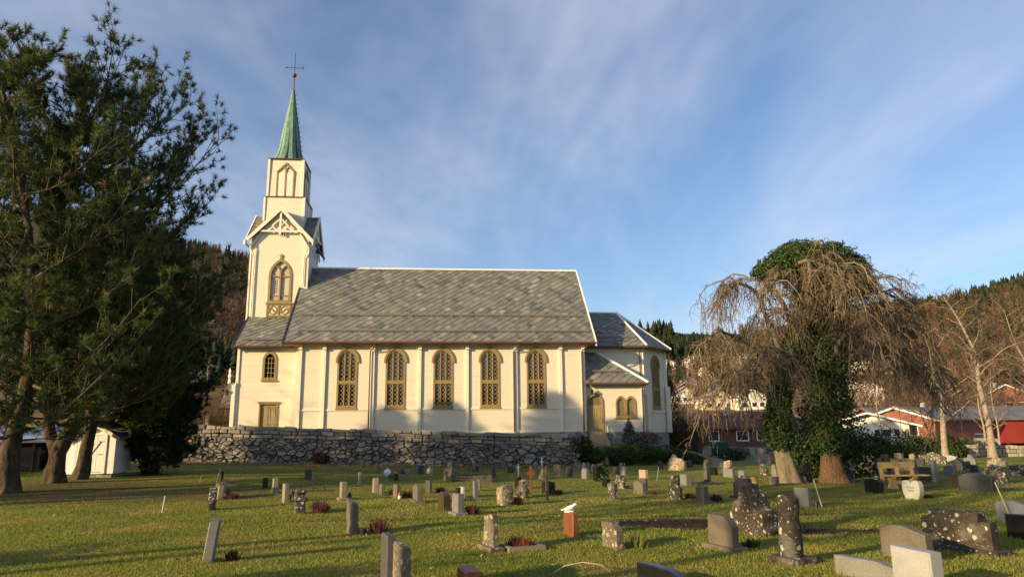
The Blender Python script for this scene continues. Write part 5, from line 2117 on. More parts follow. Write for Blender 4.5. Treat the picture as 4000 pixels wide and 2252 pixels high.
LR = [[(12.74, 27.5, 5.89), (12.9, 26.9, 7.02), (13.35, 26.1, 7.26), (13.84, 25.5, 6.53), (14.09, 25.2, 5.22)], [(12.64, 27.5, 4.86), (13.03, 27.0, 5.91), (13.91, 26.5, 6.12), (15.02, 26.1, 5.64), (15.88, 25.9, 4.24)],
      [(12.53, 27.5, 3.84), (13.71, 28.0, 5.01), (15.24, 28.3, 5.24), (16.63, 28.7, 4.42), (17.81, 29.0, 2.43)], [(12.69, 27.5, 5.37), (13.95, 28.5, 7.01), (15.58, 29.5, 7.41), (17.25, 30.3, 6.62), (18.27, 30.7, 4.83)],
      [(12.51, 27.5, 4.14), (12.26, 26.0, 4.87), (12.33, 24.9, 5.11), (12.51, 24.1, 4.54), (12.48, 23.8, 3.27)], [(12.73, 27.5, 7.25), (12.72, 26.5, 8.08), (12.63, 25.5, 7.83), (12.42, 24.7, 6.77), (12.26, 24.5, 5.33)],
      [(12.76, 27.5, 7.57), (12.33, 26.7, 8.34), (12.18, 25.7, 8.19), (11.8, 24.7, 7.07), (11.42, 24.3, 5.58)], [(12.5, 27.5, 3.54), (13.2, 26.9, 4.28), (14.29, 26.5, 4.32), (15.26, 26.3, 3.61), (16.31, 26.2, 1.89)],
      [(12.6, 27.5, 4.55), (13.53, 27.7, 5.6), (15.31, 27.7, 5.78), (16.39, 27.6, 5.03), (17.49, 27.5, 3.08)]]


def weeping(name, trunk, tr_r, limbs, seed, label, ivy, ivy_trunk, bark, ntw):
    rng = np.random.default_rng(seed)
    base = np.array(trunk[0], float)
    base[2] += .15
    root = empty(name, tuple(base), 0, label, 'tree')
    tp = bez(np.array(trunk) - base, 30)
    rr = np.interp(np.linspace(0, 1, 30), *zip(*tr_r))
    g = np.linspace(0, 2 * np.pi, 14, endpoint=False)
    v, f = tubes(tp[None], rr[None], 14)
    # roots: uneven flare at the foot
    vv = v.reshape(30, 14, 3)
    for i in range(6):
        k = 1 + (.35 * np.sin(g * 3 + seed) + .2 * np.sin(g * 5 + 1)) * (1 - i / 6)
        c = vv[i].mean(0)
        vv[i] = c + (vv[i] - c) * k[:, None]
    link('trunk', np_mesh('trunk', vv.reshape(-1, 3), f, smooth=True), M[bark], root)
    LP, LRr = [], []
    for L in limbs:
        L = [(q[0], q[1], q[2] - max(0, q[2] - 6.6) * .12) for q in L]
        L = [(10.6 + (q[0] - 10.6) * .92, q[1], q[2]) if q[0] < 10.6 else q for q in L]
        p = bez(np.array(L) - base, 16) + np.cumsum(rng.normal(0, .05, (16, 3)), 0)
        LP.append(p)
        LRr.append(.115 * (1 - .86 * np.linspace(0, 1, 16)) + .008)
    # side limbs that arch out and over
    SP, SR = [], []
    for p in LP:
        for j in range(9):
            a = int(rng.integers(3, 14))
            d0 = norm(p[a + 1] - p[a])
            d = norm(d0 * .6 + rng.normal(0, .7, 3) * np.array([1, 1, .35]) + np.array([0, 0, .25]))
            L = rng.uniform(.9, 2.1)
            s = np.linspace(0, 1, 9)[:, None]
            dh = d.copy()
            SP.append(p[a] + L * (d * s * .9 + np.array([0, 0, .35]) * s - np.array([0, 0, 1.0]) * s ** 2.2) + np.cumsum(rng.normal(0, .06, (9, 3)), 0))
            SR.append(.030 * (1 - .8 * s[:, 0]) + .007)
    v, f = merge([tubes(LP, LRr, 7), tubes(SP, SR, 5)])
    link('limbs', np_mesh('limbs', v, f, smooth=True), M['bark_ash'], root)
    # hanging twigs
    SPa, LPa = np.array(SP), np.array(LP)
    W, WR = [], []
    K = 8
    s = np.linspace(0, 1, K)[:, None]
    for k in range(ntw):
        if rng.random() < .72:
            q = SPa[rng.integers(len(SPa))]
            a = rng.uniform(.25, 1) * 8
        else:
            q = LPa[rng.integers(len(LPa))]
            a = rng.uniform(.45, 1) * 15
        i = int(min(a, len(q) - 2))
        p0 = q[i] + (q[i + 1] - q[i]) * (a - i)
        d0 = norm(q[i + 1] - q[i])
        out = norm((d0 + rng.normal(0, .55, 3)) * np.array([1, 1, .5]) + np.array([0, 0, .12]))
        L = rng.uniform(.4, 1.75)
        out = norm(out + rng.normal(0, .35, 3))
        room = max(.3, p0[2] + base[2] - rng.uniform(.9, 2.6))
        L = min(L, room * 1.1)
        w = p0 + L * (out * (s * .75 - .30 * s ** 2) - np.array([0, 0, 1.0]) * s ** 1.7 * rng.uniform(.30, .90)) + np.cumsum(rng.normal(0, .042, (K, 3)), 0)
        W.append(w)
        WR.append(rng.uniform(.005, .012) * (1 - .6 * s[:, 0]) + .003)
    W = np.array(W)
    # side twiglets
    n2 = int(ntw * 1.3)
    idx = rng.integers(0, ntw, n2)
    ia = rng.integers(1, K - 2, n2)
    p0 = W[idx, ia]
    d = norm(norm(W[idx, ia + 1] - p0) + rng.normal(0, .6, (n2, 3)))
    L = rng.uniform(.2, .6, n2)
    s4 = np.linspace(0, 1, 4)
    X = p0[:, None] + d[:, None] * (L[:, None] * s4)[..., None] - np.array([0, 0, .35]) * (L[:, None] * s4 ** 2)[..., None]
    # a few stray shoots above the crown
    n = 70
    q0 = LPa[rng.integers(len(LPa), size=n), rng.integers(5, 12, n)]
    dq = norm(rng.normal(0, 1, (n, 3)) * np.array([1, 1, .4]) + np.array([0, 0, .7]))
    s5 = np.linspace(0, 1, 4)
    X2 = q0[:, None] + dq[:, None] * (s5 * 1.3)[None, :, None] - np.array([0, 0, .5]) * (s5 ** 2)[None, :, None]
    v, f = merge([tubes(W, WR, 4), tubes(X, np.broadcast_to(np.array([.007, .006, .005, .003]), (n2, 4)), 3), tubes(X2, np.broadcast_to(.008 * (1 - .7 * s5), (n, 4)), 3)])
    rw = np.clip(rng.normal(.5, .26, ntw), .01, 1)
    rt = np.concatenate([np.repeat(rw, (K - 1) * 4), np.repeat(np.clip(rw[idx] + rng.normal(0, .15, n2), .01, 1), 9), np.full(n * 9, .6)])
    link('hanging_twigs', np_mesh('hanging_twigs', v, f, rt), M['twig_ash'], root)
    # ivy
    P, Nn = [], []
    for c, r, n in ivy:
        d = norm(rng.normal(size=(n, 3)))
        lum = 1 + .16 * np.sin(d[:, 0] * 6 + c[0]) * np.sin(d[:, 2] * 7) + .1 * np.sin(d[:, 1] * 11)
        P.append(np.array(c) - base + d * np.array(r) * (rng.uniform(.72, 1.05, n) * lum)[:, None])
        Nn.append(d)
    z0, z1, n, thick = ivy_trunk
    i = rng.uniform(z0, z1, n) * 29
    ii_ = np.minimum(i.astype(int), 28)
    p = tp[ii_] + (tp[ii_ + 1] - tp[ii_]) * (i - ii_)[:, None]
    az = rng.uniform(0, 2 * np.pi, n)
    bul = 1 + .35 * np.sin(i * .9 + az * 2) + .25 * np.sin(i * 2.1 + az * 3 + 1)
    rad_ = (rr[ii_] + thick * bul * rng.uniform(.35, 1.1, n) * np.clip((i / 29 - z0) / .06, .15, 1))
    d = np.stack([np.cos(az), np.sin(az), rng.normal(0, .15, n)], -1)
    P.append(p + d * rad_[:, None])
    Nn.append(d)
    P, Nn = np.concatenate(P), np.concatenate(Nn)
    v, f = leaves(P, Nn + np.array([0, 0, .3]), .088, rng)
    link('ivy', np_mesh('ivy', v, f, np.clip(rng.normal(.45, .22, len(P)), .01, 1)), M['ivy_leaf'], root)
    return root


ivyL = [((11.75, 27.2, 8.35), (1.3, 1.2, .70), 6500), ((10.85, 27.1, 8.05), (.95, .9, .50), 3600), ((11.3, 27.0, 8.55), (.7, .7, .45), 2200), ((10.3, 27.2, 7.85), (.6, .6, .34), 1600), ((11.6, 26.8, 7.5), (.95, .7, .75), 2600), ((12.0, 26.9, 6.6), (.6, .6, .7), 1500)]
ivyR = [((12.82, 27.2, 8.30), (1.1, 1.0, .62), 4800), ((13.5, 27.0, 7.85), (.85, .75, .6), 3400), ((14.05, 27.1, 7.25), (.5, .5, .6), 1700), ((12.51, 26.9, 7.4), (.8, .7, .6), 2200), ((13.0, 27.2, 8.75), (.5, .5, .3), 900)]
weeping('weeping_ash_tree', TL, [(0, .46), (.03, .38), (.10, .33), (.2, .30), (.5, .25), (1, .12)], LL, 71,
        'weeping bare tree with smooth grey leaning trunk, ivy on top and along the stem', ivyL, (.2, 1.0, 12000, .30), 'bark_ash', 1350)
weeping('weeping_ash_tree', TR, [(0, .62), (.04, .50), (.12, .41), (.3, .34), (.6, .27), (1, .12)], LR, 72,
        'weeping bare tree with brown root covered trunk wrapped in thick ivy, right of its twin', ivyR, (.23, 1.0, 22000, .66), 'bark_root', 1600)
# ------------------------------------------------------------------ gravestones: type, material, x, y, width, thickness, height, yaw, extras, label
STONES = [
    ('slab', 'granite_pale', -4.55, 10.82, 0.36, 0.14, 0.6, 17.5, {'lean': 7}, 'leaning slim pale granite headstone, front left of the lawn'),
    ('rough', 'lichen', -8.08, 19.24, 0.4, 0.17, 0.57, 21.1, {}, 'narrow headstone white with lichen, leftmost upright on the lawn'),
    ('slab', 'granite_tan', -9.17, 22.34, 0.4, 0.16, 0.41, 24.7, {'lean': 6}, 'tan slab leaning right behind the leftmost lichen white headstone'),
    ('slab', 'granite_tan', -9.38, 22.69, 0.35, 0.12, 0.45, 18.4, {}, 'tan slab half hidden behind the leftmost lichen white headstone'),
    ('slab', 'granite_pale', -10.21, 25.16, 0.4, 0.19, 0.41, 22.0, {'lean': 5}, 'pale slab leaning right beside the green stake on the left lawn'),
    ('slab', 'black', -11.86, 28.99, 0.5, 0.09, 0.46, 25.6, {}, 'thin black slab beside the green stake on the left lawn'),
    ('slab', 'black', -9.15, 26.29, 0.5, 0.18, 0.39, 19.3, {}, 'small black headstone with a pale top edge, left of the two tone stone'),
    ('twotone', 'granite_tan', -8.07, 24.18, 0.4, 0.17, 0.49, 22.9, {}, 'two tone headstone, tan above and dark grey below, on the left lawn'),
    ('slab', 'granite_tan', -6.72, 21.07, 0.45, 0.13, 0.55, 26.5, {}, 'tan headstone with a black lantern at its right on the left lawn'),
    ('baluster', 'lichen', -5.3, 17.81, 0.3, 0.27, 0.6, 20.2, {}, 'headstone of stacked rounded blocks spotted white, heather at its foot'),
    ('arch', 'charcoal', -9.02, 31.26, 0.6, 0.23, 0.5, 23.8, {}, 'dark round topped headstone on the grassy bank below the wall'),
    ('slab', 'granite_pale', -7.89, 28.09, 0.35, 0.15, 0.29, 17.5, {}, 'little pale headstone beside the dark round topped one'),
    ('slab', 'granite_tan', -5.14, 21.56, 0.4, 0.17, 0.53, 21.1, {'base': 1}, 'light tan headstone on a small plinth with a lantern at its right'),
    ('column', 'granite_pale', -5.93, 27.47, 0.13, 0.13, 0.53, 24.7, {'cross': 1}, 'slender tapering stone column crowned by a little iron cross'),
    ('taper', 'granite_tan', -4.76, 24.6, 0.45, 0.19, 0.51, 18.4, {}, 'tan tapering headstone with weathered side, left one of a close pair'),
    ('arch', 'granite_brown', -4.37, 23.62, 0.4, 0.1, 0.37, 22.0, {}, 'low brown headstone, right one of a close pair, red heather beside it'),
    ('slab', 'granite_brown', -3.6, 21.93, 0.4, 0.12, 0.42, 25.6, {}, 'brown headstone with a white figurine and orange heather at its foot'),
    ('arch', 'granite_brown', -2.76, 20.44, 0.61, 0.16, 0.51, 19.3, {'base': 1}, 'broad brown headstone with sloping top on a wide rough foot'),
    ('slab', 'granite_dark', -2.94, 24.64, 0.5, 0.1, 0.42, 22.9, {}, 'dark grey headstone with red heather at its right, below the large tomb'),
    ('rough', 'granite_brown', -3.19, 14.19, 0.5, 0.13, 0.62, 26.5, {'cap': 1}, 'tall brown headstone with pale crust on its right face, heather beside it'),
    ('slab', 'granite_grey', -6.88, 36.18, 0.39, 0.09, 0.39, 20.2, {}, 'small grey slab below the wall, left of the white round vase'),
    ('arch', 'granite_grey', -6.42, 35.3, 0.34, 0.08, 0.45, 23.8, {}, 'grey round topped slab standing just behind the white round vase'),
    ('arch', 'black', -5.16, 31.0, 0.83, 0.16, 0.37, 17.5, {}, 'low black headstone with a black lantern, right of the white round vase'),
    ('column', 'granite_pale', -6.34, 38.04, 0.13, 0.13, 0.45, 21.1, {}, 'slim pale stone close under the wall behind the low black headstone'),
    ('slope', 'charcoal', -5.67, 36.21, 0.34, 0.13, 0.29, 24.7, {}, 'low dark slab with slanting top near the foot of the wall'),
    ('arch', 'granite_grey', -4.88, 32.69, 0.42, 0.1, 0.39, 18.4, {'base': 1}, 'grey round topped stone on a flat plinth near the foot of the wall'),
    ('slab', 'granite_pale', -5.29, 38.65, 0.34, 0.08, 0.42, 22.0, {}, 'slim pale slab, left of two dark slabs below the sunlit wall'),
    ('slab', 'granite_dark', -4.97, 37.53, 0.34, 0.08, 0.43, 25.6, {}, 'dark slab, left of a tight pair below the sunlit patch of wall'),
    ('slab', 'granite_dark', -4.76, 37.13, 0.32, 0.1, 0.45, 19.3, {}, 'dark slab, right of a tight pair below the sunlit patch of wall'),
    ('rough', 'lichen', -4.33, 36.48, 0.8, 0.16, 0.56, 22.9, {}, 'dark headstone crusted with white lichen, left of the large tomb'),
    ('slab', 'granite_stain', -2.71, 30.67, 0.9, 0.35, 0.82, 26.5, {}, 'big dark stained monument rising from a low stone kerb'),
    ('arch', 'brown_polish', -1.79, 18.38, 0.5, 0.2, 0.46, 20.2, {}, 'polished brown curved headstone with a glossy ribbed edge'),
    ('slab', 'granite_grey', -1.35, 17.18, 0.42, 0.16, 0.5, 23.8, {'base': 1}, 'light grey granite slab in the middle of the lawn, heather at its right'),
    ('slab', 'black', -1.76, 22.45, 0.34, 0.08, 0.32, 17.5, {}, 'black slab standing close behind the light grey granite slab'),
    ('slab', 'white', -1.61, 22.26, 0.34, 0.08, 0.34, 21.1, {}, 'white slab standing close behind the light grey granite slab'),
    ('slab', 'granite_grey', -2.66, 40.96, 0.34, 0.08, 0.31, 24.7, {}, 'tiny grey slab under the wall, right of the large tomb'),
    ('rough', 'lichen', -2.2, 40.32, 0.88, 0.16, 0.72, 18.4, {}, 'tall rough brown stone under the wall, right of the large tomb'),
    ('pinnacle', 'charcoal', -0.98, 33.96, 0.24, 0.24, 0.64, 22.0, {'cross': 1}, 'ornate dark pinnacle monument with a cross on top'),
    ('slope', 'charcoal', -0.18, 38.83, 0.6, 0.16, 0.39, 25.6, {}, 'dark grey slab with slanting shoulder, right of the pinnacle monument'),
    ('slab', 'black', 0.13, 25.55, 0.31, 0.14, 0.44, 19.3, {}, 'black headstone under the white cross, behind a lichen cross shaped stone'),
    ('cross', 'lichen', 0.27, 22.34, 0.63, 0.16, 0.51, 22.9, {'base': 1}, 'stout lichen covered headstone with stepped shoulders mid lawn'),
    ('slab', 'granite_grey', 0.39, 26.17, 0.32, 0.16, 0.3, 26.5, {}, 'pale grey slab peeping over the stout stepped lichen stone'),
    ('rough', 'lichen_pale', -0.27, 19.92, 0.5, 0.32, 0.53, 20.2, {}, 'bulky sunlit headstone crusted in cream lichen, red heather beside it'),
    ('column', 'granite_grey', -1.14, 21.39, 0.15, 0.15, 0.57, 23.8, {'lean': -4, 'base': 1}, 'thin grey pillar leaning left on a small plinth mid lawn'),
    ('slab', 'granite_brown', -1.23, 25.18, 0.34, 0.1, 0.39, 17.5, {}, 'brown slab just behind the thin leaning grey pillar'),
    ('slab', 'black', 1.04, 23.44, 0.4, 0.16, 0.42, 21.1, {}, 'black headstone behind the dark wooden cross'),
    ('slab', 'charcoal', 1.24, 23.56, 0.34, 0.08, 0.38, 24.7, {}, 'narrow charcoal slab at the right of the black headstone behind the cross'),
    ('arch', 'granite_brown', 1.24, 32.78, 0.76, 0.16, 0.59, 18.4, {}, 'large rounded brown headstone below the small white cross'),
    ('arch', 'granite_grey', 1.25, 40.93, 0.33, 0.16, 0.54, 22.0, {}, 'grey arched headstone near the wall, left of the small white cross'),
    ('rough', 'lichen_pale', 2.17, 35.79, 0.6, 0.16, 0.52, 25.6, {}, 'squarish headstone mottled white with lichen, under the right end of the wall'),
    ('arch', 'charcoal', 2.65, 34.37, 0.49, 0.16, 0.47, 19.3, {}, 'charcoal arched headstone right of the squarish mottled one'),
    ('arch', 'white', 3.9, 39.94, 0.34, 0.08, 0.49, 22.9, {}, 'white narrow headstone behind a grey arched one near the shrubs'),
    ('slab', 'granite_pale', 3.76, 40.83, 0.34, 0.08, 0.36, 26.5, {}, 'thin pale slab left of the white narrow headstone near the shrubs'),
    ('arch', 'granite_tan', 4.2, 40.41, 0.34, 0.08, 0.48, 20.2, {}, 'tan arched headstone right of the white narrow one near the shrubs'),
    ('arch', 'granite_grey', 3.21, 32.33, 0.44, 0.16, 0.47, 23.8, {}, 'grey arched headstone in front of the white narrow one near the shrubs'),
    ('arch', 'white', 4.35, 39.36, 0.34, 0.08, 0.42, 17.5, {}, 'small white headstone just left of the tall black pillar stone'),
    ('slab', 'black', 3.41, 29.99, 0.3, 0.1, 0.64, 21.1, {}, 'tall narrow black pillar headstone beside a small green bush'),
    ('wave', 'black', 3.38, 26.45, 0.33, 0.16, 0.4, 24.7, {}, 'black headstone with a curved notched top in front of the small bush'),
    ('rough', 'white', 5.09, 42.15, 0.44, 0.16, 0.34, 18.4, {}, 'white block headstone behind the tall narrow black one'),
    ('rough', 'lichen_red', 6.0, 45.77, 0.34, 0.09, 0.61, 22.0, {'lean': -5}, 'thin reddish leaning stone against the dark shrubs'),
    ('cross', 'lichen', 3.84, 25.89, 0.53, 0.16, 0.48, 25.6, {}, 'stepped lichen headstone behind the black and white blotched stone'),
    ('rough', 'lichen', 2.85, 20.87, 0.45, 0.11, 0.48, 19.3, {}, 'blotched black and white rough headstone in the open lawn'),
    ('wave', 'granite_brown', 4.02, 22.98, 0.53, 0.16, 0.43, 22.9, {}, 'brown headstone with a heart like notch, red flowers at its right'),
    ('slab', 'granite_dark', 4.36, 24.18, 0.34, 0.09, 0.45, 26.5, {}, 'dark slab standing just behind the brown notched headstone'),
    ('slab', 'sandstone', 5.57, 30.78, 0.53, 0.16, 0.41, 20.2, {}, 'warm sandstone coloured slab lit by the sun'),
    ('arch', 'granite_blue', 5.33, 34.76, 0.35, 0.16, 0.46, 23.8, {}, 'blue grey arched headstone in front of a lichen one near the shrubs'),
    ('rough', 'lichen', 6.27, 41.4, 0.51, 0.16, 0.4, 17.5, {}, 'lichen headstone behind the blue grey arched one'),
    ('slab', 'charcoal', 5.17, 36.3, 0.43, 0.16, 0.38, 21.1, {}, 'charcoal slab left of the blue grey arched headstone'),
    ('boulder', 'lichen_pale', 9.04, 39.57, 1.38, 0.16, 0.9, 24.7, {}, 'large rugged natural boulder headstone pale with lichen before the hedge'),
    ('slab', 'charcoal', 8.67, 42.23, 0.39, 0.16, 0.44, 18.4, {}, 'charcoal slab left of the large rugged boulder headstone'),
    ('slab', 'charcoal', 10.82, 44.01, 0.45, 0.16, 0.43, 22.0, {}, 'charcoal slab right of the large rugged boulder headstone'),
    ('block', 'lichen_dark', 4.58, 20.43, 0.5, 0.1, 0.67, 25.6, {}, 'heavy two tier block headstone with lichen spots, heather at its right'),
    ('slab', 'granite_grey', 6.52, 27.14, 0.42, 0.3, 0.42, 19.3, {}, 'wide grey slab with black side beside the two tier block headstone'),
    ('slab', 'granite_dark', 5.03, 19.26, 0.34, 0.16, 0.44, 22.9, {'base': 1}, 'dark squarish headstone with lichen at its foot and a white candle cup'),
    ('column', 'granite_stain', 7.47, 27.7, 0.2, 0.2, 0.82, 26.5, {'base': 1}, 'tall grey pillar monument on a stone plinth, left of the ivy tree'),
    ('rough', 'charcoal', 10.54, 39.0, 0.34, 0.12, 0.6, 20.2, {}, 'dark rough stone right behind the tall grey pillar monument'),
    ('arch', 'black', 9.56, 34.21, 0.38, 0.16, 0.42, 23.8, {}, 'black headstone with shallow arched top right of the tall pillar'),
    ('slab', 'granite_grey', 12.52, 43.73, 0.91, 0.16, 0.49, 17.5, {}, 'plain grey slab behind the black shallow arched headstone'),
    ('rough', 'lichen_pale', 12.11, 40.43, 0.62, 0.16, 0.49, 21.1, {}, 'cream lichen crusted stone behind a low grey granite slab'),
    ('slab', 'granite_grey', 9.78, 32.57, 0.64, 0.16, 0.4, 24.7, {}, 'low grey granite slab in front of a cream lichen stone'),
    ('arch', 'granite_grey', 10.15, 31.82, 0.41, 0.16, 0.36, 18.4, {}, 'grey arched slab behind the black stepped headstone'),
    ('cross', 'granite_grey', 15.85, 45.49, 1.48, 0.16, 1.05, 22.0, {'base': 1}, 'big grey headstone with stepped shoulders on a long kerb, left of the ivy tree'),
    ('slab', 'white', 22.01, 65.46, 0.44, 0.16, 0.73, 25.6, {}, 'pale square post stone against the low wall far behind'),
    ('rough', 'lichen_dark', 11.58, 33.08, 0.44, 0.16, 0.38, 19.3, {}, 'brown lichen stone just left of the ivy tree trunk'),
    ('taper', 'granite_grey', 11.68, 32.09, 0.34, 0.08, 0.55, 22.9, {}, 'narrow grey curved stone close to the ivy tree trunk'),
    ('slab', 'granite_brown', 9.51, 26.21, 0.35, 0.16, 0.3, 26.5, {'lean': -3}, 'dark brown slab touching the foot of the ivy tree'),
    ('arch', 'lichen_pale', 12.71, 31.87, 0.34, 0.08, 0.38, 20.2, {}, 'small yellowish arched stone between the two tree trunks'),
    ('rough', 'lichen', 11.55, 28.18, 0.35, 0.16, 0.75, 23.8, {}, 'tall broken looking lichen stone between the two tree trunks'),
    ('arch', 'lichen_dark', 15.31, 36.78, 0.56, 0.16, 0.45, 17.5, {}, 'dark rounded stone behind the tall lichen one between the trunks'),
    ('slope', 'granite_brown', 11.01, 27.44, 0.37, 0.16, 0.28, 21.1, {}, 'low dark slanting slab between the two tree trunks'),
    ('arch', 'lichen_gold', 8.45, 25.3, 0.34, 0.08, 0.37, 24.7, {}, 'slim golden lichened arched stone behind the black stepped headstone'),
    ('arch', 'granite_tan', 9.21, 28.95, 0.34, 0.08, 0.25, 18.4, {}, 'little tan arched stone peeping over the black stepped headstone'),
    ('step', 'charcoal', 6.54, 20.47, 0.73, 0.16, 0.58, 22.0, {'base': 1}, 'black stepped headstone on a lichened plinth behind the rugged spotted monument'),
    ('massif', 'lichen_dark', 4.45, 13.43, 1.04, 0.38, 0.88, 18.0, {}, 'huge rugged dark monument with a peak, covered in white lichen spots'),
    ('pillar', 'lichen_dark', 3.84, 10.16, 0.25, 0.25, 0.92, 19.3, {'base': 1, 'pill': 1}, 'big rough rounded pillar stone with square foot, right of the rugged peaked stone'),
    ('slope', 'granite_brown', 3.29, 11.48, 0.57, 0.16, 0.53, 22.9, {'base': 1}, 'brown slab with a crumbling slanted top in front of the rugged monument'),
    ('slab', 'granite_grey', 7.31, 18.22, 0.44, 0.16, 0.47, 26.5, {}, 'rough grey slab behind the big pillar stone, black lantern beside it'),
    ('slope', 'lichen_brown', 1.58, 11.77, 0.5, 0.14, 0.41, 20.2, {}, 'squat lichen speckled headstone with a bright slanted top edge, green plants beside it'),
    ('slope', 'black', 1.75, 8.68, 0.95, 0.14, 0.26, 23.8, {}, 'black polished headstone cut off by the bottom edge of the view'),
    ('slab', 'red', -0.53, 8.52, 0.45, 0.2, 0.29, 17.5, {}, 'red granite headstone just showing at the bottom edge of the view'),
    ('hump', 'red', 1.01, 13.11, 0.4, 0.1, 0.43, 21.1, {}, 'red granite headstone with a white dove figure on top'),
    ('rough', 'lichen_brown', -0.39, 11.65, 0.4, 0.1, 0.56, 24.7, {'base': 1}, 'lichen streaked headstone on a broad foot with a kerbed heather bed'),
    ('slab', 'granite_dark', -1.49, 8.55, 0.5, 0.1, 0.66, 18.4, {}, 'smooth dark grey headstone behind a lichened one at the bottom edge'),
    ('slab', 'lichen_brown', -1.27, 8.17, 0.45, 0.11, 0.6, 22.0, {}, 'pale speckled headstone in front of a smooth dark one at the bottom edge'),
    ('slope', 'granite_pale', 4.29, 8.88, 0.92, 0.14, 0.24, 25.6, {}, 'speckled pale granite slab at the bottom edge, left of the white one'),
    ('slab', 'white', 4.44, 8.11, 0.51, 0.2, 0.47, 19.3, {}, 'white granite headstone with rough right edge near the bottom right corner'),
    ('wave', 'granite_brown', 5.52, 10.3, 0.72, 0.16, 0.47, 22.9, {}, 'brown headstone with a wavy top behind the white granite one'),
    ('step', 'lichen_dark', 6.75, 11.06, 1.05, 0.22, 0.59, 26.5, {'base': 1}, 'wide dark headstone sprinkled with white lichen discs at lower right'),
    ('wave', 'granite_blue', 9.67, 13.97, 0.67, 0.16, 0.45, 20.2, {}, 'blue grey headstone with curved top at the right edge'),
    ('slab', 'black', 8.51, 12.17, 0.46, 0.16, 0.4, 23.8, {}, 'black slab cut off by the right edge of the view'),
    ('heart', 'white', 11.18, 20.15, 0.59, 0.17, 0.52, 17.5, {}, 'white heart shaped headstone with four lines of small lettering'),
    ('arch', 'black', 11.2, 22.36, 0.6, 0.16, 0.45, 21.1, {}, 'glossy black arched headstone in front of the wooden bench'),
    ('arch', 'black', 14.55, 26.38, 0.55, 0.14, 0.39, 24.7, {}, 'low black arched headstone behind the right end of the bench'),
    ('slab', 'charcoal', 15.95, 27.59, 0.75, 0.14, 0.56, 18.4, {}, 'wide charcoal slab with a black side right of the bench'),
    ('column', 'granite_blue', 15.87, 27.0, 0.17, 0.17, 0.84, 22.0, {}, 'blue grey pillar stone behind the wide charcoal slab'),
    ('rough', 'lichen', 13.27, 28.3, 0.32, 0.16, 0.83, 25.6, {'base': 1}, 'tall white blotched pillar stone right of the tree trunks'),
    ('taper', 'granite_dark', 19.31, 39.22, 0.34, 0.08, 0.94, 19.3, {}, 'narrow pointed grey stone with a low curved wing before the hedge'),
    ('slope', 'granite_dark', 22.57, 45.02, 0.62, 0.16, 0.57, 22.9, {}, 'low curved grey slab beside the narrow pointed stone before the hedge'),
    ('column', 'granite_blue', 15.45, 30.29, 0.23, 0.23, 0.8, 26.5, {}, 'blue grey square pillar behind the left end of the bench'),
    ('slab', 'black', 21.89, 42.03, 0.58, 0.16, 0.66, 20.2, {}, 'black slab with a gold mark right of the blue grey square pillar'),
    ('column', 'granite_brown', 33.34, 64.38, 0.33, 0.33, 1.08, 23.8, {}, 'tall brown grey pillar rising against the dark hedge'),
    ('arch', 'granite_stain', 20.02, 36.5, 1.3, 0.16, 0.58, 17.5, {}, 'very wide dark arched stone far behind the bench'),
    ('slab', 'lichen_dark', 29.28, 54.12, 0.75, 0.16, 0.49, 21.1, {}, 'brown lichen stone behind the left end of the very wide dark stone'),
    ('rough', 'lichen_pale', 29.8, 53.3, 0.4, 0.16, 0.43, 24.7, {}, 'pale topped lichen stone behind the right end of the very wide dark stone'),
    ('rough', 'lichen', 15.57, 29.58, 0.34, 0.09, 0.53, 18.4, {}, 'white lichen stone seen through the backrest of the bench'),
    ('slab', 'charcoal', 23.72, 41.56, 0.44, 0.16, 0.43, 22.0, {}, 'charcoal slab just left of the large mottled boulder stone'),
    ('boulder', 'lichen', 26.67, 45.39, 1.75, 0.16, 0.75, 25.6, {}, 'large mottled black and white boulder stone before the hedge'),
    ('wave', 'white', 28.77, 46.9, 0.82, 0.16, 0.46, 19.3, {}, 'bright white plaque stone before the birch with pale trunk'),
    ('peak', 'charcoal', 23.66, 37.99, 0.57, 0.16, 0.58, 22.9, {}, 'charcoal headstone with a pointed top right of the bright white plaque'),
    ('arch', 'granite_blue', 19.73, 32.35, 0.51, 0.16, 0.44, 26.5, {}, 'round shouldered grey stone in front of the pointed charcoal one'),
    ('rough', 'lichen', 20.94, 33.04, 0.31, 0.16, 0.56, 20.2, {}, 'narrow lichen blotched stone right of the pointed charcoal one'),
    ('slab', 'charcoal', 21.17, 32.91, 0.33, 0.16, 0.39, 23.8, {}, 'plain dark slab right of the narrow lichen blotched stone'),
    ('boulder', 'granite_grey', 28.23, 44.14, 0.75, 0.16, 0.59, 17.5, {}, 'smooth grey natural boulder stone before the dry stone wall'),
    ('slab', 'brown_polish', 15.36, 24.87, 0.34, 0.11, 0.45, 21.1, {}, 'dark brown slab tucked behind the wide black headstone'),
    ('arch', 'charcoal', 14.35, 22.28, 1.06, 0.16, 0.57, 24.7, {}, 'very wide black headstone with a shallow arched top at right'),
    ('boulder', 'lichen', 17.43, 25.94, 0.92, 0.16, 0.71, 18.4, {}, 'rugged two humped boulder stone with white lichen at right'),
    ('boulder', 'lichen_pale', 27.28, 40.31, 1.07, 0.16, 0.55, 22.0, {}, 'sunlit pale boulder stone at the foot of the birch by the wall'),
    ('rough', 'lichen', 21.56, 30.59, 0.66, 0.16, 0.46, 25.6, {}, 'dark stone ringed with white lichen at the right edge'),
    ('rough', 'lichen_pale', -20.9, 47.96, 0.87, 0.16, 0.99, 19.3, {'Z': 1.95}, 'lone pale stone standing behind the left end of the terrace wall'),
]


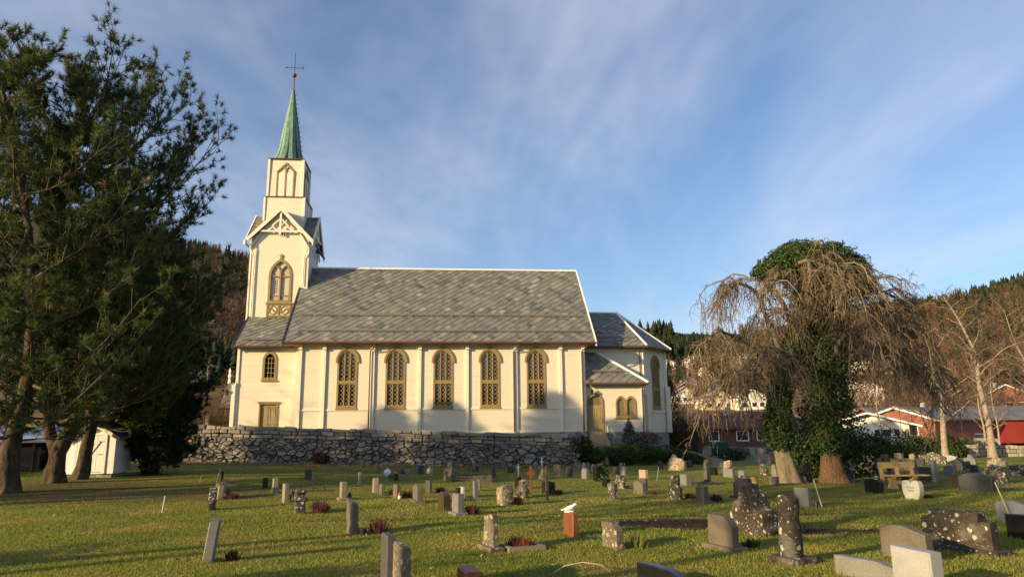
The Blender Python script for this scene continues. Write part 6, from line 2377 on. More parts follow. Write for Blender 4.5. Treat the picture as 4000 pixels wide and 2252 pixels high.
def stone_mesh(ty, w, t, h, seed):
    """front and back grids joined round the edge; local y is the width, x the thickness"""
    rng = random.Random(seed)
    rough = {'rough': .022, 'boulder': .05, 'massif': .035, 'pillar': .02, 'block': .012, 'cross': .010, 'baluster': .012, 'slope': .006, 'taper': .006}.get(ty, .0025)
    S = [-1, -.93, -.6, -.3, 0, .3, .6, .93, 1]
    T = [0, .12, .3, .5, .68, .84, .95, 1]
    top = lambda s: 1.0
    fw = lambda q: 1.0
    ft = lambda q: 1.0
    if ty == 'slab':
        sl = rng.uniform(-.02, .02)
        top = lambda s: 1 + sl * s
    elif ty == 'twotone':
        top = lambda s: 1 - .05 * s * s
    elif ty == 'arch':
        S = [-1, -.93, -.75, -.5, -.25, 0, .25, .5, .75, .93, 1]
        top = lambda s: 1 - .17 * s * s - .05 * s ** 6
    elif ty == 'peak':
        S = [-1, -.93, -.5, 0, .5, .93, 1]
        top = lambda s: 1 - .26 * abs(s)
    elif ty == 'slope':
        S = [-1, -.93, -.7, -.5, -.3, 0, .3, .6, .93, 1]
        top = lambda s: 1 - .26 * max(0, (-.25 - s) / .75) ** 1.2 - .03 * s * s
    elif ty == 'wave':
        S = [-1, -.93, -.75, -.5, -.25, 0, .25, .5, .75, .93, 1]
        top = lambda s: .93 + .07 * math.sin(2.4 * (s + .4)) - .05 * abs(s)
    elif ty == 'hump':
        S = [-1, -.93, -.6, -.3, 0, .3, .6, .93, 1]
        top = lambda s: 1 - .05 * s * s
        fw = lambda q: .94 + .08 * math.sin(q * 2.6)
    elif ty == 'heart':
        S = [-1, -.96, -.85, -.65, -.45, -.2, 0, .2, .45, .65, .85, .96, 1]
        top = lambda s: .86 + .14 * math.sqrt(max(0, 1 - (2 * abs(s) - 1) ** 2)) - .16 * max(0, abs(s) - .85) / .15
        fw = lambda q: .66 + .34 * math.sin(min(1, q / .72) * math.pi / 2)
    elif ty == 'step':
        S = [-1, -.95, -.72, -.71, -.3, 0, .3, .71, .72, .95, 1]
        top = lambda s: .80 if abs(s) > .715 else 1.0
    elif ty == 'cross':
        S = [-1, -.93, -.52, -.50, -.2, 0, .2, .50, .52, .93, 1]
        top = lambda s: (.70 if abs(s) > .51 else 1.0) - (.04 * abs(s))
    elif ty == 'taper':
        fw = lambda q: 1 - .42 * q ** 1.4
        top = lambda s: 1 - .08 * s * s
    elif ty == 'column':
        fw = ft = lambda q: 1 - .22 * q
    elif ty == 'pillar':
        S = [-1, -.9, -.6, -.2, .2, .6, .9, 1]
        fw = ft = lambda q: 1.0 + .05 * math.sin(q * 7) - .10 * q
        top = lambda s: 1 - .05 * s * s
    elif ty == 'pinnacle':
        T = [0, .06, .1, .28, .32, .36, .6, .64, .68, .9, 1]
        fw = ft = lambda q: np.interp(q, [0, .08, .1, .3, .33, .36, .62, .66, .68, 1], [1, 1, .75, .7, .9, .62, .55, .72, .5, .22])
    elif ty == 'baluster':
        T = [0, .1, .3, .5, .56, .62, .7, .76, .82, .9, 1]
        fw = ft = lambda q: np.interp(q, [0, .5, .55, .62, .72, .76, .80, .88, 1], [.95, .85, 1.08, 1.1, .9, .62, .72, .98, .85])
    elif ty == 'block':
        T = [0, .1, .3, .50, .515, .53, .7, .88, .96, 1]
        fw = lambda q: 1.0 if q < .51 else .80
        ft = lambda q: 1.0 if q < .51 else .8
    elif ty == 'boulder':
        S = [-1, -.9, -.7, -.5, -.3, -.1, .1, .3, .5, .7, .9, 1]
        a, b = rng.uniform(0, 6), rng.uniform(-.3, .3)
        top = lambda s: .70 + .30 * math.exp(-((s - b) / .38) ** 2) - .10 * s * s + .06 * math.sin(s * 5 + a)
        ft = lambda q: 1.6 - .7 * q
    elif ty == 'massif':
        S = [-1, -.97, -.8, -.6, -.42, -.40, -.25, -.1, .05, .2, .33, .35, .5, .7, .85, .97, 1]
        top = lambda s: float(np.interp(s, [-1, -.9, -.42, -.40, -.15, .05, .3, .35, .5, .75, 1], [.50, .53, .60, .66, .9, 1.0, .93, .72, .70, .62, .5]))
        ft = lambda q: 1.15 - .3 * q
    elif ty == 'rough':
        a, b = rng.uniform(0, 6), rng.uniform(-.08, .08)
        top = lambda s: .97 + b * s + .03 * math.sin(s * 4 + a)
        fw = lambda q: 1 - .07 * q + .03 * math.sin(q * 6 + a)
    if ty in ('rough', 'boulder', 'massif', 'pillar', 'cross'):
        T = sorted(set(T + [.2, .4, .6, .76, .9]))
    low = -.12 / h
    T = [low] + T
    sd = Vector((seed * 3.7, seed * 1.3, 0))
    mb = MB()
    ns, nt = len(S), len(T)
    for side in (-1, 1):
        for q in T:
            for s in S:
                edge = 1.0
                if abs(s) == 1 or q == 1:
                    edge = .78 if ty not in ('pillar', 'column') else (.72 if abs(s) == 1 else .8)
                if ty == 'pillar':
                    edge *= math.sqrt(max(.12, 1 - .8 * s * s))
                q2 = max(q, 0)
                y = s * w / 2 * fw(q2)
                z = q * h * (top(s) if q > 0 else 1)
                x = side * t / 2 * ft(q2) * edge
                if rough > .003:
                    n = noise.noise(Vector((x * 1.5 + side, y, z)) * 4.5 + sd) + .6 * noise.noise(Vector((x, y, z)) * 12 + sd)
                    x += side * n * rough * 1.2
                    y += noise.noise(Vector((z, y, x)) * 6 + sd * 2) * rough
                    if q > .5:
                        z += noise.noise(Vector((y, z, side * .01)) * 6 + sd) * rough * 1.3
                mb.v.append((x, y, z))
    N = ns * nt
    for sdx in (0, 1):
        for i in range(nt - 1):
            for k in range(ns - 1):
                a = sdx * N + i * ns + k
                q = (a, a + 1, a + ns + 1, a + ns)
                mb.f.append(q if sdx else q[::-1])
    for i in range(nt - 1):
        for k in (0, ns - 1):
            a, b = i * ns + k, (i + 1) * ns + k
            mb.f.append((a, b, N + b, N + a) if k else (a, N + a, N + b, b))
    for k in range(ns - 1):
        a = (nt - 1) * ns + k
        mb.f.append((a, a + 1, N + a + 1, N + a))
    mb.r = [0] * len(mb.f)
    me = mb.mesh('gravestone')
    if ty in ('boulder', 'massif', 'pillar', 'rough'):
        me.polygons.foreach_set('use_smooth', [True] * len(me.polygons))
        try:
            me.set_sharp_from_angle(angle=rad(35))
        except Exception:
            pass
    return me


def cross_finial(mb, h, s, x=0, y=0, z=0, th=.016):
    mb.box((x - th, y - th, z), (x + th, y + th, z + h))
    mb.box((x - th * .95, y - s, z + h * .58), (x + th * .95, y + s, z + h * .58 + 2 * th))


GRP = 'gravestones on the lawn'
for i, (ty, mt, x, y, w, t, h, yaw, ex, lab) in enumerate(STONES):
    z = ex.get('Z', tz(x, y))
    if ty == 'pillar':
        w = t = .31
    o = link('gravestone', stone_mesh(ty, w, t, h, i), M[mt], loc=(x, y, z - .01), rot=(0, 0, rad(yaw)))
    if ex.get('lean'):
        o.rotation_euler = (-rad(ex['lean']) * math.sin(rad(yaw)), rad(ex['lean']) * math.cos(rad(yaw)), rad(yaw))
    tag(o, lab, 'gravestone', GRP)
    if ex.get('base'):
        bh = .05 + .06 * h
        bw, bt = w * .5 + .06 + .05 * w, t * .5 + .07
        b = MB()
        ptsb = [(bt, bw, -.12), (bt, bw, bh * .8), (bt * .9, bw * .96, bh)]
        lv = [[(sx * q[0], sy * q[1], q[2]) for sx, sy in ((-1, -1), (1, -1), (1, 1), (-1, 1))] for q in ptsb]
        for a_, c_ in zip(lv, lv[1:]):
            for k in range(4):
                b.poly([a_[k], a_[(k + 1) % 4], c_[(k + 1) % 4], c_[k]])
        b.poly(lv[-1])
        b.build('plinth', M[mt if mt not in ('charcoal',) else 'lichen_dark'], o)
    if ex.get('cross'):
        b = MB()
        cross_finial(b, .17, .05, z=h - .01, th=.009)
        b.build('cross', M['dark_metal'], o)
    if ty == 'twotone':
        b = MB().box((-t / 2 - .012, -w / 2 - .012, -.1), (t / 2 + .012, w / 2 + .012, h * .42))
        b.build('lower_block', M['granite_dark'], o)
    if ex.get('cap'):
        b = MB()
        rg = random.Random(9)
        for k in range(26):
            yy, zz = rg.uniform(-w / 2 * .9, w / 2 * .9), h * rg.uniform(.55, .98)
            b.lathe([(rg.uniform(.012, .03), -.003), (.004, .008)], 6, (t / 2 + .004, yy, zz))
        del b
    if ty == 'heart':
        b = MB()
        rg = random.Random(4)
        for row, (zz, ln) in enumerate(((.66, .26), (.60, .24), (.50, .22), (.44, .24))):
            yy = -ln / 2
            while yy < ln / 2:
                wd = rg.uniform(.010, .022)
                b.box((-t / 2 - .002, yy, h * zz - .006), (-t / 2 + .01, yy + wd, h * zz + .010))
                yy += wd + rg.choice([.006, .006, .018])
        b.build('lettering', M['dark_metal'], o)

# kerbs round graves


def kerb(x, y, yaw, w, l, hh, mt, label, front_only=False):
    root = empty('grave_kerb', (x, y, tz(x, y)), rad(yaw), label, 'kerb')
    th_ = .09
    for (a, b) in (((-l / 2, -w / 2), (l / 2, -w / 2 + th_)), ((-l / 2, w / 2 - th_), (l / 2, w / 2)), ((-l / 2, -w / 2 + th_ + .003), (-l / 2 + th_, w / 2 - th_ - .003)), ((l / 2 - th_, -w / 2 + th_ + .003), (l / 2, w / 2 - th_ - .003))):
        MB().box((a[0], a[1], -.1), (b[0], b[1], hh)).build('kerb_stone', M[mt], root)
    MB().box((-l / 2 + th_, -w / 2 + th_, -.1), (l / 2 - th_, w / 2 - th_, .02)).build('bed', M['soil'], root)
    return root


kerb(-2.0, 30.9, 8, 1.1, 1.95, .26, 'granite_stain', 'low stained stone kerb of the large tomb with the dark monument')
kerb(.12, 11.72, 20, .46, .62, .07, 'granite_tan', 'pale kerb of the little heather bed beside the lichen streaked headstone')
kerb(16.4, 45.4, 20, 1.2, 2.2, .14, 'granite_grey', 'long grey kerb before the big grey stepped headstone left of the ivy tree')
kerb(7.3, 27.3, 20, .6, 1.2, .08, 'charcoal', 'dark kerb beside the wide grey slab with black side')

# heather, lanterns and other small things


def heather(x, y, r, hh, n, mat, seed, label, name='heather_plant'):
    rng = np.random.default_rng(seed)
    b = np.stack([rng.normal(0, r * .32, n), rng.normal(0, r * .32, n), np.zeros(n) - .01], -1)
    d = norm(np.stack([b[:, 0] * .9 / r, b[:, 1] * .9 / r, np.full(n, 1.6)], -1) + rng.normal(0, .18, (n, 3)))
    L = hh * rng.uniform(.55, 1.1, n)
    s = np.linspace(0, 1, 4)
    P = b[:, None] + d[:, None] * (L[:, None] * s)[..., None]
    v, f = tubes(P, np.broadcast_to(np.array([.35, 1.0, .85, .25]) * .0062, (n, 4)), 4)
    rr = np.repeat(np.clip(rng.normal(.5, .25, n), .01, 1), 12)
    o = link(name, np_mesh(name, v, f, rr), M[mat], loc=(x, y, tz(x, y)))
    return tag(o, label, 'heather', 'heather beside the graves')


HE = [(-8.75, 22.3, .2, .22, 'heather', 'red heather right of the leftmost cluster of tan slabs'), (-5.0, 18.4, .24, .30, 'heather', 'dark red heather clump beside the stone of stacked blocks'),
      (-4.75, 17.9, .20, .26, 'heather', 'rosy heather clump in front beside the stone of stacked blocks'), (-6.45, 21.6, .15, .14, 'heather', 'small red heather right of the tan headstone with lantern'),
      (-4.0, 23.7, .2, .2, 'heather', 'red heather right of the close pair of brown headstones'), (-3.3, 22.1, .2, .22, 'heather_orange', 'orange heather beside the white figurine'),
      (-2.55, 24.8, .22, .2, 'heather', 'red heather right of the dark grey headstone below the tomb'), (-2.65, 14.1, .22, .30, 'heather', 'dark heather beside the tall brown crusted headstone'),
      (-1.0, 17.2, .2, .26, 'heather', 'dark pink heather right of the light grey granite slab'), (.1, 20.05, .17, .24, 'heather_orange', 'bright orange red heather beside the bulky cream lichen stone'),
      (1.42, 23.2, .2, .18, 'heather', 'red heather right of the black headstone behind the wooden cross'), (.0, 11.75, .15, .22, 'heather', 'dark heather at the back of the little kerbed bed'),
      (.17, 11.7, .13, .21, 'heather_orange', 'orange tipped heather in the middle of the little kerbed bed'), (4.4, 22.8, .14, .12, 'heather', 'red flowers right of the brown notched headstone'),
      (5.0, 20.5, .2, .2, 'heather', 'brown heather right of the two tier block headstone'), (5.5, 19.7, .24, .22, 'heather', 'brown heather right of the dark squarish headstone'),
      (-1.02, 8.3, .10, .2, 'heather_orange', 'orange heather tip at the bottom edge beside the speckled headstone'), (-4.25, 10.95, .12, .16, 'heather', 'small dark heather at the foot of the leaning pale headstone'),
      (11.65, 20.3, .2, .12, 'heather', 'dark heather behind the white heart shaped headstone')]
for k, (x, y, r, hh, mt, lab) in enumerate(HE):
    heather(x, y, r * .85, hh * .92, 170, mt, 100 + k, lab)
heather(1.98, 11.75, .14, .22, 60, 'yellow_leaf', 140, 'green and yellow leafy plants right of the squat slant topped headstone', 'grave_plant')
heather(3.75, 11.6, .16, .18, 60, 'hedge_leaf', 141, 'dark green grave plant right of the brown crumbling slab', 'grave_plant')


def lantern(x, y, s, label, z=None):
    root = empty('grave_lantern', (x, y, tz(x, y) if z is None else z), .3, label, 'lantern', 'lanterns on the graves')
    b = MB()
    for sx in (-1, 1):
        for sy in (-1, 1):
            b.box((sx * .05 * s - .008, sy * .05 * s - .008, 0), (sx * .05 * s + .008, sy * .05 * s + .008, .16 * s))
    b.box((-.07 * s, -.07 * s, -.02), (.07 * s, .07 * s, .02 * s))
    b.build('cage', M['dark_metal'], root)
    MB().lathe([(.095 * s, .16 * s), (.03 * s, .24 * s), (.02 * s, .26 * s), (.02 * s, .29 * s), (0, .30 * s)], 4).build('roof', M['dark_metal'], root)
    MB().box((-.042 * s, -.042 * s, .02 * s), (.042 * s, .042 * s, .155 * s)).build('glass', M['glass_bright'], root)
    return root


lantern(-6.78, 21.85, 1.1, 'black lantern right of the tan headstone on the left lawn')
lantern(-4.97, 21.68, .8, 'black lantern right of the light tan headstone on its small plinth')
lantern(7.55, 18.0, .8, 'black lantern between the rough grey slab and the white stick')
lantern(-8.98, 22.5, 1.0, 'dark lantern behind the tan leaning slab at the far left')
lantern(-5.3, 30.6, 1.1, 'black lantern before the low black headstone near the wall')
lantern(-6.62, 35.2, 1.0, 'little lantern between two grey slabs near the wall')


def pot(x, y, r, hh, mat, label, name='plant_pot', cat='pot'):
    o = MB().lathe([(r * .7, -.03), (r * .75, 0), (r, hh * .85), (r * 1.08, hh * .86), (r * 1.08, hh), (r * .9, hh), (r * .85, hh * .9)], 12).build(name, M[mat], loc=(x, y, tz(x, y)))
    return tag(o, label, cat)


pot(-2.92, 13.95, .075, .13, 'dark_metal', 'black plant pot beside the tall brown crusted headstone')
pot(-.13, 19.75, .10, .10, 'dark_metal', 'black bowl at the foot of the bulky cream lichen stone')
pot(5.2, 19.25, .04, .06, 'plastic_white', 'white candle cup beside the dark squarish headstone', 'candle_cup', 'candle')
pot(-8.02, 24.2, .05, .14, 'dark_metal', 'dark grave vase in front of the two tone headstone')
pot(4.05, 25.8, .09, .1, 'dark_metal', 'dark bowl right of the stepped lichen headstone')
v_ = tag(MB().lathe([(.05, -.02), (.14, .04), (.19, .14), (.17, .24), (.10, .31), (.04, .34), (.05, .37), (0, .38)], 14).build('round_vase', M['plastic_white'], smooth=True, loc=(-6.0, 33.8, tz(-6, 33.8))), 'white round bellied vase near the foot of the wall', 'vase')
fg = MB().lathe([(.04, 0), (.055, .05), (.045, .10), (.025, .12)], 10)
root = empty('figurine', (-3.47, 21.7, tz(-3.47, 21.7)), 0, 'small white figurine with red cap beside the orange heather', 'figurine')
fg.build('body', M['plastic_white'], root, smooth=True)
MB().lathe([(.04, .10), (.042, .13), (.02, .19), (0, .21)], 10).build('cap', M['candle_red'], root, smooth=True)

# dove on the red headstone
st = next(s_ for s_ in STONES if 'dove' in s_[-1])
root = empty('dove_figure', (st[2] - .01, st[3], tz(st[2], st[3]) + st[6] - .015), rad(-12), 'white dove figure sitting on the red granite headstone', 'figurine')
P_ = np.array([[(-.16, 0, .025), (-.10, 0, .035), (-.03, 0, .055), (.03, 0, .075), (.07, 0, .10), (.095, 0, .125), (.12, 0, .125), (.14, 0, .118)]])
v, f = tubes(P_, np.array([[.008, .022, .040, .042, .030, .026, .022, .004]]), 10)
v[:, 1] *= 1.1
link('body', np_mesh('body', v, f, smooth=True), M['plastic_white'], root)
for s in (-1, 1):
    wg = MB()
    wg.extr(lambda a, z, d: (a, s * (.036 + d), z), [(-.15, .03), (-.02, .045), (.05, .085), (.02, .105), (-.05, .085)], 0, .012)
    wg.build('wing', M['plastic_white'], root)
tp_ = MB().box((-.09, -.05, -.01), (.07, .05, .018))
tp_.build('foot', M['plastic_white'], root)

# crosses standing in the lawn


def wood_cross(x, y, hh, arm, th_, mat, label, plate=False, zarm=.72, rz=15):
    root = empty('grave_cross', (x, y, tz(x, y)), rad(rz), label, 'cross')
    MB().box((-th_, -th_, -.1), (th_, th_, hh)).build('post', M[mat], root)
    if plate:
        MB().box((-arm, -th_ - .03, hh * zarm), (arm, -th_ - .002, hh * zarm + arm * .9)).build('name_board', M[mat], root)
    else:
        MB().box((-arm, -th_ * .9, hh * zarm), (arm, th_ * .9, hh * zarm + th_ * 2)).build('arm', M[mat], root)
    return root


wc = wood_cross(.97, 21.4, .98, .11, .035, 'old_wood', 'dark wooden cross with a name board in front of the black headstone', True, .66)
MB().box((-.042, -.042, -.1), (.042, .042, .28)).build('foot_sleeve', M['dark_metal'], wc)
wc = wood_cross(.58, 24.9, .82, .10, .025, 'rust_wood', 'rust orange cross with a diamond shaped board', False, .62)
MB().extr(lambda a, z, d: (a, -.03 - d, z), [(0, .42), (.16, .56), (0, .74), (-.16, .56)], 0, .02).build('diamond_board', M['rust_wood'], wc)
wood_cross(.2, 34.7, .62, .09, .022, 'paint_white', 'thin white cross above the pale stones, left of the brown rounded one', False, .68)
wood_cross(1.5, 38.6, .80, .10, .028, 'paint_white', 'small white cross behind the large rounded brown headstone', False, .66)


def stick(name, a, b, r, mat, label, cat='stake'):
    a, b = Vector(a), Vector(b)
    o = MB().tube([b - a for b in (a - (b - a).normalized() * .1, a.lerp(b, .5), b)], r, 6).build(name, M[mat], loc=tuple(a))
    return tag(o, label, cat)


stick('stake', (7.63, 17.9, tz(7.6, 17.9)), (7.5, 17.95, tz(7.6, 17.9) + .66), .016, 'dead_stick', 'white peeled stick standing right of the rough grey slab')
stick('stake', (5.93, 29.8, tz(5.9, 29.8)), (6.05, 29.85, tz(5.9, 29.8) + .56), .012, 'stake_green', 'pale green stake in the lawn right of the sandstone slab')
stick('stake', (-11.95, 28.7, tz(-11.9, 28.7)), (-11.85, 28.75, tz(-11.9, 28.7) + .56), .013, 'stake_green', 'green stake beside the thin black slab on the left lawn')
stick('stake', (-12.75, 29.0, tz(-12.7, 29)), (-12.7, 29.05, tz(-12.7, 29) + .5), .008, 'stake_green', 'thin green cane left of the green stake on the left lawn')
stick('stake', (9.55, 13.9, tz(9.5, 13.9)), (9.38, 14.0, tz(9.5, 13.9) + .78), .009, 'dead_stick', 'thin grey cane leaning by the blue grey headstone at the right edge')
stick('stake', (-9.1, 18.6, tz(-9.1, 18.6)), (-9.05, 18.6, tz(-9.1, 18.6) + .42), .010, 'paint_white', 'short white marker stick in the lawn at far left')
tg = MB().tube([(-.35, 0, .0), (-.2, .02, .09), (.05, .05, .13), (.3, .03, .10), (.42, .0, .0)], [.012, .012, .010, .008, .005], 5)
tag(tg.build('fallen_twig', M['dead_stick'], loc=(.85, 9.75, tz(.85, 9.75))), 'curved fallen twig in the grass near the bottom edge', 'twig')
tg = MB().tube([(-.5, 0, .0), (-.2, .1, .04), (.1, .15, .12), (.45, .2, .10)], [.02, .018, .015, .008], 5)
tag(tg.build('fallen_branch', M['old_wood'], loc=(13.6, 23.2, tz(13.6, 23.2))), 'dark fallen branch in the grass left of the very wide black headstone', 'branch')
tg = MB().tube([(-.2, 0, .0), (-.05, .02, .05), (.12, .03, .05), (.2, .03, .09)], [.012, .01, .009, .006], 5)
tag(tg.build('fallen_twig', M['dead_stick'], loc=(-4.35, 9.2, tz(-4.35, 9.2))), 'pale bent twig in the grass at the lower left corner', 'twig')

# bench
bx, by = 13.05, 24.2
bench = empty('park_bench', (bx, by, tz(bx, by)), rad(3), 'light wooden park bench standing among the graves on the right', 'bench')
MB().box((-.64, .16, .66), (.64, .20, .86)).build('backrest', M['bench_wood'], bench)
for k, yy in enumerate((-.20, -.06)):
    MB().box((-.56, yy, .41), (.92, yy + .125, .45)).build('seat_plank', M['bench_wood'], bench)
MB().box((-.56, .08, .41), (.92, .19, .45)).build('seat_plank', M['bench_wood'], bench)
for xx in (-.56, .0, .52):
    b = MB()
    b.extr(lambda a, z, d: (xx + d, a, z), [(.05, .30), (.15, .30), (.235, .84), (.205, .84)], -.05, .05)
    b.build('back_post', M['bench_wood'], bench)
for xx in (-.30, .42):
    b = MB()
    b.extr(lambda a, z, d: (xx + d, a, z), [(-.22, .0), (.20, .0), (.18, .07), (.09, .16), (.09, .28), (.17, .41), (-.20, .41), (-.11, .28), (-.11, .16), (-.20, .07)], -.07, .07)
    b.build('leg', M['bench_wood'], bench)
MB().box((-.23, -.06, .15), (.35, -.01, .25)).build('stretcher', M['bench_wood'], bench)
b = MB()
for k, xx in enumerate((-.1, -.04, .03, .09)):
    b.box((xx, .157, .72), (xx + .008, .161, .80))
    b.box((xx + .012, .1575, .72 + .03 * (k % 3)), (xx + .035, .161, .735 + .03 * (k % 3)))
b.build('carving', M['old_wood'], bench)

# ---- grass
rngg = np.random.default_rng(5)


def mud(x, y):
    n = .5 * np.sin(x * 3.1 + y * 2) * np.sin(y * 5.3) * .5
    a = np.hypot((x - 3.7) / 2.0, (y - 14.9) / .9) + n
    b = np.hypot((x - 5.4) / 1.6, (y - 13.6) / .45) + n
    c = np.hypot(x / 8.0, (y - 16.35 + .02 * x) / .10) + n
    return np.minimum(np.minimum(a, b), c) < .95


def grass(N, y0, y1, hh, wd, pw):
    u = rngg.random(N)
    e = 1 - pw
    y = (y0 ** e + u * (y1 ** e - y0 ** e)) ** (1 / e)
    x = rngg.uniform(-1, 1, N) * (y * .80 + 1.5)
    k = ~mud(x, y)
    litter = (np.hypot((x + 15) / 7.5, (y - 24.5) / 4.2) < 1) & (rngg.random(N) < .75)
    k &= ~litter
    k &= noise_keep(x, y)
    x, y = x[k], y[k]
    n = len(x)
    z = terr(x, y) - .004
    sc = (y / y0) ** .55
    az = rngg.uniform(0, 2 * np.pi, n)
    cl = .75 + .5 * (np.sin(x * 2.1 + np.sin(y * 1.7)) * np.sin(y * 2.3 + 1) * .5 + .5)
    h = hh * cl * rngg.uniform(.55, 1.25, n) * np.minimum(sc, 1.5)
    lean = rngg.normal(0, .38, (n, 2))
    w = wd * sc * rngg.uniform(.7, 1.3, n)
    b = np.stack([x, y, z], -1)
    sd = np.stack([np.cos(az) * w / 2, np.sin(az) * w / 2, np.zeros(n)], -1)
    tip = b + np.stack([lean[:, 0] * h, lean[:, 1] * h, h], -1)
    V = np.stack([b - sd, b + sd, tip], 1).reshape(-1, 3)
    return V, rngg.normal(.5, .22, n).clip(.01, 1)


def noise_keep(x, y):
    q = np.sin(x * 1.3 + 2 * np.sin(y * .6)) * np.sin(y * 1.1 + 1.5 * np.sin(x * .5)) + .6 * np.sin(x * 3.7 + y) * np.sin(y * 4.1 - x)
    return rngg.random(len(x)) < np.clip(.82 + .35 * q, .25, 1)


V1, r1 = grass(310000, 7.0, 22, .030, .0115, 1.7)
V2, r2 = grass(115000, 20, 48, .028, .018, 1.2)
# longer tufts that the mower leaves round each stone
TV, TR_ = [], []
for st in STONES:
    if st[3] > 32 or 'Z' in st[8]:
        continue
    n = 46
    a = rngg.uniform(0, 6.28, n)
    yw = rad(st[7])
    ly = np.sin(a) * (st[4] / 2 + .05) * rngg.uniform(.9, 1.15, n)
    lx = np.cos(a) * (st[5] / 2 + .07) * rngg.uniform(.9, 1.25, n)
    x = st[2] + lx * math.cos(yw) - ly * math.sin(yw)
    y = st[3] + lx * math.sin(yw) + ly * math.cos(yw)
    h = rngg.uniform(.04, .10, n)
    b = np.stack([x, y, terr(x, y) - .005], -1)
    az = rngg.uniform(0, 6.28, n)
    sd = np.stack([np.cos(az), np.sin(az), 0 * az], -1) * .007
    tip = b + np.stack([rngg.normal(0, .35, n) * h, rngg.normal(0, .35, n) * h, h], -1)
    TV.append(np.stack([b - sd, b + sd, tip], 1).reshape(-1, 3))
    TR_.append(rngg.normal(.45, .2, n).clip(.01, 1))
V2 = np.concatenate([V2] + TV)
r2 = np.concatenate([r2] + TR_)
V = np.concatenate([V1, V2])
o = link('lawn_grass', np_mesh('lawn_grass', V, np.arange(len(V)).reshape(-1, 3), np.concatenate([r1, r2])), M['grass_blade'])
tag(o, 'short winter lawn grass, green with straw tinted patches, between the graves', 'grass', kind='stuff')
# straw on the bank below the wall
n = 26000
u = rngg.uniform(-19.5, 8.5, n)
w_ = -3.75 - np.abs(rngg.normal(0, 1.25, n)) * np.interp(u, [-20, -8, 0, 9], [1.2, 1.2, .45, .35])
x = CO.x + u * math.cos(CA) - w_ * math.sin(CA)
y = CO.y + u * math.sin(CA) + w_ * math.cos(CA)
z = terr(x, y)
h = rngg.uniform(.06, .20, n)
az = rngg.uniform(0, 6.28, n)
b = np.stack([x, y, z - .01], -1)
sd = np.stack([np.cos(az), np.sin(az), np.zeros(n)], -1) * .012
tip = b + np.stack([rngg.normal(0, .8, n) * h, rngg.normal(0, .8, n) * h, h], -1)
V = np.stack([b - sd, b + sd, tip], 1).reshape(-1, 3)
o = link('dry_grass', np_mesh('dry_grass', V, np.arange(len(V)).reshape(-1, 3), rngg.random(n).clip(.01, 1)), M['dry_grass'])
tag(o, 'straw coloured dry grass on the bank at the foot of the wall', 'grass', kind='stuff')
# clods on the bare soil
n = 900
x = np.concatenate([rngg.normal(3.9, .95, n // 2), rngg.normal(5.2, .8, n // 4), rngg.uniform(-7, 8, n // 4)])
y = np.concatenate([rngg.normal(14.9, .33, n // 2), rngg.normal(13.65, .2, n // 4), 16.35 + rngg.normal(0, .06, n // 4)])
z = terr(x, y)
s = rngg.uniform(.012, .045, n)
tet = np.array([(1, 0, -.3), (-.5, .87, -.3), (-.5, -.87, -.3), (.1, .1, .8)])
az = rngg.uniform(0, 6.28, n)
R = np.stack([np.stack([np.cos(az), -np.sin(az), 0 * az], -1), np.stack([np.sin(az), np.cos(az), 0 * az], -1), np.stack([0 * az, 0 * az, 1 + 0 * az], -1)], 1)
V = (np.einsum('nij,kj->nki', R, tet) * s[:, None, None] + np.stack([x, y, z], -1)[:, None]).reshape(-1, 3)
F = (np.arange(n)[:, None, None] * 4 + np.array([[0, 1, 3], [1, 2, 3], [2, 0, 3]])[None]).reshape(-1, 3)
o = link('soil_clods', np_mesh('soil_clods', V, F), M['soil'])
tag(o, 'loose brown clods on the bare muddy patch by the rugged monument', 'soil', kind='stuff')

# fallen leaves and moss tufts in the lawn
n = 3000
y = 7.5 + 26 * rngg.random(n) ** 1.6
x = rngg.uniform(-1, 1, n) * (y * .8 + 1)
P = np.stack([x, y, terr(x, y) + rngg.uniform(.012, .03, n)], -1)
v, f = leaves(P, np.tile(np.array([0, 0, 2.0]), (n, 1)), .05, rngg)
o = link('fallen_leaves', np_mesh('fallen_leaves', v, f, rngg.random(n).clip(.01, 1)), M['leaf_litter'])
tag(o, 'brown fallen leaves scattered over the lawn', 'leaves', kind='stuff')
# ------------------------------------------------------------------ buildings and background things


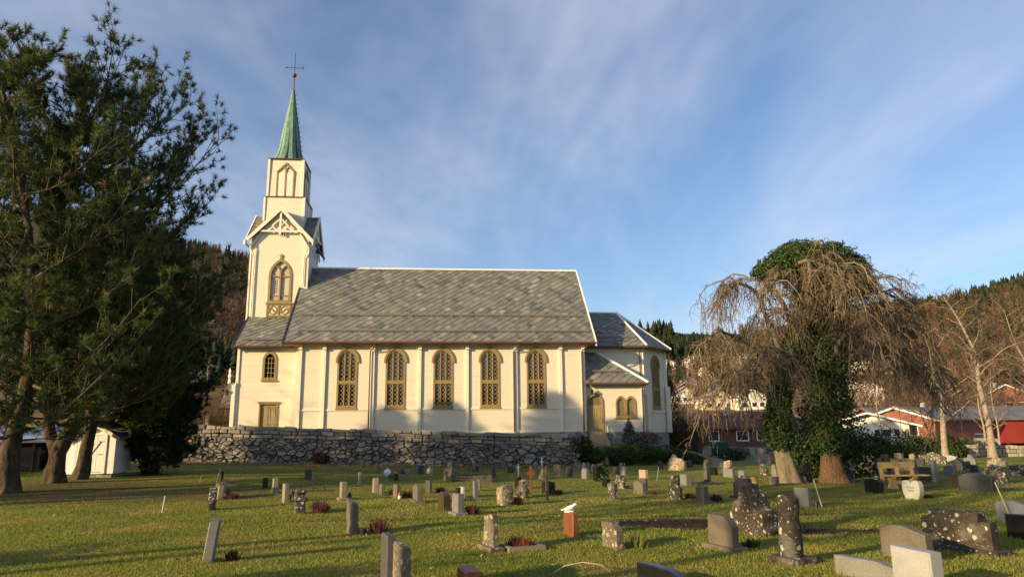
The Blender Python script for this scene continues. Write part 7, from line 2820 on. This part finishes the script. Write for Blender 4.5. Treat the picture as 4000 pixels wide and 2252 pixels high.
def house(name, x, y, rz, w, d, h, rh, wall, roofm, label, wins=(), door=None, z=None, chimney=True, oh=.5, cat='house', pane='pane', trim='paint_white', side_wins=()):
    """gable towards local -y; ridge along local y. wins: (x, z, w, h) on the front; side_wins: (y, z, w, h) on the -x side"""
    z = tz(x, y) - .3 if z is None else z
    root = empty(name, (x, y, z), rad(rz), label, cat)
    b = MB()
    g = [(-w / 2, 0), (w / 2, 0), (w / 2, h), (0, h + rh), (-w / 2, h)]
    b.extr(lambda a, zz, dd: (a, dd, zz), g, -d / 2, d / 2)
    b.build('wall', M[wall], root)
    r = MB()
    k = oh / (w / 2)
    for s in (-1, 1):
        p = [(0, h + rh), (s * (w / 2 + oh), h - rh * k), (s * (w / 2 + oh), h - rh * k + .22), (0, h + rh + .22)]
        r.extr(lambda a, zz, dd: (a, dd, zz), p, -d / 2 - oh, d / 2 + oh)
    ro = r.build('roof', M[roofm], root)
    if trim:
        t = MB()
        for s in (-1, 1):
            p = [(0, h + rh - .03), (s * (w / 2 + oh), h - rh * k - .03), (s * (w / 2 + oh), h - rh * k + .20), (0, h + rh + .20)]
            t.extr(lambda a, zz, dd: (a, -d / 2 - oh - .01 - dd, zz), p, 0, .06)
        t.build('barge_board', M[trim], ro)
    if chimney:
        MB().box((-w * .12, d * .1, h + rh * .4), (-w * .12 + .6, d * .1 + .6, h + rh + .8)).build('chimney', M['house_grey'], ro)
    for (wx, wz, ww, wh) in wins:
        m = lambda a, zz, dd: (a, -d / 2 - dd, zz)
        fr = MB().ring(m, [(wx - ww / 2 - .1, wz - .1), (wx + ww / 2 + .1, wz - .1), (wx + ww / 2 + .1, wz + wh + .1), (wx - ww / 2 - .1, wz + wh + .1)], [(wx - ww / 2, wz), (wx + ww / 2, wz), (wx + ww / 2, wz + wh), (wx - ww / 2, wz + wh)], 0, .08).build('window', M['paint_white'], root)
        MB().boxm(m, wx - ww / 2, wx + ww / 2, wz, wz + wh, .0, .02).build('pane', M[pane], fr)
    for (wy, wz, ww, wh) in side_wins:
        m = lambda a, zz, dd: (-w / 2 - dd, a, zz)
        fr = MB().ring(m, [(wy - ww / 2 - .1, wz - .1), (wy + ww / 2 + .1, wz - .1), (wy + ww / 2 + .1, wz + wh + .1), (wy - ww / 2 - .1, wz + wh + .1)], [(wy - ww / 2, wz), (wy + ww / 2, wz), (wy + ww / 2, wz + wh), (wy - ww / 2, wz + wh)], 0, .08).build('window', M['paint_white'], root)
        MB().boxm(m, wy - ww / 2, wy + ww / 2, wz, wz + wh, .0, .02).build('pane', M[pane], fr)
    if door:
        m = lambda a, zz, dd: (a, -d / 2 - dd, zz)
        MB().boxm(m, door[0] - .5, door[0] + .5, .1, 2.2, 0, .06).build('door', M['house_brown'], root)
    return root


# white house with balcony, right
wh = house('house', 45.6, 92.0, -22, 10.5, 12, 3.1, 1.5, 'house_white', 'roof_dark', 'white gabled house with a balcony behind the dark hedge on the right', [(1.0, 1.5, .55, 1.2), (2.0, 1.5, .9, 1.2), (3.1, 1.5, .55, 1.2), (-3.2, 1.6, 1.1, 1.0)], z=-1.4, oh=.9)
b = MB()
b.box((-.6, -7.6, .95), (5.2, -6.02, 1.08))
b.build('balcony_floor', M['paint_white'], wh)
b = MB()
for k in range(30):
    b.box((-.6 + k * .19, -7.6, 1.10), (-.6 + k * .19 + .12, -7.56, 1.85))
b.box((-.62, -7.66, 1.85), (5.2, -7.5, 1.92))
b.build('balcony_rail', M['paint_white'], wh)
MB().box((4.0, -6.09, 1.45), (4.35, -6.01, 2.75)).build('shutter', M['house_salmon'], wh)
# red buildings
house('barn', 59.0, 96.0, -90, 13, 22, 3.0, 1.6, 'house_red', 'roof_grey', 'bright red barn like building behind the parked car', side_wins=(), z=-.6, chimney=False, trim=None, wins=[(-3.5, 1.0, 1.0, 1.2), (3.5, 1.0, 1.0, 1.2)])
house('house', 52.0, 89.0, -60, 9, 12, 2.8, 1.4, 'house_salmon', 'roof_grey', 'salmon red house between the white house and the red barn', wins=[(-2.2, 1.0, 1.2, 1.2), (1.8, 1.0, 1.2, 1.2)], z=-.4)
# brown building with dark red roof behind the weeping tree
house('house', 27.6, 86.0, 78, 8, 11, 2.3, 1.7, 'house_brown', 'roof_red', 'dark brown house with deep red roof behind the weeping branches', z=-.6, side_wins=[(-3.5, .9, 1.2, 1.0), (-1.9, .9, .9, 1.0), (.2, .9, 1.2, 1.0), (3.4, .9, 1.0, 1.0)], chimney=True, trim=None)
house('house', 33.4, 90.0, 10, 7, 8, 2.3, 1.3, 'house_cream', 'roof_grey', 'cream coloured house end seen through the weeping branches', z=-.6, wins=[(-1.4, .9, 1.0, 1.1), (1.4, .9, 1.0, 1.1)])
FAR = [(88.3, 393.5, 9.5, 'house_white', 'roof_dark', 15, 'white house with dark roof on the slope right of the apse, upper one'), (108.7, 451, 9, 'house_cream', 'roof_grey', 80, 'cream house highest on the slope, left of the uppermost pair'),
       (117.6, 451, 8.5, 'house_white', 'roof_grey', 80, 'white house highest on the slope, right of the uppermost pair'), (104.4, 406.5, 9, 'house_white', 'roof_grey', 70, 'long white house just right of the upper white one'),
       (76.5, 362, 6, 'house_red', 'roof_dark', 10, 'small red house close to the apse'), (86.0, 358, 10, 'house_red', 'roof_dark', 75, 'large bright red house with dark roof on the slope'),
       (93.5, 343, 7, 'house_white', 'roof_dark', 5, 'white house right of the bright red one'), (76.5, 308.5, 8, 'house_white', 'roof_red', 75, 'white house with red roof below the bright red one'),
       (68.6, 281, 7.5, 'house_red', 'roof_red', 80, 'red house with red roof low on the slope'), (61.2, 256, 7, 'house_white', 'roof_red', 75, 'white house with red roof lowest on the slope'),
       (-132.7, 294.5, 9, 'house_white', 'roof_grey', 70, 'white house on the slope left of the tower'), (-102.8, 221, 6, 'house_white', 'roof_red', 60, 'small white house low on the left slope'),
       (154.5, 341.5, 10, 'house_white', 'roof_grey', 60, 'white house seen between the weeping trees'), (150.4, 308, 12, 'house_white', 'roof_dark', 70, 'long white house seen right of the ivy trunks'),
       (164.8, 318.5, 8, 'house_cream', 'roof_grey', 60, 'cream house above the long white one on the right'), (160.2, 297, 7.5, 'house_white', 'roof_red', 60, 'white house with red roof behind the weeping twigs on the right'),
       (108.3, 225, 7.5, 'house_white', 'roof_grey', 60, 'white house low behind the right weeping tree'), (104.4, 205.5, 7, 'house_white', 'roof_red', 40, 'small white house just above the roof of the gabled house'),
       (305.4, 536.5, 12, 'house_cream', 'roof_grey', 40, 'cream farmhouse high up on the right hillside'), (325.7, 530, 11, 'house_red', 'roof_red', 70, 'red barn high up on the right hillside'),
       (111.5, 160, 8, 'house_salmon', 'roof_grey', 60, 'reddish house above the red barn near the right edge'), (126.3, 419, 10, 'house_white', 'roof_grey', 70, 'white house high up behind the left weeping branches'),
       (131.5, 393, 8.5, 'house_cream', 'roof_dark', 60, 'cream house high up behind the left weeping branches'), (64.4, 225, 10, 'house_cream', 'roof_grey', 80, 'long cream block low behind the left weeping branches'),
       (73.6, 219.5, 9, 'house_white', 'roof_grey', 80, 'white block low behind the left weeping branches'), (88.5, 319, 9, 'house_cream', 'roof_red', 70, 'cream house half way up behind the left weeping branches')]
for (x, y, w, wm, rm, rz, lab) in FAR:
    az = -math.degrees(math.atan2(x, y))
    house('house', x, y, az + rz * .25, w, 7.5, 4.2, 2.1, wm, rm, lab, [(-w * .28, 1.2, 1.3, 1.2), (w * .05, 1.2, 1.3, 1.2), (w * .32, 1.2, 1.3, 1.2)], z=tz(x, y) - .6, oh=.6)

# parked car
cx0, cy0 = 57.0, 87.0
car = empty('parked_car', (cx0, cy0, tz(cx0, cy0)), rad(8), 'silver grey estate car parked in front of the red barn', 'car')
m = lambda a, zz, dd: (a, dd, zz)
body = MB().extr(m, [(-2.2, .35), (2.2, .35), (2.25, .75), (1.6, .95), (.9, 1.02), (-2.1, 1.0), (-2.25, .8)], -.85, .85)
body.build('body', M['car_paint'], car)
cab = MB()
lo, hi = [(-2.05, 1.0), (.95, 1.02)], [(-1.75, 1.48), (.25, 1.5)]
for s in (-1, 1):
    cab.poly([(lo[0][0], s * .82, lo[0][1]), (lo[1][0], s * .82, lo[1][1]), (hi[1][0], s * .66, hi[1][1]), (hi[0][0], s * .66, hi[0][1])])
for k in (0, 1):
    cab.poly([(lo[k][0], -.82, lo[k][1]), (lo[k][0], .82, lo[k][1]), (hi[k][0], .66, hi[k][1]), (hi[k][0], -.66, hi[k][1])])
cab.build('windows', M['pane'], car)
MB().box((-1.78, -.68, 1.48), (.28, .68, 1.53)).build('roof', M['car_paint'], car)
for wx in (-1.4, 1.4):
    for s in (-1, 1):
        wv = MB()
        for k in range(14):
            pass
        prof_ = [(.18, -.1), (.31, -.1), (.33, -.06), (.33, .06), (.31, .1), (.18, .1)]
        wv.lathe(prof_, 14)
        o = wv.build('wheel', M['tyre'], car, loc=(wx, s * .8, .33), rot=(rad(90), 0, 0))
        MB().lathe([(.0, .09), (.18, .09), (.19, .07)], 10).build('rim', M['rail_metal'], o)
for s in (-1, 1):
    MB().box((2.14, s * .6 - .15, .62), (2.27, s * .6 + .15, .76)).build('headlight', M['glass_bright'], car)

# dry stone wall on the right, and the low one behind the graves
wx0, wy0 = 36.2, 57.6
stone_wall('boundary_wall', 'sunlit squared stone wall at the right edge behind the birch', (wx0, wy0, tz(wx0, wy0)), rad(-6), 0, 14, lambda u: -.1, lambda u: .95 + .03 * math.sin(u), 8, [.32, .32, .3], 300, .5, .6, (.35, 1))
wx0, wy0 = 18.8, 68.0
stone_wall('boundary_wall', 'low grey stone wall behind the green container', (wx0, wy0, tz(wx0, wy0)), rad(-8), -7.5, 13, lambda u: -.1, lambda u: .78 + .03 * math.sin(u), 9, [.16], 300, .42, .6, (0, .7))

# green recycling container
gx0, gy0 = 19.3, 66.2
bn = empty('container', (gx0, gy0, tz(gx0, gy0)), rad(-5), 'green domed recycling container in front of the low wall', 'container')
n = 7
outer = [(-.62, .12), (.62, .12)] + [(.62 - .22 * (1 - math.cos(math.pi / 2 * k / n)), 1.05 + .32 * math.sin(math.pi / 2 * k / n)) for k in range(n + 1)]
outer += [(-x_, z_) for x_, z_ in reversed(outer[2:])]
b = MB().extr(lambda a, zz, dd: (a, -dd, zz), outer, -.6, .6)
b.build('body', M['plastic_green'], bn)
ho = [(-.02 + .24 * math.cos(2 * math.pi * k / 14), 1.08 + .13 * math.sin(2 * math.pi * k / 14)) for k in range(14)]
b = MB()
b.ring(lambda a, zz, dd: (a, -dd, zz), [(x_ * 1.25 + .005, 1.08 + (z_ - 1.08) * 1.25) for x_, z_ in ho], ho, .6, .66)
b.build('slot_rim', M['plastic_green'], bn)
MB().extr(lambda a, zz, dd: (a, -dd, zz), ho, .60, .612).build('slot', M['dark_metal'], bn)
MB().box((-.66, -.64, .0), (.66, .64, .12)).build('base', M['plastic_white'], bn)
MB().box((-.46, -.606, .3), (-.42, -.60, 1.0)).build('stripe', M['plastic_white'], bn)
# notice boards left of it
nb = empty('notice_board', (17.6, 66.6, tz(17.6, 66.6)), rad(-8), 'weathered wooden notice boards left of the green container', 'board')
for k, (a, wd, hh, mt) in enumerate(((-.75, .85, .95, 'old_wood'), (.18, .22, .75, 'paint_white'), (.55, .7, .85, 'weathered_wood'))):
    MB().box((a - wd / 2, -.04, .12), (a + wd / 2, .0, .12 + hh)).build('panel', M[mt], nb)
for a in (-1.1, .9):
    MB().box((a - .05, .005, -.3), (a + .05, .1, 1.1)).build('post', M['old_wood'], nb)
# snow / tarpaulin sheet
b = MB()
pts = [(-1.3, .42), (-1.15, .50), (-.6, .22), (.2, .12), (1.3, .03), (1.3, -.05), (-1.2, -.02)]
b.extr(lambda a, zz, dd: (a, dd * (1 + .3 * math.sin(a * 3)), zz), pts, -.25, .5)
tag(b.build('tarpaulin', M['plastic_white'], loc=(14.6, 60.5, tz(14.6, 60.5) + .25)), 'crumpled white tarpaulin lying behind the shrub bank', 'tarpaulin')

# street lamp and poles
def pole(name, x, y, h, r, mat, label, lamp=False, cat='pole', arms=False):
    root = empty(name, (x, y, tz(x, y)), 0, label, cat)
    MB().tube([(0, 0, -.4), (0, 0, h)], [r, r * .75], 8).build('shaft', M[mat], root)
    if lamp:
        MB().lathe([(.05, h), (.24, h + .12), (.26, h + .2), (.08, h + .38), (0, h + .42)], 8).build('lamp_head', M['dark_metal'], root)
    if arms:
        MB().box((-.9, -.06, h - .6), (.9, .06, h - .45)).build('cross_arm', M[mat], root)
    return root


pole('street_lamp', 49.2, 77.5, 4.2, .07, 'dark_metal', 'slim dark street lamp in front of the red building', True, 'street lamp')
pole('utility_pole', -62.0, 141.0, 13, .16, 'pole_wood', 'wooden utility pole on the slope left of the church', arms=True)
pole('utility_pole', 74.0, 345.0, 14, .2, 'pole_wood', 'wooden pole by the houses right of the apse', arms=True)
# pylon on the ridge
pyx, pyy = 176, 630
root = empty('pylon', (pyx, pyy, tz(pyx, pyy)), 0, 'tiny lattice power pylon on the skyline right of the church', 'pylon')
b = MB()
for s in (-1, 1):
    for s2 in (-1, 1):
        b.tube([(s * 3, s2 * 3, 0), (s * .5, s2 * .5, 30)], .35, 4)
for z_ in (6, 12, 18, 24):
    f_ = 3 - 2.5 * z_ / 30
    b.tube([(-f_, 0, z_), (f_, 0, z_ + 4)], .22, 4)
    b.tube([(f_, 0, z_), (-f_, 0, z_ + 4)], .22, 4)
b.build('lattice_mast', M['rail_metal'], root)
for z_ in (20, 24, 28):
    MB().tube([(-5, 0, z_), (5, 0, z_)], .25, 4).build('cross_arm', M['rail_metal'], root)

# ---- shed and woodshed at the left
sx0, sy0 = -18.75, 32.0
sz0 = tz(sx0, sy0)
shed = empty('shed', (sx0, sy0, sz0), rad(6), 'small white wooden shed with a braced door between the pines', 'shed')
SWd, SD, SH, SRH = 2.1, 1.7, 1.75, .62
b = MB().extr(lambda a, zz, dd: (a, dd, zz), [(-SWd / 2, .12), (SWd / 2, .12), (SWd / 2, SH), (0, SH + SRH), (-SWd / 2, SH)], -SD / 2, SD / 2)
b.build('wall', M['white_trim'], shed)
b = MB()
for s in (-1, 1):
    p = [(0, SH + SRH), (s * (SWd / 2 + .28), SH - .16), (s * (SWd / 2 + .28), SH - .06), (0, SH + SRH + .10)]
    b.extr(lambda a, zz, dd: (a, dd, zz), p, -SD / 2 - .35, SD / 2 + .2)
ro = b.build('roof', M['roof_grey'], shed)
b = MB()
for s in (-1, 1):
    p = [(0, SH + SRH - .05), (s * (SWd / 2 + .30), SH - .22), (s * (SWd / 2 + .30), SH - .05), (0, SH + SRH + .11)]
    b.extr(lambda a, zz, dd: (a, -SD / 2 - .36 - dd, zz), p, 0, .04)
b.build('barge_board', M['cream_trim'], ro)
dm = lambda a, zz, dd: (a, -SD / 2 - dd, zz)
dr = MB().boxm(dm, -.50, .62, .20, 1.72, .0, .035).build('door', M['paint_white'], shed)
b = MB()
for k in range(8):
    a = -.50 + k * .14
    b.boxm(dm, a + .004, a + .134, .21, 1.71, .035, .045 + .004 * (k % 2))
b.build('door_boards', M['white_trim'], dr)
b = MB()
b.bar(dm, (-.22, .45), (.48, 1.50), .035, .05, .065)
b.build('brace', M['old_wood'], dr)
for zz in (1.5, .95):
    MB().boxm(dm, .38, .60, zz - .02, zz + .02, .051, .062).build('hinge', M['rail_metal'], dr)
b = MB()
for a in (-.56, .66):
    b.boxm(dm, a - .06, a + .06, .14, 1.76, .0, .05)
b.boxm(dm, -.62, .72, 1.765, 1.86, .0, .052)
b.build('door_frame', M['paint_white'], dr)
MB().box((-SWd / 2 + .1, -SD / 2 + .1, -.2), (SWd / 2 - .1, SD / 2 - .1, .118)).build('plinth', M['foundation'], shed)
b = MB()
for k in range(12):
    zz = .18 + k * .13
    b.box((SWd / 2, -SD / 2, zz), (SWd / 2 + .018, SD / 2, zz + .115))
b.build('cladding', M['white_trim'], shed)
ws_ = empty('woodshed', (-25.0, 34.2, tz(-25, 34.2)), rad(20), 'low open woodshed with pale blue metal roof behind the pine trunks', 'shed')
b = MB()
b.poly([(-4, -1.6, 1.35), (4, -1.6, 1.35), (4, 1.8, 2.1), (-4, 1.8, 2.1)])
b.poly([(-4, -1.6, 1.27), (4, -1.6, 1.27), (4, 1.8, 2.02), (-4, 1.8, 2.02)])
b.poly([(-4, -1.6, 1.27), (4, -1.6, 1.27), (4, -1.6, 1.35), (-4, -1.6, 1.35)])
b.build('roof', M['roof_blue'], ws_)
MB().box((-3.9, 1.4, -.3), (3.9, 1.5, 1.9)).build('back_wall', M['old_wood'], ws_)
for k in range(5):
    MB().box((-3.8 + k * 1.9 - .06, -1.5, -.3), (-3.8 + k * 1.9 + .06, -1.38, 1.3)).build('post', M['old_wood'], ws_)
b = MB()
rg = random.Random(3)
for k in range(70):
    xx, zz = rg.uniform(-3.5, 3.5), rg.uniform(.0, .95)
    b.tube([(xx, .7, zz), (xx, 1.35, zz)], rg.uniform(.05, .09), 6)
tag(b.build('firewood', M['dead_stick'], ws_), kind='stuff')
MB().box((1.2, -1.42, .0), (2.2, -1.36, 1.05)).build('door', M['old_wood'], ws_)

# ---- woods on the hillsides
rngf = np.random.default_rng(19)


def conifer_proto(rng, tiers=7, sides=6):
    V, F = [], []
    for k in range(tiers):
        z0 = .08 + .86 * k / tiers
        z1 = z0 + 1.25 / tiers * (1.3 - .2 * k / tiers)
        r = .20 * (1 - k / tiers) + .03
        b = len(V)
        ph = rng.uniform(0, 6)
        for s in range(sides):
            a = ph + 2 * math.pi * s / sides
            q = r * rng.uniform(.65, 1.2)
            V.append((q * math.cos(a), q * math.sin(a), z0 - rng.uniform(0, .03)))
        V.append((0, 0, min(z1, 1.0)))
        for s in range(sides):
            F.append((b + s, b + (s + 1) % sides, b + sides))
    V += [(.015, 0, 0), (-.01, .012, 0), (0, 0, .3)]
    F.append((len(V) - 3, len(V) - 2, len(V) - 1))
    return np.array(V), np.array(F)


def birch_proto(rng, n=17):
    V, F = [], []

    def blade(p, q, w):
        p, q = np.array(p), np.array(q)
        d = q - p
        s = np.cross(d, rng.normal(size=3))
        s = s / (np.linalg.norm(s) + 1e-9) * w
        b = len(V)
        V.extend([p - s, p + s, q])
        F.append((b, b + 1, b + 2))
    blade((0, 0, 0), (.02, 0, .95), .012)
    blade((0, 0, 0), (0, .02, .9), .012)
    for k in range(n):
        z = rng.uniform(.22, .85)
        a = rng.uniform(0, 6.28)
        L = .30 * (1.1 - z) + .05
        tip = np.array([math.cos(a) * L, math.sin(a) * L, z + rng.uniform(.05, .22)])
        blade((0, 0, z - .05), tip, .012)
        m_ = np.array([math.cos(a) * L * .5, math.sin(a) * L * .5, z + .05])
        for j in range(2):
            blade(m_, m_ + rng.normal(0, .09, 3) + np.array([0, 0, .06]), .010)
    return np.array(V), np.array(F)


def scatter(protos, X, Y, H, wid=1.0):
    Vs, Fs, Rs, o_ = [], [], [], 0
    Z = terr(X, Y) - .2
    for i in range(len(X)):
        pv, pf = protos[i % len(protos)]
        a = rngf.uniform(0, 6.28)
        c, s = math.cos(a), math.sin(a)
        v = pv * H[i]
        v = np.stack([(v[:, 0] * c - v[:, 1] * s) * wid + X[i], (v[:, 0] * s + v[:, 1] * c) * wid + Y[i], v[:, 2] + Z[i]], -1)
        Vs.append(v)
        Fs.append(pf + o_)
        Rs.append(np.full(len(pf), np.clip(rngf.normal(.45, .22), .01, 1)))
        o_ += len(pv)
    return np.concatenate(Vs), np.concatenate(Fs), np.concatenate(Rs)


def sector(n, q0, q1, r0, r1, pw=.5):
    q = rngf.uniform(q0, q1, n)
    r = (r0 + (r1 - r0) * rngf.random(n) ** pw)
    y = r / np.sqrt(1 + q * q)
    return q * y, y


for nm in ('fir_wood', 'birch_wood'):
    t = NT(nm, .9, .1)
    if nm == 'fir_wood':
        t.col(t.ramp(t.attr(), [(0, (.012, .02, .010)), (.6, (.030, .042, .018)), (1, (.06, .068, .026))]))
    else:
        t.col(t.ramp(t.attr(), [(0, (.06, .038, .026)), (.5, (.125, .082, .056)), (1, (.22, .155, .105))]))
conp = [conifer_proto(np.random.default_rng(k)) for k in range(6)]
birp = [birch_proto(np.random.default_rng(k + 20)) for k in range(6)]
X, Y, H = [], [], []


def add(n, q0, q1, r0, r1, h0, h1, pw=.5):
    x, y = sector(n, q0, q1, r0, r1, pw)
    X.append(x)
    Y.append(y)
    H.append(rngf.uniform(h0, h1, n))


add(420, -.62, -.30, 560, 655, 7, 11)          # dark ridge on the left
add(260, -.56, -.32, 235, 285, 10, 16)          # spruce belt left of the tower
add(560, .155, .285, 400, 520, 9, 17)          # stand right of the apse
add(40, .185, .235, 480, 540, 18, 26)
add(560, .53, .80, 570, 655, 7, 12)            # ridge on the right
add(160, .30, .78, 200, 560, 8, 15)
add(60, .18, .30, 260, 400, 6, 12)
v, f, r = scatter(conp, np.concatenate(X), np.concatenate(Y), np.concatenate(H))
o = link('spruce_wood', np_mesh('spruce_wood', v, f, r), M['fir_wood'])
tag(o, 'dark spruce woods along the hillsides and ridges', 'woods', kind='stuff')
X, Y, H = [], [], []
add(1000, -.60, -.30, 270, 640, 9, 14, .7)
add(1450, .33, .82, 200, 640, 8, 13, .7)
add(260, .17, .34, 230, 520, 6, 10, .7)
add(120, -.42, -.30, 120, 230, 5, 9, .8)
add(260, .40, .82, 115, 220, 5, 8, .8)
v, f, r = scatter(birp, np.concatenate(X), np.concatenate(Y), np.concatenate(H), 1.1)
o = link('birch_wood', np_mesh('birch_wood', v, f, r), M['birch_wood'])
tag(o, 'leafless brown birch woods covering the hillsides', 'woods', kind='stuff')
